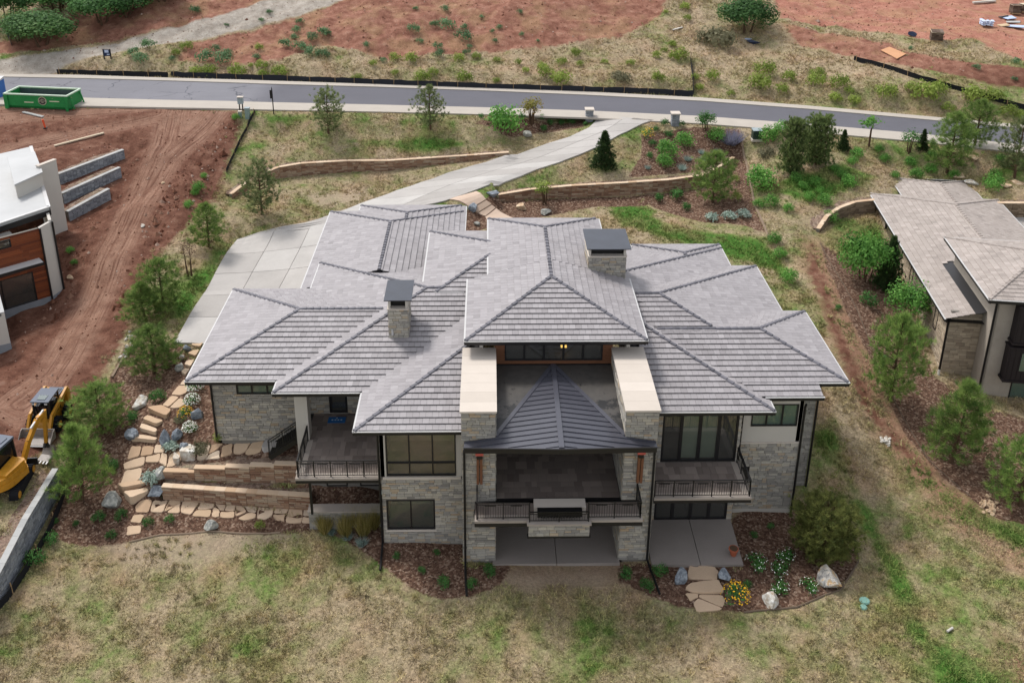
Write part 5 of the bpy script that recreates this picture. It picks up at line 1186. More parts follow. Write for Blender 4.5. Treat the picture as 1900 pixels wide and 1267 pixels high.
for sx_ in (-1, 1):
    part('lift_arm', M_YEL, SS, lambda m: (m.bar((sx_*.66, -1.35, 1.7), (sx_*.66, .75, 1.15), .14, .24), m.bar((sx_*.66, .75, 1.2), (sx_*.66, 1.3, .42), .14, .22), m.bar((sx_*.66, -1.35, 1.75), (sx_*.66, -1.25, .9), .12, .2)))
    part('tower', M_YEL, SS, lambda m: m.box(sx_*.6-.09, sx_*.6+.09, -1.6, -1.15, .7, 1.55))
    for y in (-.78, .55):
        wh = part('wheel', M_TYRE, SS, lambda m: (m.tube([(sx_*.62, y, .42), (sx_*.64, y, .42), (sx_*.92, y, .42), (sx_*.94, y, .42)], [.36, .42, .42, .36], 18), [m.box(sx_*.78-.15, sx_*.78+.15, y-.05+.43*math.cos(k*.524), y+.05+.43*math.cos(k*.524), .38+.43*math.sin(k*.524), .46+.43*math.sin(k*.524)) for k in range(12)]))
        part('rim', M_YEL, wh, lambda m: (m.tube([(sx_*.94, y, .42), (sx_*.955, y, .42)], [.22, .19], 14), m.tube([(sx_*.955, y, .42), (sx_*.97, y, .42)], .07, 8)))
part('bucket', M_STEEL, SS, lambda m: (extr(m, [(1.3, .1), (1.3, .62), (1.36, .62), (1.38, .14), (2.15, .06), (2.15, .0), (1.36, .02)], -.95, .95), extr(m, [(1.3, .1), (1.3, .62), (1.5, .58), (2.1, .06), (1.36, .02)], -.98, -.94), extr(m, [(1.3, .1), (1.3, .62), (1.5, .58), (2.1, .06), (1.36, .02)], .94, .98)))
part('cutting_edge', M_LIP, SS, lambda m: m.box(-.97, .97, 2.12, 2.22, -.005, .02))
part('light', M_LIP, SS, lambda m: m.box(.3, .45, .68, .74, 1.85, 1.95)); part('light', M_LIP, SS, lambda m: m.box(-.45, -.3, .68, .74, 1.85, 1.95))
# excavator
f0, f1 = G(44, 916), G(68, 868); d_ = (f1-f0)[:2]; rz = math.atan2(-d_[0], d_[1]); c_ = G(16, 902)
EX = thing('mini_excavator', 'yellow mini excavator with dark cab cut off by the left edge', 'excavator', (c_[0], c_[1], float(zt(c_[0], c_[1]))-.02), rz)
for sx_ in (-1, 1):
    tr = part('track', M_TYRE, EX, lambda m: (extr(m, [(-1.15, .02), (-1.4, .2), (-1.36, .42), (-1.15, .55), (1.15, .55), (1.36, .42), (1.4, .2), (1.15, .02)], sx_*.78-.22, sx_*.78+.22), [m.box(sx_*.78-.23, sx_*.78+.23, y, y+.07, .54, .585) for y in np.arange(-1.15, 1.1, .17)], [m.box(sx_*.78-.23, sx_*.78+.23, -1.43, -1.36, z, z+.06) for z in (.15, .3)]))
    part('sprocket', M_YEL, tr, lambda m: [m.tube([(sx_*1.0, y, .28), (sx_*1.02, y, .28)], .2, 12) for y in (-1.1, 1.1)])
part('undercarriage', M_RAIL, EX, lambda m: m.box(-.56, .56, -.7, .7, .2, .62)); part('blade', M_RAIL, EX, lambda m: (m.box(-1.0, 1.0, 1.75, 1.83, .05, .5), m.bar((-.4, .7, .3), (-.4, 1.75, .25), .1), m.bar((.4, .7, .3), (.4, 1.75, .25), .1)))
rs = -.32
def rot(x, y, a_=rs): return (x*math.cos(a_)-y*math.sin(a_), x*math.sin(a_)+y*math.cos(a_))
def house_f(m):
    # rounded counterweight and engine housing
    pr = [(.95*math.cos(t)*1.02, -.35+1.15*math.sin(t)) for t in np.linspace(math.pi, 2*math.pi, 14)]+[(.97, .6), (.55, .95), (-.97, .95)]
    m.prism([rot(*q) for q in pr], .68, 1.05); m.prism([rot(x*.96, y*.96) for x, y in pr], 1.05, [1.35]*len(pr))
hb_ = part('upper_body', M_YEL, EX, house_f)
part('engine_hood', M_YEL, EX, lambda m: m.prism([rot(*q) for q in ((.1, -.9), (.8, -.85), (.92, .5), (.1, .6))], 1.35, [1.42, 1.5, 1.6, 1.6]))
part('cab', M_RAIL, EX, lambda m: [m.bar((*rot(x, y), 1.2), (*rot(x*1.0, y*.95), 2.55), .09) for x, y in ((-.95, -.55), (.05, -.55), (.05, .9), (-.95, .9))]+[m.bar((*rot(*a), 1.25), (*rot(*b), 1.25), .09) for a, b in (((-.95, -.55), (.05, -.55)), ((.05, -.55), (.05, .9)), ((.05, .9), (-.95, .9)), ((-.95, .9), (-.95, -.55)))])
part('cab_glass', M_DGL, EX, lambda m: m.prism([rot(*q) for q in ((-.92, -.52), (.02, -.52), (.02, .86), (-.92, .86))], 1.2, 2.5)); part('cab_roof', M_CABG, EX, lambda m: m.prism([rot(*q) for q in ((-1.0, -.6), (.1, -.6), (.1, .95), (-1., .95))], 2.52, 2.66)); part('roof_rack', M_CABG, EX, lambda m: m.prism([rot(*q) for q in ((-.8, .2), (-.1, .2), (-.1, .7), (-.8, .7))], 2.66, 2.7))
part('badge_panel', M_RAIL, EX, lambda m: m.add([(*rot(x, y), z) for x, y in ((-.62, -1.44), (.42, -1.49)) for z in (1.02, 1.32)], [(0, 2, 3, 1)]))
q = rot(-.1, -1.50); M_WHITE = pmat('letter_white', [srgb('d8d8d6')], .5, .3); lettering('CAT', .36, M_WHITE, EX, (q[0], q[1], 1.17), (math.pi/2, 0, rs-.03))
pz = [(*rot(.35, 1.0), 1.0), (*rot(.4, 1.6), 1.9), (*rot(.45, 2.5), 2.75), (*rot(.48, 3.05), 2.8)]
part('boom', M_YEL, EX, lambda m: [m.bar(pz[i], pz[i+1], .2, .28) for i in range(3)]); part('boom_cylinder', M_LIP, EX, lambda m: (m.bar((*rot(.35, 1.15), 1.2), (*rot(.42, 2.2), 2.4), .1), m.bar((*rot(.44, 1.9), 2.55), (*rot(.48, 3.05), 3.0), .09)))
part('stick', M_YEL, EX, lambda m: m.bar((*rot(.48, 3.12), 2.95), (*rot(.48, 2.8), 1.0), .16, .24)); part('stick_linkage', M_RAIL, EX, lambda m: (m.bar((*rot(.48, 2.95), 1.3), (*rot(.48, 2.6), .75), .12), m.bar((*rot(.48, 2.8), 1.0), (*rot(.48, 2.9), .6), .14)))
eb = part('bucket', M_STEEL, EX, lambda m: m.add([(*rot(x, y), z) for x in (.12, .84) for y, z in ((2.95, .75), (3.05, .35), (2.75, .08), (2.3, .05), (2.25, .1), (2.7, .2), (2.85, .4))], [(6, 5, 4, 3, 2, 1, 0), (7, 8, 9, 10, 11, 12, 13)]+[(i, (i+1) % 7, 7+(i+1) % 7, 7+i) for i in range(7)]))
part('bucket_tooth', M_LIP, eb, lambda m: [m.bar((*rot(x, 2.3), .08), (*rot(x, 2.08), .05), .07, .05) for x in (.18, .39, .6, .8)])
# ================================================================== PLANTS
def leafmat(name, stops, rand=.18, rough=.7):
    if name in MATS: return MATS[name]
    m, nt, b = newmat(name)
    col = ramp(nt, attr(nt, 'tint'), [(i/(len(stops)-1), c) for i, c in enumerate(stops)])
    oi = N(nt, 'ShaderNodeObjectInfo').outputs['Random']
    vm = N(nt, 'ShaderNodeVectorMath', operation='SCALE'); nt.links.new(col, vm.inputs[0]); nt.links.new(math_(nt, 'MULTIPLY_ADD', oi, 2*rand, 1-rand), vm.inputs['Scale'])
    nt.links.new(vm.outputs[0], b.inputs['Base Color']); b.inputs['Roughness'].default_value = rough; b.inputs['Specular IOR Level'].default_value = .2
    out = nt.nodes['Material Output']; tl = N(nt, 'ShaderNodeBsdfTranslucent'); nt.links.new(vm.outputs[0], tl.inputs[0]); mx = N(nt, 'ShaderNodeMixShader'); mx.inputs[0].default_value = .42
    nt.links.new(b.outputs[0], mx.inputs[1]); nt.links.new(tl.outputs[0], mx.inputs[2]); nt.links.new(mx.outputs[0], out.inputs[0])
    MATS[name] = m; return m
M_BARK = pmat('bark', [srgb('4a3a2e'), srgb('5f4b3b')], .95, .1, 3, .2, 20, .3, objco=True)
M_PINE = leafmat('pine_needles', [srgb('456030'), srgb('637e3f'), srgb('81984f'), srgb('9aad62')])
M_PINED = leafmat('dense_pine_needles', [srgb('4a5630'), srgb('656d3a'), srgb('7e8347'), srgb('949656')])
M_PINON = leafmat('pinyon_needles', [srgb('4a5836'), srgb('626f47'), srgb('7b8558'), srgb('909769')])
M_JUN = leafmat('juniper_green', [srgb('465634'), srgb('5e6f43'), srgb('76864f'), srgb('8a9660')])
M_SPR = leafmat('spruce_green', [srgb('2c3f26'), srgb('3f5530'), srgb('566b3d')])
M_OAK = leafmat('oak_leaves', [srgb('2b4727'), srgb('3d5f33'), srgb('527842'), srgb('678c52')])
M_OAKL = leafmat('oak_leaves_light', [srgb('37552f'), srgb('4a6e3d'), srgb('64874f'), srgb('7a985f')])
M_BRIGHT = leafmat('bright_leaves', [srgb('3d662f'), srgb('528139'), srgb('699a46'), srgb('80ad57')])
M_DKSH = leafmat('dark_shrub', [srgb('2f562b'), srgb('416c35'), srgb('558243'), srgb('68934f')])
M_RABB = leafmat('rabbitbrush', [srgb('56682d'), srgb('70823a'), srgb('8a9a48'), srgb('9dab58')])
M_SAGE = leafmat('sage', [srgb('45623f'), srgb('5a7a53'), srgb('708d65'), srgb('86a079')])
M_SILV = leafmat('silver_sage', [srgb('72867a'), srgb('8ea094'), srgb('a9b8ac'), srgb('bcc8be')])
M_BLUEG = leafmat('blue_grass', [srgb('6a8078'), srgb('869a92'), srgb('a0b0a8'), srgb('b9c5bd')])
M_LAV = leafmat('lavender', [srgb('75768e'), srgb('8d8da6'), srgb('a6a4bd'), srgb('8a9188')])
M_REDL = leafmat('bronze_leaves', [srgb('6a6a32'), srgb('83803c'), srgb('96904a'), srgb('9a7440')])
M_FEATH = leafmat('feather_grass', [srgb('676631'), srgb('8a8044'), srgb('a3955a'), srgb('bcab78')])
M_DRYB = leafmat('dry_twigs', [srgb('6b5546'), srgb('81695a'), srgb('8f7a6a')])
M_GREYB = leafmat('grey_brush', [srgb('5f5d47'), srgb('77745a'), srgb('8c876c')])
M_FLW = pmat('white_petals', [srgb('dcdcd2')], .7, .2); M_FLY = pmat('yellow_petals', [srgb('dca820')], .7, .2)
def unit(v): return v/(np.linalg.norm(v, axis=-1, keepdims=True)+1e-9)
def tris_from(c, d, L, W, rng):
    n = len(c); side = unit(np.cross(d, rng.normal(size=(n, 3)))); tip = c+d*L[:, None]
    return np.stack([c-side*W[:, None], c+side*W[:, None], tip], 1).reshape(-1, 3)
def tuft_cloud(cen, out, rng, n=14, L=.24, W=.03, up=.35, spread=.95):
    k = len(cen); c = np.repeat(cen, n, 0); o = np.repeat(out, n, 0)
    d = unit(o*.55+rng.normal(size=(k*n, 3))*spread*.6+np.array([0, 0, up])); LL = L*rng.uniform(.7, 1.2, k*n); WW = W*rng.uniform(.7, 1.2, k*n)
    t = np.repeat(rng.random(k), n)*.75+rng.random(k*n)*.25
    return tris_from(c+rng.normal(size=(k*n, 3))*L*.15, d, LL, WW, rng), t
def make_pine(name, H, R, seed, mat, prof, whorls=13, per=5, L=.24, n=14, tw=.030, bare=.12, droop=.2, fr=(.4, .55, .7, .85, 1.), cat='tree'):
    rng = np.random.default_rng(seed); root = thing(name, 'x', cat)
    b = MB(); bend = rng.normal(size=2)*H*.015; zz = np.linspace(0, 1, 6)
    b.tube([(bend[0]*math.sin(z*3), bend[1]*math.sin(z*2.5), H*.97*z-.1*(z == 0)) for z in zz], [H*.024*(1-z*.9)+.012 for z in zz], 7)
    cen = []; out = []
    for i in range(whorls):
        t = bare+(.97-bare)*(i+rng.uniform(-.2, .2))/(whorls-1); t = min(max(t, .05), .985); r = R*prof((t-bare)/(1-bare)); base = np.array([bend[0]*math.sin(t*3), bend[1]*math.sin(t*2.5), H*t])
        for k in range(per):
            if rng.random() < .06: continue
            a = 2*math.pi*(k+rng.uniform(-.3, .3))/per+i*2.4; rr = r*rng.uniform(.72, 1.12); d = np.array([math.cos(a), math.sin(a), droop+.5*t])
            tip = base+d*rr; b.tube([base, base+d*rr*.5-[0, 0, rr*.04], tip], [.018*H*.35*(1-t)+.014, .014, .006], 4)
            for f in fr:
                m = max(1, int(1+f*rr*2.0))
                for _ in range(m):
                    p = base+d*rr*f+rng.normal(size=3)*np.array([.16, .16, .09])*(.5+f)*min(1, rr); cen.append(p); out.append(d*.8+[0, 0, .25])
    cen.append(np.array([0, 0, H*.98])); out.append(np.array([0, 0, 1.]))
    b.build('trunk', M_BARK, root); V, t = tuft_cloud(np.array(cen), unit(np.array(out)), rng, n, L, tw)
    mk_tris('crown', V, 3, mat, t, root); return root
def leaf_quads(c, nrm, s, rng):
    n = len(c); a = unit(np.cross(nrm, rng.normal(size=(n, 3)))); b = np.cross(nrm, a); S = (s*rng.uniform(.6, 1.25, n))[:, None]
    return np.stack([c-a*S, c-b*S*.55, c+a*S, c+b*S*.55], 1).reshape(-1, 3)
def clump_cloud(rx, rz, n, clumps, size, rng, zc, low=.0, spread=.34):
    q = unit(rng.normal(size=(clumps, 3))); q[:, 2] = np.abs(q[:, 2])*.9+(-.55*rng.random(clumps)*(low < .01)-.05); rad = rng.uniform(.62, 1., clumps)[:, None]
    cc = q*rad*np.array([rx, rx, rz])*.82; i = rng.integers(0, clumps, n); off = rng.normal(size=(n, 3))*spread*np.array([rx, rx, rz]); p = cc[i]+off*.62
    e = (p/np.array([rx, rx, rz])); rr = np.linalg.norm(e, axis=1); p = p/np.maximum(1, rr/1.05)[:, None]
    nr = unit(unit(off)*.7+unit(p)*.5+rng.normal(size=(n, 3))*.45+[0, 0, .3]); t = np.clip(rng.random(clumps)[i]*.6+rng.random(n)*.4, 0, 1); p = p+[0, 0, zc]
    return leaf_quads(p, nr, size, rng), t
def make_leafy(name, H, R, seed, mat, n=1500, clumps=26, size=.09, trunk=.3, stems=1, cat='tree', low=0., zr=None, squash=1.):
    rng = np.random.default_rng(seed); root = thing(name, 'x', cat); b = MB()
    zr = zr or H*(1-trunk)/2; zc = H-zr
    for k in range(stems):
        a = 2*math.pi*k/stems+.4; o = np.array([math.cos(a), math.sin(a), 0])*(.0 if stems == 1 else .12*R)
        pts = [o-[0, 0, .1], o*1.5+[0, 0, H*trunk], o*2.5+rng.normal(size=3)*.08*R+[0, 0, zc+zr*.2]]; b.tube(pts, [H*.022+.01, H*.015+.008, .008], 6)
        for j in range(5):
            q = unit(rng.normal(size=3)*[1, 1, .4]+[0, 0, .5])*R*.75; b.tube([pts[1], (pts[1]+pts[2])/2, (pts[1]+pts[2])/2+q], [.02*H*.3+.006, .012, .005], 4)
    b.build('trunk' if cat == 'tree' else 'stem', M_BARK, root); V, t = clump_cloud(R, zr, n, clumps, size, rng, zc, low)
    mk_tris('crown' if cat == 'tree' else 'foliage', V, 4, mat, t, root); return root
def make_shrub(name, seed, mat, n=420, clumps=16, size=.055, hr=.8, cat='shrub', flower=None, nf=60, spiky=False, upz=.75):
    """a unit shrub: 1 m wide, hr m high, scaled when placed"""
    rng = np.random.default_rng(seed); root = thing(name, 'x', cat)
    if spiky:
        k = 26; a = rng.random(k)*2*math.pi; r = np.sqrt(rng.random(k))*.22; c = np.stack([r*np.cos(a), r*np.sin(a), np.full(k, .0)], 1); c = np.repeat(c, n//k, 0); m = len(c)
        d = unit(np.stack([c[:, 0]*2.2+rng.normal(size=m)*.33, c[:, 1]*2.2+rng.normal(size=m)*.33, np.full(m, upz)], 1)); L = rng.uniform(.55, 1.05, m)*hr
        V = tris_from(c, d, L, np.full(m, size*.3), rng); mk_tris('blades', V, 3, mat, rng.random(m), root); return root
    V, t = clump_cloud(.5, hr*.62, n, clumps, size, rng, hr*.36, .02, .36); V[:, 2] = np.maximum(V[:, 2], .0)
    mk_tris('foliage', V, 4, mat, t, root)
    if flower:
        q = unit(rng.normal(size=(nf, 3))); q[:, 2] = np.abs(q[:, 2]); p = q*[.5, .5, hr*.62]*rng.uniform(.92, 1.08, (nf, 1))+[0, 0, hr*.38]; V = leaf_quads(p, unit(q+[0, 0, .8]+rng.normal(size=(nf, 3))*.2), .042, rng); mk_tris('flower', V, 4, flower, rng.random(nf), root, kind='stuff')
    return root
USED = set()
ORD = ['first', 'second', 'third', 'fourth', 'fifth', 'sixth', 'seventh', 'eighth', 'ninth', 'tenth', 'eleventh', 'twelfth', '13th', '14th', '15th', '16th', '17th', '18th', '19th', '20th', '21st', '22nd', '23rd', '24th', '25th', '26th', '27th', '28th', '29th', '30th', '31st', '32nd', '33rd', '34th', '35th', '36th', '37th', '38th', '39th', '40th', '41st', '42nd', '43rd', '44th', '45th', '46th', '47th', '48th', '49th', '50th']
def place(proto, u, v, label, group=None, H=None, R=None, vtop=None, wpx=None, H0=1., R0=.5, sink=.04, name=None):
    p = G(u, v); dist = (p-CAM)@FW
    if vtop is not None: H = PY(u, vtop, p[1])[2]-p[2]
    if wpx is not None: R = wpx/2*dist/FPX
    sc = (R/R0, R/R0, (H/H0) if H else R/R0); loc = (p[0], p[1], p[2]-sink); rz = random.random()*6.28
    if proto.name not in USED: USED.add(proto.name); o = proto; o.location = loc; o.rotation_euler = (0, 0, rz); o.scale = sc; o['label'] = label
    else: o = copy_tree(proto, loc=loc, rotz=rz, scale=sc, label=label)
    if group: o['group'] = group
    return o
cone = lambda t: (1-t)**.85*.98+.04
rnd = lambda t: max(.12, math.sin(math.pi*min(1, (t*.80+.24)))**.75)
oval = lambda t: max(.15, math.sin(math.pi*min(1, (t*.72+.22)))**.6)
PINES = [make_pine('pine_tree', 4.5, 1.6, 11+i, M_PINE, (lambda t: cone(t)*.6+.4*rnd(t), rnd, lambda t: cone(t)*.85+.15*rnd(t))[i % 3], 13, 6, .31, 22, .013, fr=(.5, .72, .88, 1.)) for i in range(3)]
DENSE = make_pine('pine_tree', 4.0, 1.9, 31, M_PINED, oval, 15, 9, .29, 22, .014, .04, .25, (.5, .7, .85, .95, 1.02))
PINY = [make_pine('pinyon_tree', 3.5, 1.3, 41+i, M_PINON, (oval, rnd)[i], 12, 5, .24, 22, .016, fr=(.5, .75, 1.)) for i in range(2)]
JUN = make_pine('juniper_tree', 3.6, 1.2, 51, M_JUN, oval, 16, 8, .2, 24, .02, .04, .3)
SPR = make_pine('spruce_tree', 3.0, 1.0, 61, M_SPR, cone, 17, 8, .18, 20, .018, .03, -.05, (.35, .5, .65, .8, .92, 1.))
GP_ = 'young pines on the slope left of the house'
for i, (u, v, vt, w_, lab) in enumerate([
 (388, 460, 370, 78, 'pine nearest the driveway corner beside the bare sapling'), (304, 572, 474, 92, 'pine between the dirt lot and the driveway, upper of two touching'), (272, 596, 518, 92, 'pine touching the dirt lot edge just below another pine'),
 (286, 692, 598, 116, 'broad pine above the white boulder left of the house'), (190, 802, 706, 112, 'broad pine nearest the skid steer bucket'), (152, 928, 782, 116, 'tall pine at the end of the grey block wall')]):
    place(PINES[i % 3], u, v, lab, GP_, vtop=vt+8, wpx=w_*.92, H0=4.5, R0=1.75)
for i, (u, v, vt, w_, lab) in enumerate([(1651, 742, 575, 112, 'tall pine beside the tan house corner, left of its downspout'), (1764, 858, 700, 140, 'broad bright pine in front of the tan house'), (1892, 938, 800, 145, 'pine cut off by the right edge below the tan house')]):
    place(PINES[(i+1) % 3], u, v, lab, 'pines beside the tan house', vtop=vt+10, wpx=w_*.92, H0=4.5, R0=1.75)
place(PINES[1], 1322, 376, 'light green pine growing against the right sandstone wall', vtop=282, wpx=80, H0=4.5, R0=1.75)
for i, (u, v, vt, w_, lab) in enumerate([(1757, 320, 210, 80, 'pale pine by the road, left of a taller one'), (1808, 272, 186, 62, 'tall pine by the road behind a paler one')]): place(PINES[i], u, v, lab, 'pines by the road at the right', vtop=vt, wpx=w_*1.15, H0=4.5, R0=1.75)
place(DENSE, 1526, 1026, 'dense dark green pine beside the lower right wall of the grey house', vtop=944, wpx=114, H0=4.0, R0=1.95)
for i, (u, v, vt, w_, lab) in enumerate([(610, 248, 171, 62, 'thin pinyon on the lawn left of the driveway, nearest the sign post'), (799, 240, 160, 60, 'pinyon with a bare trunk on the lawn near the road'), (486, 398, 304, 72, 'pinyon at the left end of the curved sandstone wall'), (1882, 330, 222, 80, 'pinyon cut off by the right edge near the road')]):
    place(PINY[i % 2], u, v, lab, 'pinyons around the plots', vtop=vt, wpx=w_, H0=3.5, R0=1.4)
place(JUN, 1468, 324, 'dark juniper below the road, left of the pair', 'pair of dark junipers', vtop=229, wpx=50, H0=3.6, R0=1.25); place(JUN, 1514, 306, 'dark juniper below the road, right of the pair', 'pair of dark junipers', vtop=221, wpx=58, H0=3.6, R0=1.25)
place(SPR, 1120, 309, 'cone shaped spruce on the lawn right of the driveway', vtop=244, wpx=44, H0=3., R0=1.0); place(SPR, 1564, 277, 'small spruce by the road near the sapling', vtop=241, wpx=22, H0=3., R0=1.); place(SPR, 1711, 277, 'small spruce by the road beside a bronze shrub', vtop=240, wpx=22, H0=3., R0=1.)
# broadleaf trees
OAK = [make_leafy('oak_tree', 5, 2.6, 71+i, (M_OAK, M_OAKL)[i], 5200, 60, .15, .12, 3) for i in range(2)]
for i, (u, v, vt, w_, k, lab) in enumerate([(1385, 60, -12, 108, 0, 'lone dark oak on the dry slope beside the red pad'), (78, 84, 12, 130, 1, 'pale green oak at the upper left nearest the gravel track'), (36, 78, 22, 60, 1, 'small pale oak at the foot of the upper left oaks'), (190, 44, -28, 110, 0, 'dark oak behind the pale one at the upper left'), (20, 40, -40, 90, 0, 'dark oak in the very top left corner'), (235, 30, -34, 100, 0, 'rightmost dark oak of the top left thicket'), (110, 20, -40, 120, 0, 'dark oak at the top edge above the pale oak'), (300, 2, -50, 90, 0, 'dark oak cut off by the top edge right of the thicket')]):
    place(OAK[k], u, v, lab, 'oak thicket', vtop=vt, wpx=w_, H0=5, R0=2.6)
YNG = make_leafy('ornamental_tree', 2.4, .8, 81, M_REDL, 520, 22, .085, .3, 4); place(YNG, 986, 228, 'small bronze leaved tree beside the road at the round shrub', vtop=177, wpx=48, H0=2.4, R0=.8)
SAP = make_leafy('sapling', 2.4, .8, 83, M_RABB, 300, 12, .085, .4, 3); place(SAP, 1010, 378, 'slim sapling in front of the right sandstone wall', vtop=332, wpx=46, H0=2.4, R0=.8)
SAP2 = make_leafy('sapling', 2.4, .8, 84, M_BRIGHT, 150, 7, .11, .55, 1); place(SAP2, 1612, 272, 'bare stemmed sapling with bright leaves against the road', vtop=214, wpx=56, H0=2.4, R0=.8)
BR = make_leafy('ornamental_tree', 2.4, .8, 85, M_DKSH, 420, 16, .085, .25, 3); place(BR, 1686, 283, 'dark leaved small tree by the road between spruces', vtop=236, wpx=40, H0=2.4, R0=.8)
ASP = make_leafy('upright_tree', 4, 1.3, 86, M_BRIGHT, 2600, 40, .09, .08, 2); place(ASP, 1680, 604, 'upright green tree against the tan house wall', vtop=512, wpx=84, H0=4, R0=1.3)
MPL = make_leafy('broad_shrub', 2.6, 1.9, 87, M_BRIGHT, 3600, 46, .10, .1, 4, cat='shrub'); place(MPL, 1604, 520, 'large bright green shrub beside the tan house', vtop=428, wpx=112, H0=2.6, R0=1.9)
place(SPR, 1645, 532, 'dark blue green conifer behind the large bright shrub', vtop=440, wpx=50, H0=3, R0=1.)
BARE = make_leafy('bare_sapling', 3, .9, 88, M_DRYB, 260, 26, .06, .25, 2); place(BARE, 352, 512, 'brown leafless sapling on the bank left of the driveway', vtop=432, wpx=46, H0=3, R0=.9)
# shrubs
def sh(name, seed, mat, **k): return make_shrub(name, seed, mat, **k)
DK = [sh('round_shrub', 101+i, M_DKSH, n=520, hr=.85) for i in range(2)]; RAB = [sh('rabbitbrush', 111+i, M_RABB, n=460, clumps=14, hr=.75) for i in range(3)]; SG = [sh('sagebrush', 121+i, M_SAGE, n=380, clumps=12, hr=.65) for i in range(2)]
SIL = sh('silver_sage', 131, M_SILV, n=320, size=.075, hr=.6); BLU = sh('blue_grass', 132, M_BLUEG, n=260, size=.05, hr=.8, spiky=True, cat='grass'); FEA = sh('feather_grass', 133, M_FEATH, n=700, size=.06, hr=2.0, upz=1.9, spiky=True, cat='grass')
LAV = sh('lavender_shrub', 134, M_LAV, n=520, size=.045, hr=1.0, spiky=True); WH = sh('white_flower', 135, M_DKSH, n=300, hr=.75, cat='flowers', flower=M_FLW, nf=230); WHS = sh('white_flower', 136, M_DKSH, n=460, hr=.6, cat='flowers', flower=M_FLW, nf=32); YE = sh('yellow_flower', 137, M_DKSH, n=260, hr=.8, cat='flowers', flower=M_FLY, nf=120)
GRB = sh('grey_brush', 138, M_GREYB, n=600, clumps=20, hr=.5); YG = sh('yellow_green_shrub', 139, M_RABB, n=520, hr=1.15); BSH = sh('green_bush', 140, M_BRIGHT, n=900, clumps=24, size=.045, hr=.8)
def many(protos, items, fmt, group, hk=None):
    items = sorted(items)
    for i, it in enumerate(items):
        u, v, w_ = it[:3]; place(protos[i % len(protos)] if isinstance(protos, list) else protos, u, v, fmt.format(ORD[i]), group if len(items) > 1 else None, wpx=w_*1.1, H0=1., R0=.5)
Z1 = lambda s: [(x*.3368, y*.3368, w_) for x, y, w_ in s]; Z2 = lambda s: [(600+x*.3474, y*.3474, w_) for x, y, w_ in s]; Z3 = lambda s: [(1240+x*.3474, y*.3474, w_) for x, y, w_ in s]
Z6 = lambda s: [(1060+x*.2368, 180+y*.2368, w_) for x, y, w_ in s]
many(SG, Z1([(1070, 75, 24), (1485, 78, 15), (1245, 145, 10), (1440, 122, 13), (820, 268, 30), (770, 345, 30), (745, 300, 24), (1190, 278, 20), (1250, 310, 22), (950, 332, 14), (1225, 352, 36), (1140, 345, 38), (1410, 330, 20), (1655, 132, 18), (1635, 180, 20), (1622, 222, 20), (1575, 262, 26), (1650, 275, 28), (1720, 222, 24), (1785, 198, 26), (1710, 300, 28), (1780, 312, 26)])+Z2([(15, 192, 18), (650, 58, 19), (495, 56, 12), (475, 172, 26), (600, 148, 22), (655, 160, 34), (755, 156, 16), (745, 214, 34), (510, 230, 16), (605, 264, 22), (622, 302, 22), (770, 292, 18), (780, 258, 12), (1050, 72, 14), (940, 156, 14), (905, 175, 11), (1060, 192, 12), (915, 228, 14), (845, 100, 12), (1145, 226, 10), (230, 248, 16), (15, 304, 16), (320, 332, 14)]),
     '{} from the left of the grey green sage clumps on the red slope', 'sage clumps on the red slope')
many(RAB, Z1([(1030, 275, 24), (970, 305, 18), (1430, 275, 18), (1380, 370, 12), (1445, 380, 24), (1450, 428, 22), (1540, 425, 32), (1080, 415, 26), (1160, 418, 30), (1310, 422, 34)])+Z2([(385, 328, 24), (470, 332, 26), (265, 352, 18), (180, 435, 22), (380, 400, 16), (535, 436, 34), (590, 402, 20), (758, 440, 34), (720, 330, 24), (820, 316, 18), (925, 332, 14), (920, 444, 16), (1040, 345, 16), (1085, 388, 16), (1170, 368, 20), (1190, 408, 30), (1265, 452, 40), (1350, 298, 22), (1370, 355, 16), (1270, 348, 22), (1500, 342, 14), (1640, 350, 18), (1790, 434, 28), (1780, 312, 20), (1870, 316, 20), (1820, 278, 14), (1865, 245, 14), (1830, 72, 10)]),
     '{} from the left of the yellow green bushes left of the fence end', 'bushes on the slope beyond the road')
many(RAB, Z3([(85, 54, 22), (100, 112, 18), (20, 252, 18), (55, 322, 34), (240, 432, 30), (145, 425, 18), (165, 482, 18), (330, 512, 16), (510, 405, 42), (500, 480, 46), (605, 496, 26), (640, 432, 30), (790, 418, 30), (785, 462, 34), (905, 468, 38), (965, 500, 20), (895, 545, 28), (1000, 556, 26), (1160, 520, 40), (1300, 490, 26), (1360, 540, 54), (1450, 500, 36), (1495, 600, 26), (1640, 560, 52), (1740, 540, 36), (1810, 622, 34), (1890, 640, 26)]),
     '{} from the left of the yellow green bushes right of the fence end', 'bushes on the slope beyond the road')
place(GRB, 1585-300+42, 84, 'wide grey brown brush below the lone dark oak', wpx=76); place(GRB, 1152, 150, 'round olive brush on the dry slope near the fence end', wpx=40); place(GRB, 1420, 290, 'grey brush clump beside the mulch border right of the drive', wpx=36)
many(BSH, [(1500, 268, 42), (1425, 264, 40), (1450, 250, 34), (1412, 350, 58), (1430, 383, 30)], '{} from the left of the bright bushes right of the mulch bed', 'bright bushes right of the mulch bed')
many(BSH, [(1436, 452, 28), (1446, 478, 26), (1462, 522, 34), (1408, 384, 22), (1490, 350, 20)], '{} from the left of the small bushes along the right border', 'small bushes along the right border')
place(BSH, 938, 246, 'large round green shrub by the road in the left bed', wpx=74); place(DK[0], 1612, 566, 'clipped round shrub in the mulch beside the tan house', wpx=36)
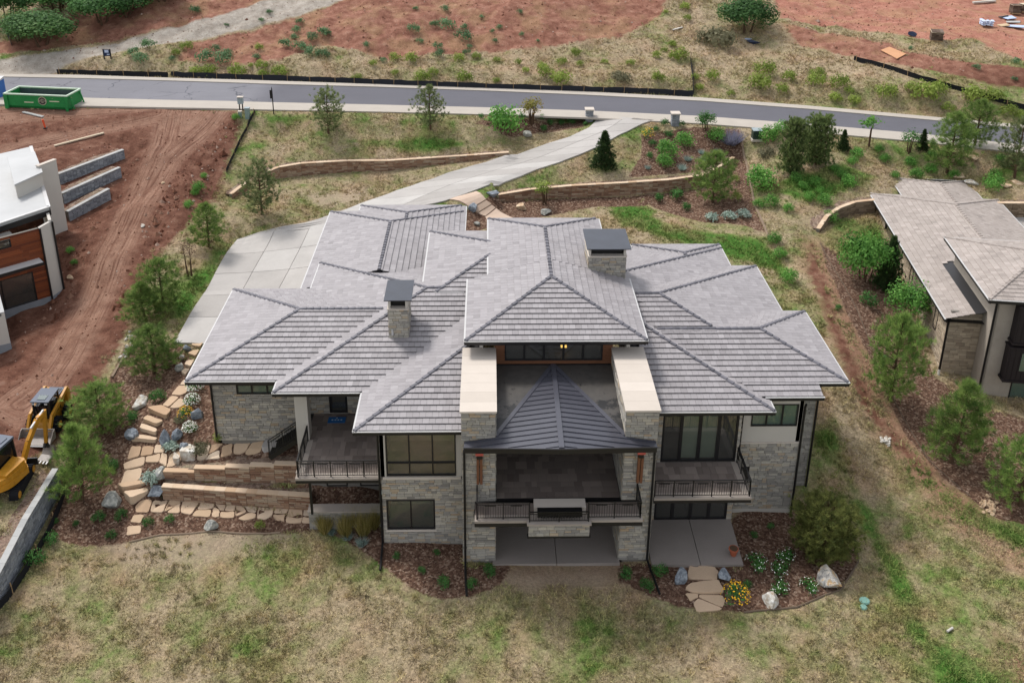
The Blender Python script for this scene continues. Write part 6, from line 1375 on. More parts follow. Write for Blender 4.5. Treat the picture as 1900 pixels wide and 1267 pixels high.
many(DK, Z2([(840, 632, 12), (1060, 640, 16), (1165, 640, 14), (1215, 668, 15), (1272, 668, 15), (1325, 660, 15), (1398, 668, 10), (1175, 698, 15)]), '{} from the left of the small shrubs in the bed left of the pillars', 'small shrubs in the bed left of the pillars')
many(DK, Z6([(730, 222, 17), (860, 228, 14), (760, 318, 18), (635, 386, 16), (725, 374, 13), (610, 478, 15), (690, 815, 20), (825, 795, 26), (905, 888, 20), (665, 268, 12)]), '{} from the left of the dark shrubs in the upper right bed', 'dark shrubs in the upper right bed')
many(BSH, Z6([(890, 385, 36), (760, 470, 44), (735, 545, 32)]), '{} from the left of the loose green shrubs in the upper right bed', 'loose green shrubs in the upper right bed')
many(BLU, Z6([(915, 500, 17), (1020, 445, 13), (1035, 505, 17), (1150, 455, 18), (600, 562, 12), (870, 572, 18)]), '{} from the left of the blue grass tufts in the upper right bed', 'blue grass tufts in the upper right bed')
many(SIL, Z6([(1105, 965, 26), (1240, 965, 28), (1350, 950, 28)]), '{} from the left of the silver shrubs at the bed edge', 'silver shrubs at the bed edge')
many(YG, Z6([(1285, 670, 16), (1295, 815, 20)]), '{} from the left of the yellow green shrubs beside the mulch border', 'yellow green shrubs beside the mulch border')
place(LAV, 1357, 268, 'lavender coloured shrub beside the right gate pillar bed', wpx=36); place(BSH, 1328, 262, 'grey green shrub next to the lavender one', wpx=38); OLE = make_leafy('tall_shrub', 2.2, .9, 141, M_DKSH, 900, 24, .08, .1, 4, cat='shrub'); place(OLE, 1308, 242, 'tall dark shrub right of the right gate pillar', vtop=200, wpx=42, H0=2.2, R0=.9)
place(YE, 1203, 256, 'yellow flowers beside the driveway mouth', wpx=26)
many(DK, [(226, 962, 24), (315, 968, 18), (275, 972, 20), (184, 966, 24), (142, 974, 14), (102, 970, 13), (207, 998, 20), (210, 868, 24), (96, 1006, 28), (67, 1044, 36), (247, 780, 26), (292, 745, 30), (205, 868, 10)], '{} from the left of the small green shrubs in the left mulch bed', 'small green shrubs in the left mulch bed')
many(DK, [(735, 1034, 16), (810, 1028, 14), (782, 1061, 16), (822, 1086, 26), (877, 1088, 22), (907, 1064, 26), (1160, 1070, 26), (1224, 1064, 28), (1198, 1092, 28), (1430, 978, 14), (1398, 996, 15), (1386, 1090, 20)], '{} from the left of the small green shrubs in front of the grey house', 'small green shrubs in front of the grey house')
many(YG, [(483, 980, 18), (405, 818, 20), (655, 970, 12)], '{} from the left of the pale green tufts by the left paths', 'pale green tufts by the left paths')
many(FEA, [(592, 972, 20), (604, 990, 22), (624, 974, 20), (640, 996, 24), (660, 974, 20), (674, 994, 24), (694, 980, 22)], '{} from the left of the tan feather grasses below the left porch', 'tan feather grasses below the left porch')
many(BLU, [(617, 990, 18), (645, 1000, 20), (672, 1010, 24)], '{} from the left of the blue grass tufts below the feather grasses', 'blue grass tufts below the feather grasses')
many(WH, [(363, 724, 30), (357, 750, 28), (353, 800, 26)], '{} from the left of the white daisies at the garage corner', 'white daisies at the garage corner')
place(YE, 345, 774, 'yellow daisies between white ones at the garage corner', wpx=30); place(YE, 1364, 1116, 'yellow daisies beside the front flagstone steps', wpx=52)
many(WHS, [(1402, 1050, 40), (1457, 1035, 34), (1448, 1062, 36), (1444, 1094, 36), (1500, 1092, 34)], '{} from the left of the white flowering mounds near the dense pine', 'white flowering mounds near the dense pine')
many(SIL, [(318, 836, 30), (282, 892, 36)], '{} from the left of the silver mounds along the flagstone steps', 'silver mounds along the flagstone steps'); place(GRB, 372, 836, 'grey green spreading shrub under the garage wall', wpx=40); place(GRB, 332, 782, 'low dull shrub beside the yellow daisies', wpx=22)
many(DK, [(1640, 668, 18), (1556, 575, 14), (1820, 820, 10)], '{} from the left of the small shrubs under the tan house', 'small shrubs under the tan house')
many(BSH, [(1540, 412, 30), (1575, 345, 30), (1700, 330, 26), (1840, 352, 40), (1530, 380, 30), (1510, 345, 24), (1640, 300, 22), (1690, 308, 24), (1560, 330, 22)], '{} from the left of the loose green bushes behind the tan house', 'loose green bushes behind the tan house')
many(BSH, [(1462, 392, 22), (1478, 338, 26), (1500, 372, 24), (1548, 318, 20), (1580, 305, 22), (1590, 292, 26), (1630, 282, 20), (1660, 330, 18), (1725, 322, 26), (1730, 292, 20), (1770, 330, 22), (1845, 330, 24), (1856, 300, 20), (1520, 358, 18)], '{} from the left of the wild bushes scattered below the roadside trees', 'wild bushes below the roadside trees')
many(BSH, [(437, 222, 16), (378, 330, 14), (368, 355, 26), (350, 385, 20), (362, 362, 16), (130, 468, 16), (138, 490, 14)], '{} from the left of the weeds growing on the left dirt lot', 'weeds on the left dirt lot')
many(SG, [(1812, 130, 18), (1885, 118, 18), (1690, 92, 12), (1880, 150, 14)], '{} from the left of the sage clumps on the bank below the red pad', 'sage clumps below the red pad')
# ================================================================== BOULDERS AND LOOSE STONE
def rockmat(name, a, b_, c, s=2.2):
    m, nt, b = newmat(name); vec = N(nt, 'ShaderNodeTexCoord').outputs['Object']; n1 = noise(nt, s, 5, .65, vec, .4); n2 = noise(nt, 9, 4, .7, vec)
    col = ramp(nt, n1, [(.32, a), (.5, b_), (.62, c)]); vm = N(nt, 'ShaderNodeVectorMath', operation='SCALE'); nt.links.new(col, vm.inputs[0]); nt.links.new(math_(nt, 'MULTIPLY_ADD', n2, .8, .6), vm.inputs['Scale'])
    nt.links.new(vm.outputs[0], b.inputs['Base Color']); b.inputs['Roughness'].default_value = .9; b.inputs['Specular IOR Level'].default_value = .2
    bn = N(nt, 'ShaderNodeBump'); bn.inputs['Strength'].default_value = .7; bn.inputs['Distance'].default_value = .06; nt.links.new(n2, bn.inputs['Height']); nt.links.new(bn.outputs[0], b.inputs['Normal']); return m
RK_G = rockmat('boulder_grey', srgb('5b626a'), srgb('7a8087'), srgb('959a9f')); RK_L = rockmat('boulder_light', srgb('77787a'), srgb('97978f'), srgb('b8b5ac'))
RK_W = rockmat('boulder_white', srgb('a08a72'), srgb('c5bfb4'), srgb('d8d6d0'), 1.6); RK_M = rockmat('boulder_mixed', srgb('55565a'), srgb('bdb8b0'), srgb('b3936a'), 1.9); RK_B = rockmat('boulder_buff', srgb('a3876a'), srgb('b89d80'), srgb('c7b49a'))
def rock_mesh(seed, cuts=9, sub=3):
    rng = np.random.default_rng(seed); bm = bmesh.new(); bmesh.ops.create_icosphere(bm, subdivisions=sub, radius=1.)
    pl = [(unit(rng.normal(size=3)), rng.uniform(.38, .82)) for _ in range(cuts+6)]; V = np.array([v.co for v in bm.verts])
    for n, d in pl: s = V@n; V = V-np.outer(np.maximum(0, s-d), n)
    V = V*(1+.02*rng.normal(size=(len(V), 1)))/np.abs(V).max(0)*.92
    for v, c in zip(bm.verts, V): v.co = c
    me = bpy.data.meshes.new('boulder'); bm.to_mesh(me); bm.free(); return me
def boulder(u, v, w_, h_, mat, seed, label, rz=None, name='boulder'):
    p = G(u, v); s = w_/2*((p-CAM)@FW)/FPX; hz = h_/w_*s*.85; me = rock_mesh(seed); me.materials.append(mat); o = bpy.data.objects.new(name, me); COL.objects.link(o)
    r = np.random.default_rng(seed+5); o.rotation_euler = (0, 0, r.random()*6.3 if rz is None else rz); o.location = (p[0], p[1]+s*.3, p[2]+hz*.55); o.scale = (s*1.08, s*1.0*.95, hz*1.05); tag(o, label, 'boulder', 'landscape boulders'); return o
for i, (u, v, w_, h_, m_, lab) in enumerate([
 (208, 943, 44, 50, RK_L, 'large rounded grey boulder below the tall pine'), (245, 815, 30, 40, RK_G, 'smooth blue grey boulder left of the stone steps'), (304, 826, 32, 50, RK_G, 'tallest blue grey boulder right of the stone steps'), (327, 816, 22, 34, RK_G, 'narrow blue grey boulder behind two others near the steps'), (341, 836, 24, 30, RK_G, 'low blue grey boulder next to the silver mound'),
 (261, 755, 32, 26, RK_W, 'white boulder below the broad pine left of the house'), (367, 775, 26, 32, RK_G, 'slanting grey boulder beside the daisies'), (289, 922, 34, 34, RK_G, 'dark grey boulder at the end of the lower sandstone wall'), (296, 885, 34, 30, RK_L, 'streaked grey boulder behind the silver mound'), (390, 984, 28, 28, RK_L, 'round pale boulder at the lawn edge below the lower path'),
 (346, 652, 18, 20, RK_G, 'upper boulder under the forecourt corner'), (337, 668, 16, 16, RK_M, 'middle boulder under the forecourt corner'), (332, 688, 20, 22, RK_L, 'lower boulder under the forecourt corner'),
 (1263, 1082, 26, 48, RK_G, 'tall grey boulder left of the front steps'), (1348, 1078, 34, 32, RK_G, 'flat grey boulder right of the front steps'), (1541, 1090, 50, 46, RK_M, 'big white and rust boulder at the lawn edge by the dense pine'), (1431, 1126, 34, 42, RK_W, 'white boulder at the lawn edge in front of the flowers'),
 (980, 254, 22, 18, RK_L, 'pale boulder beside the round shrub near the road'), (877, 392, 24, 20, RK_G, 'grey boulder left of the entry walk steps'), (915, 366, 26, 18, RK_G, 'grey boulder at the left end of the right sandstone wall'), (968, 389, 20, 20, RK_B, 'buff boulder in the bed below the entry walk'), (1013, 398, 22, 18, RK_L, 'light grey boulder in the bed below the entry walk'), (883, 418, 16, 12, RK_L, 'small pale boulder behind the garage roof'),
 (130, 518, 14, 12, RK_B, 'buff rock on the dirt beside the white house'), (264, 422, 10, 8, RK_W, 'pale rock on the dirt ramp'), (301, 342, 10, 7, RK_B, 'flat buff rock near the top of the dirt ramp'), (1760, 357, 28, 16, RK_B, 'pale flat rock behind the tan house, left one'), (1779, 332, 32, 14, RK_B, 'red flat rock behind the tan house'), (1806, 294, 32, 10, RK_B, 'red slab rock under the roadside pines'), (1805, 343, 26, 10, RK_W, 'white flat rock behind the tan house'), (1862, 347, 30, 10, RK_B, 'pale slab rock behind the tan house, rightmost'), (1886, 342, 26, 10, RK_B, 'red slab rock cut by the right edge')]):
    boulder(u, v, w_, h_, m_, 200+i, lab)
# little rock piles
for k, (u, v, n, sp, lab) in enumerate([(1644, 818, 14, 11, 'small pile of pale rocks on the border of the tan house bed'), (1834, 938, 34, 15, 'spill of pale cobbles beside the lowest right pine'), (236, 636, 16, 18, 'row of pale rocks along the dirt lot edge')]):
    p0 = G(u, v); R = thing('rock_pile', lab, 'rocks', tuple(p0)); base = [rock_mesh(300+k*7+q, 7, 1) for q in range(4)]
    for me in base: me.materials.append(RK_W if k != 1 else RK_B)
    for q in range(n):
        o = bpy.data.objects.new('rock', base[q % 4]); COL.objects.link(o); o.parent = R; s = random.uniform(.10, .22); uu = u+random.gauss(0, sp*.5)*(.6 if k == 2 else 1); vv = v+random.gauss(0, sp*.5)+(0 if k < 2 else -(uu-u)*1.6+random.gauss(0, 10))
        g = G(uu, vv); o.location = tuple(g-p0+[0, 0, s*.4]); o.scale = (s, s*.8, s*.7); o.rotation_euler = (random.random(), random.random(), random.random()*6)
# ================================================================== FLAGSTONES
def zp(s, ox, oy, k): return [[(ox+x*k, oy+y*k) for x, y in px(q)] for q in s.split('|')]
K4 = 420/1900
FL1 = zp("230,725 280,675 375,670 340,775 235,775|355,770 385,670 510,670 465,775|470,775 520,670 615,680 600,700|490,778 612,690 605,780|610,775 630,680 772,685 700,795|750,750 785,688 895,695 885,738|705,805 745,755 870,750 855,815|870,810 890,730 925,745 940,770 935,810|905,700 995,700 975,758 940,755|980,758 1000,705 1078,710 1065,760|945,770 1065,765 1060,820 945,818|1070,810 1075,715 1110,712 1168,770|1145,712 1262,720 1240,778 1175,765|1090,825 1175,780 1245,785 1240,820 1150,842|1250,825 1270,720 1398,730 1380,800 1320,835|1395,780 1408,730 1520,738 1500,780|1382,795 1490,790 1480,850 1420,840|1490,855 1525,738 1635,745 1628,860 1560,865|1640,800 1645,745 1720,750 1718,805|1628,860 1635,812 1722,815 1720,862|188,855 215,798 310,795 275,865|155,970 165,890 280,885 275,950", 200, 780, K4)
FL2 = zp("160,335 200,220 285,222 265,305|272,305 295,222 390,225 375,290|385,280 400,210 478,208 475,270|130,365 310,305 310,360 290,385 140,418|315,355 320,310 445,280 430,355|430,355 455,275 500,290 490,390|490,400 520,290 640,250 650,300 550,390|105,545 145,425 285,400 280,470 250,510|745,335 760,215 865,210 830,320|845,290 875,210 970,200 925,240|815,335 850,295 940,255 940,325|945,315 960,225 1050,195 1045,285|1055,285 1060,200 1208,180 1160,265|1150,280 1215,190 1315,165 1285,270 1200,290", 200, 780, K4)
K3 = 220/1394
FL3 = zp("640,970 745,860 840,875 715,990|725,1000 850,880 930,940 840,1000|745,845 830,740 935,735 930,820 850,855|940,800 945,740 1020,740 1015,800|850,730 890,670 980,690 960,730", 200, 600, K3)
ST4 = zp("85,585 275,515 330,530 135,625|135,650 320,575 345,590 330,620 200,715|190,180 275,130 420,155 400,190|270,95 285,40 415,80 405,130", 200, 780, K4)+zp("460,1045 635,972 750,1025 690,1135|415,1170 475,1100 660,1155 570,1220|985,270 1010,235 1135,225 1090,295|940,375 1000,330 1080,320 1035,410|905,515 935,455 1030,430 975,530|865,590 910,545 965,545 915,620", 200, 600, K3)
WS = zp("605,340 650,240 690,225 745,250 735,340|550,370 560,290 610,340 600,370", 200, 780, K4)
def flag(poly, th, dz, level=False):
    q = [G(u, v) for u, v in poly]; c = np.mean(q, axis=0); q = [p+(c-p)*.02 for p in q]; n0 = len(q); r = []
    for i in range(n0):          # soften the corners and break the edges a little
        a, b_, d = q[i-1], q[i], q[(i+1) % n0]; r += [b_+(a-b_)*.12, b_+(d-b_)*.12, (b_+d)/2+np.array([random.gauss(0, .02), random.gauss(0, .02), 0])]
    n = len(r); zz = [float(zt(p[0], p[1])) for p in r]; top = [(max(zz) if level else z)+dz for z in zz]; cc = np.mean(r, axis=0)
    V = [(p[0], p[1], t) for p, t in zip(r, top)]+[(p[0]*1.0+(p[0]-cc[0])*.02, p[1]+(p[1]-cc[1])*.02, t-.03) for p, t in zip(r, top)]+[(p[0], p[1], min(zz)-th) for p in r]
    a = sum(V[i][0]*V[(i+1) % n][1]-V[(i+1) % n][0]*V[i][1] for i in range(n)); F = [tuple(range(n))]+[(k*n+i, (k+1)*n+i, (k+1)*n+(i+1) % n, k*n+(i+1) % n) for k in (0, 1) for i in range(n)]
    if a < 0: F = [f[::-1] for f in F]
    return V, F, random.random()
def path(name, polys, mat, th=.1, dz=.05, part_='flagstone', level=False):
    R = thing(name, 'p', 'path'); del R['category']; del R['label']; R['kind'] = 'structure'
    emit(part_, [flag(p, th, dz, level) for p in polys], mat, R); return R
path('lower_path', FL1, M_FLAG); path('garden_path', FL2+FL3, M_FLAG, dz=.07); stp = path('stone_steps', ST4, M_FLAG, .2, .10, 'step_stone', True)
emit('white_slab', [flag(p, .1, .28, True) for p in WS], RK_W, stp)
emit('landing_slab', [flag([(200+x*K4, 780+y*K4) for x, y in ((1290, 270), (1330, 160), (1455, 165), (1455, 270))], .1, .08, True)], M_CONC, stp)
K7 = 240/1900
FR = zp("290,440 290,320 310,250 420,270 480,248 680,262 740,330 715,455|245,570 330,500 480,475 735,445 815,600 780,650 360,640|245,640 440,650 440,700 320,760|365,790 440,715 790,860 750,890 420,915|450,700 460,660 790,670 835,740 790,850", 1240, 1020, K7)
path('front_steps', FR[:2], M_FLAG, .15, .09, 'step_stone', True); path('front_landing', FR[2:], M_FLAG, .1, .05)
# ================================================================== SMALL THINGS
p = G(1361, 1036); POT = thing('flower_pot', 'tilted terracotta pot on the right patio corner', 'pot', (p[0], p[1]+.1, .03+.03)); M_TERRA = pmat('terracotta', [srgb('a0583f')], .8, .2, 3, .15, objco=True)
m = MB(); m.tube([(0, 0, 0), (0, 0, .05), (-.02, 0, .38), (-.02, 0, .40)], [.15, .16, .24, .23], 14); m.build('shell', M_TERRA, POT); m = MB(); m.tube([(-.02, 0, .36), (-.02, 0, .44)], .265, 14); m.build('rim', M_TERRA, POT); m = MB(); m.tube([(-.02, 0, .43), (-.02, 0, .445)], .22, 12); m.build('soil', M_BARK, POT)
M_LID = pmat('valve_lid', [srgb('6f9488')], .6, .3)
for u, v, w_, lab in ((1604, 1115, .26, 'larger green valve lid in the grass right of the house'), (1602, 1127, .18, 'smaller green valve lid in the grass right of the house')):
    p = G(u, v); R = thing('valve_box', lab, 'lid', (p[0], p[1], p[2])); m = MB(); m.tube([(0, 0, -.1), (0, 0, .06)], w_, 14); m.build('collar', M_LID, R); m = MB(); m.tube([(0, 0, .06), (0, 0, .09)], w_*.85, 14); m.build('lid', M_LID, R)
def solo(name, label, cat, u, v, fn, mat, rz=0., dz=0., extra=None):
    p = G(u, v); R = thing(name, label, cat, (p[0], p[1], p[2]+dz), rz); m = MB(); fn(m); m.build('body', mat, R)
    if extra: m = MB(); extra[1](m); m.build(extra[0], extra[2], R)
    return R
solo('white_pipe', 'short white pipe piece lying in the grass at the lower right', 'pipe', 1762, 1170, lambda m: m.tube([(-.2, 0, .08), (.2, 0, .1)], .06, 8), M_WSTUC, .5)
M_LUM = pmat('pale_lumber', [srgb('b5a48c'), srgb('cbbda6')], .85, .2, 2, .15, 20, .1)
def plank(label, a, b_, w_, h_, mat, name='plank', dz=.06):
    A, B = G(*a), G(*b_); c = (A+B)/2; R = thing(name, label, 'board', tuple(c)); m = MB(); m.bar(A-c+[0, 0, dz], B-c+[0, 0, dz], w_, h_); m.build('board', mat, R); return R
plank('long pale board lying across the dirt lot', (101, 273), (193, 249), .22, .1, M_LUM, dz=.12); plank('grey board on the dirt in front of the dumpster', (43, 209), (80, 218), .32, .08, M_BLOCKCAP); plank('white board on the red pad near the top edge', (1805, 8), (1846, 5), .4, .2, M_WSTUC, dz=.2)
plank('white board lying on the dry slope above the fence end', (1248, 57), (1266, 52), .25, .1, M_WSTUC)
M_PLY = pmat('plywood', [srgb('b98b68')], .85, .2, 1.2, .12, 20, .1)
q = [G(*z) for z in ((1634, 96), (1650, 90), (1681, 103), (1664, 112))]; c = np.mean(q, axis=0); R = thing('plywood_sheet', 'bare plywood sheet on the bank above the right silt fence', 'plywood', tuple(c)); m = MB(); m.add([tuple(p-c+[0, 0, z]) for z in (.12, .18) for p in q], [(3, 2, 1, 0), (4, 5, 6, 7), (0, 1, 5, 4), (1, 2, 6, 5), (2, 3, 7, 6), (3, 0, 4, 7)]); m.build('board', M_PLY, R)
M_PAL = pmat('pallet_stone', [srgb('4a3c33'), srgb('5f4f44'), srgb('74655a')], .9, .2, 2, .15, 20, .2)
def pallet(u, v, w_, d_, h_, rz, label, tilt=0.):
    p = G(u, v); R = thing('stone_pallet', label, 'pallet', (p[0], p[1], p[2]+.1), rz); R.rotation_euler = (tilt, 0, rz); S = []
    z = .15
    while z < h_:
        x = -w_/2
        while x < w_/2-.05:
            l = min(random.uniform(.3, .6), w_/2-x); m = MB(); m.box(x+.01, x+l-.01, -d_/2+random.uniform(0, .05), d_/2, z+.008, z+.16, random.random()); S.append((m.v, m.f, m.t[0])); x += l
        z += .17
    emit('stone', S, M_PAL, R, 60, world=False)
    for y in (-d_/2, 0, d_/2-.1): m = MB(); m.box(-w_/2, w_/2, y, y+.1, 0, .14); m.build('runner', M_STAKE, R)
    m = MB(); m.box(-w_/2-.03, w_/2+.03, -d_/2, d_/2+.03, h_+.01, h_+.05); m.build('cover', M_LUM, R)
pallet(1736, 77, 1.3, 1.1, 1.05, -.25, 'tilted pallet of dark stone at the edge of the red pad', .12); pallet(1882, 27, 1.1, 1.0, 1.1, 0, 'upright pallet of stone on the red pad at the top right')
pallet(1898, 24, .9, .9, 1.0, .1, 'pallet of stone half cut off at the top right corner')
M_TARP = pmat('navy_tarp', [srgb('20283f'), srgb('333c55')], .6, .3, 2, .3, 9, .2); M_BAG = pmat('bag_plastic', [srgb('c9ced8'), srgb('9fb0cf'), srgb('dcdde0')], .5, .4, 2, .15, 9, .2)
def heap(name, label, cat, u, v, w_, h_, mat, seed, fl=1.): 
    p = G(u, v); me = rock_mesh(seed, 12, 3); me.materials.append(mat); a = me.attributes.new('tint', 'FLOAT', 'POINT'); a.data.foreach_set('value', np.random.default_rng(seed).random(len(me.vertices)).astype(np.float32)); o = bpy.data.objects.new(name, me); COL.objects.link(o); o.location = (p[0], p[1], p[2]+h_*.4); o.scale = (w_/2, w_/2*fl, h_/2); return tag(o, label, cat)
p0 = G(1830, 48); R = thing('bag_heap', 'wrapped heap of white bags on the red pad', 'bags', tuple(p0)); bags = [rock_mesh(420+q, 5, 2) for q in range(3)]
for me in bags: me.materials.append(M_BAG); a = me.attributes.new('tint', 'FLOAT', 'POINT'); a.data.foreach_set('value', np.random.default_rng(9).random(len(me.vertices)).astype(np.float32))
for k in range(16):
    o = bpy.data.objects.new('bag', bags[k % 3]); COL.objects.link(o); o.parent = R; lay = k//6; o.location = ((k % 3-1)*.48+random.uniform(-.06, .06), ((k//3) % 2-.5)*.6, .15+.24*lay); o.scale = (.34, .36, .17); o.rotation_euler = (0, 0, random.uniform(-.3, .3))
heap('tarp', 'dark tarp lump beside the tilted stone pallet', 'tarp', 1692, 68, 1.3, .7, M_TARP, 430, .7); heap('tarp', 'navy tarp crumpled on the dry slope below the lone oak', 'tarp', 1398, 82, 1.8, .5, M_TARP, 431, .6); heap('tarp', 'white crumpled sheet beside the navy tarp', 'tarp', 1388, 75, 1.2, .35, M_BAG, 432, .5)
for k, (u, v, w_, l_, rz, lab, mt) in enumerate([(1872, 36, 1.6, 1.2, .3, 'white sheet of debris in front of the upright pallet', M_BAG), (1885, 52, 2.2, 1.0, -.5, 'pale panel lying nearest the right edge on the red pad', M_BAG), (1862, 50, 1.4, .9, .2, 'brown flattened carton near the bag heap', M_CARD), (1880, 44, 1.7, .7, -.2, 'blue grey panel between the white sheets on the red pad', M_BLOCKCAP), (1862, 34, 1.5, .3, .25, 'dark plank pile beside the white sheet', M_RAIL)]):
    p = G(u, v); R = thing('debris_panel', lab, 'debris', (p[0], p[1], p[2]+.12), rz); m = MB(); m.prism([(-w_/2, -l_/2), (w_/2*.8, -l_/2*.9), (w_/2, l_/2*.8), (-w_/2*.9, l_/2)], 0, [.06, .1, .2, .08], .4); m.build('panel', mt, R)
# low edging along the beds
M_EDGE = pmat('bed_edging', [srgb('4e4238'), srgb('8c7a68')], .9, .2, 2, .2)
def edging(label, pxs, mat, r=.06):
    p = resamp([G(u, v) for u, v in px(pxs)], 40); R = thing('bed_edging', label, 'edging', (p[0][0], p[0][1], float(zt(p[0][0], p[0][1])))); m = MB(); m.tube([(q[0], q[1], float(zt(q[0], q[1]))+.03) for q in p], r, 5, random.random()); m.build('strip', mat, R, world=True)
edging('brown edging strip along the right side of the upper right bed', "1372,240 1384,300 1400,380 1426,440", M_EDGE, .1); edging('pale edging strip along the tan house bed', "1522,452 1560,520 1590,575 1620,650 1660,745 1720,850 1800,920", M_EDGE, .03); edging('dark edging strip along the front bed right of the steps', "1380,1136 1480,1126 1560,1094 1594,1040 1582,975", M_EDGE, .05); edging('dark edging strip along the left bed above the lawn', "240,1006 300,992 400,986 520,988", M_EDGE, .05)
edging('grey timber edging along the pines left of the house', "256,620 228,665 208,700", M_EDGE, .1)
# ================================================================== GRASS, CHIPS, CLODS
inhouse = [(b_[0]+.4, b_[1]-.4, b_[2]+.4, b_[3]-.4) for b_ in BLOCKS]+[(-3.4, 3.5, 0, 8), (5, 10.2, .9, 5)]
DRVP = GP(dl+dr[::-1]); FORE = [fl, fr, br, bl]; ROADP = [PR(*q) for q in NEAR+FAR[::-1]]; WLK = GP(px("830,372 884,357 921,387 958,408 905,412 874,390"))
def keep(x, y, bare):
    k = np.ones(len(x), bool)
    for a, b_, c, d in inhouse: k &= ~((x > a) & (x < b_) & (y > c) & (y < d))
    for pl in (DRVP, FORE, ROADP, WLK): k &= sdist(x, y, np.array([q[:2] for q in pl])) < -.02
    q = proj(np.stack([x, y, zt(x, y)], 1)); k &= (q[:, 0] > -30) & (q[:, 0] < 1930) & (q[:, 1] > -30) & (q[:, 1] < 1300)
    return k
def scatter(n, x0, x1, y0, y1, seed):
    r = np.random.default_rng(seed); return r.uniform(x0, x1, n), r.uniform(y0, y1, n), r
def _sm(zn, x, y): return sdz(zn, x, y)
M_GRASS, nt, b = newmat('grass'); col = meadow(nt, attr(nt, 'green'), attr(nt, 'hill')); tn = attr(nt, 'tint')
col = mixc(nt, math_(nt, 'MULTIPLY', tn, .35), col, srgb('a59a66')); vm = N(nt, 'ShaderNodeVectorMath', operation='SCALE'); nt.links.new(col, vm.inputs[0]); nt.links.new(math_(nt, 'MULTIPLY_ADD', tn, 1.2, .68), vm.inputs['Scale']); nt.links.new(vm.outputs[0], b.inputs['Base Color']); b.inputs['Roughness'].default_value = .9; b.inputs['Specular IOR Level'].default_value = .1
def grass(name, n, box, seed, hgt, wid, nb, label):
    x, y, r = scatter(n, *box, seed); k = keep(x, y, False); x, y = x[k], y[k]
    nzv = _vn(x, y, .7, 5)
    k = (_sm('dirt', x, y) < -.15+nzv*.8) & (_sm('mulch', x, y) < -.05+nzv*.3) & (_sm('gravel', x, y) < -.2) & (_sm('pale', x, y) < .2+nzv*2)
    clump = _vn(x, y, 1.3, 6)+_vn(x, y, .35, 7); k &= r.random(len(x)) < np.clip(.75+clump, .15, 1)
    x, y = x[k], y[k]; z = zt(x, y); m = len(x); h = hgt*(.7+.9*np.clip(.5+clump[k], 0, 1))*(1+.6*np.clip(_sm('green', x, y)+.5, 0, 1))
    c = np.repeat(np.stack([x, y, z-.01], 1), nb, 0)+np.concatenate([r.normal(size=(m*nb, 2))*.05, np.zeros((m*nb, 1))], 1)
    d = unit(r.normal(size=(m*nb, 3))*[.75, .75, .15]+[0, 0, .8]); L = np.repeat(h, nb)*r.uniform(.6, 1.25, m*nb); V = tris_from(c, d, L, np.full(m*nb, wid), r)
    o = mk_tris(name, V, 3, M_GRASS, np.clip(r.random(m*nb)*.7+np.repeat(r.random(m), nb)*.3, 0, 1), kind='stuff')
    gx, gy = np.repeat(c[:, 0], 3), np.repeat(c[:, 1], 3); me = o.data
    for zn, val in (('green', np.clip(_sm('green', gx, gy), -4, 4)), ('hill', np.clip((gy-58)/6, 0, 1))):
        a = me.attributes.new(zn, 'FLOAT', 'POINT'); a.data.foreach_set('value', val.astype(np.float32))
    return tag(o, label, 'grass')
grass('lawn_grass', 150000, (-34, 34, -9, 14), 501, .13, .020, 3, 'short patchy dry grass on the lawn around the grey house'); grass('meadow_grass', 120000, (-40, 48, 14, 60), 502, .17, .026, 3, 'patchy dry grass on the slopes up to the road'); grass('slope_grass', 90000, (-62, 58, 58, 95), 503, .24, .035, 3, 'dry tan grass on the slope beyond the road')
def tufts(name, n, box, seed, label):
    x, y, r = scatter(n, *box, seed); k = keep(x, y, False); x, y = x[k], y[k]; nzv = _vn(x, y, .7, 5)
    k = (_sm('dirt', x, y) < .3+nzv*1.5) & (_sm('mulch', x, y) < -.15) & (_sm('gravel', x, y) < -.2); cl = _vn(x, y, .5, 8)+_vn(x, y, 1.7, 9); k &= cl > .02
    x, y = x[k], y[k]; m = len(x); nb = 16; s = r.uniform(.5, 1.3, m); c = np.repeat(np.stack([x, y, zt(x, y)-.01], 1), nb, 0)+np.concatenate([r.normal(size=(m*nb, 2))*.07*np.repeat(s, nb)[:, None], np.zeros((m*nb, 1))], 1)
    d = unit(r.normal(size=(m*nb, 3))*[.6, .6, .1]+[0, 0, .8]); V = tris_from(c, d, .27*np.repeat(s, nb)*r.uniform(.6, 1.2, m*nb), np.full(m*nb, .02), r)
    o = mk_tris(name, V, 3, M_GRASS, np.clip(np.repeat(r.random(m), nb)*.8+r.random(m*nb)*.2, 0, 1), kind='stuff'); gx, gy = np.repeat(c[:, 0], 3), np.repeat(c[:, 1], 3)
    for zn, val in (('green', np.clip(_sm('green', gx, gy)+.45, -4, 4)), ('hill', np.clip((gy-58)/6, 0, 1))):
        a = o.data.attributes.new(zn, 'FLOAT', 'POINT'); a.data.foreach_set('value', val.astype(np.float32))
    tag(o, label, 'grass')
tufts('grass_tufts', 26000, (-36, 40, -9, 30), 531, 'taller ragged grass tufts on the lawn'); tufts('slope_tufts', 16000, (-60, 56, 30, 92), 532, 'ragged grass tufts on the slopes near the road')
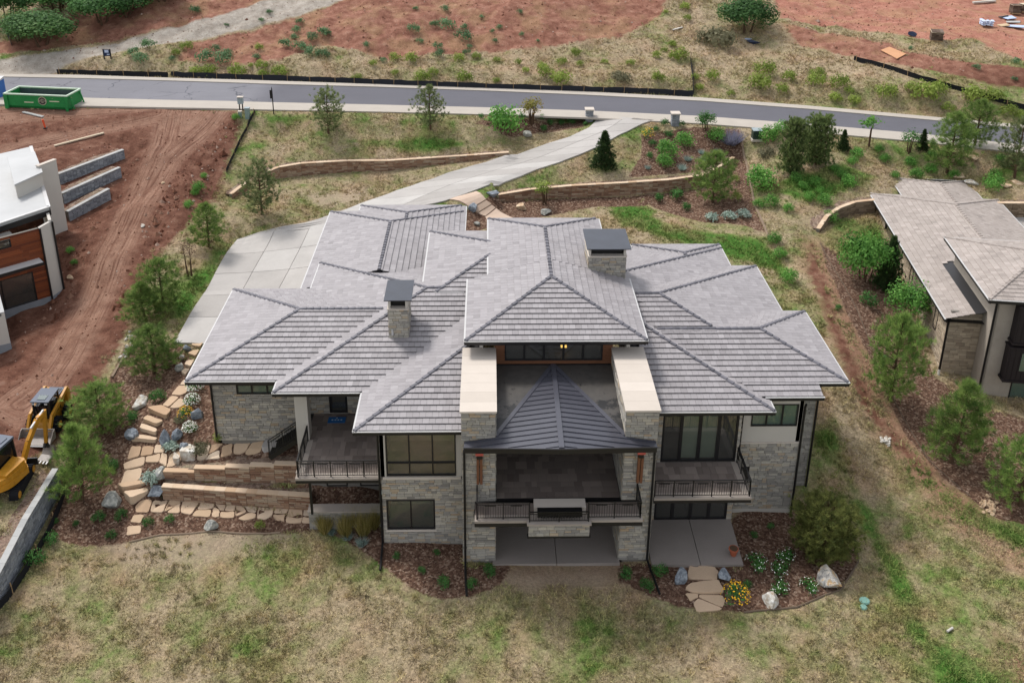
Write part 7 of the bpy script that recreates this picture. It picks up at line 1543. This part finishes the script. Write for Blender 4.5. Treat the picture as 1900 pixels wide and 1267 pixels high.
M_CHIP = pmat('mulch_chip', [srgb('4a352c'), srgb('654c40'), srgb('7c6454'), srgb('9c8675')], .9, .15, 2, .1, 20, .1)
x, y, r = scatter(160000, -34, 36, -3, 58, 511); k = keep(x, y, True); x, y = x[k], y[k]; k = sdz('mulch', x, y) > .0; x, y = x[k], y[k]; m_ = len(x)
c = np.stack([x, y, zt(x, y)+.015], 1); V = leaf_quads(c, unit(r.normal(size=(m_, 3))*[.45, .45, .1]+[0, 0, .9]), .042, r); tag(mk_tris('mulch_chips', V, 4, M_CHIP, r.random(m_), kind='stuff'), 'brown wood chips covering the planting beds', 'mulch')
M_CLOD = pmat('clod', [srgb('5a382b'), srgb('74503f'), srgb('8e6d5b'), srgb('b09c8e')], .95, .1, 2, .1, 20, .1)
OCT = np.array([(1, 0, 0), (-1, 0, 0), (0, 1, 0), (0, -1, 0), (0, 0, 1)], float); OF = [(0, 2, 4), (2, 1, 4), (1, 3, 4), (3, 0, 4)]
def clods(name, n, box, zn, s, seed, label, lo=-.2):
    x, y, r = scatter(n, *box, seed); k = keep(x, y, True); x, y = x[k], y[k]; k = sdz(zn, x, y) > lo
    k &= sdz('gravel', x, y) < (.0 if 'slope' in name else 99)
    if 'bank' in name: k &= sdz('track', x, y) < -.5
    x, y = x[k], y[k]; m = len(x); q = s*np.exp(r.normal(size=m)*.5)
    P5 = OCT[None]*q[:, None, None]*r.uniform(.6, 1.2, (m, 5, 3))+np.stack([x, y, zt(x, y)-.01], 1)[:, None, :]; V = P5[:, np.array(OF), :].reshape(-1, 3); tag(mk_tris(name, V, 3, M_CLOD, np.repeat(r.random(m)**2, 4), kind='stuff'), label, 'stones')
clods('bank_rubble', 2600, (-36, -17, 22, 56), 'dirt', .13, 524, 'rough lumps of earth on the bank beside the dirt ramp', .6); clods('dirt_clods', 12000, (-60, -18, 0, 60), 'dirt', .05, 521, 'loose stones and clods on the left dirt lot'); clods('slope_stones', 14000, (-55, 58, 60, 95), 'dirt', .055, 522, 'loose stones and clods on the red slope', -1.); clods('track_gravel', 5000, (-60, 0, 56, 92), 'gravel', .05, 523, 'loose gravel on the pale track')
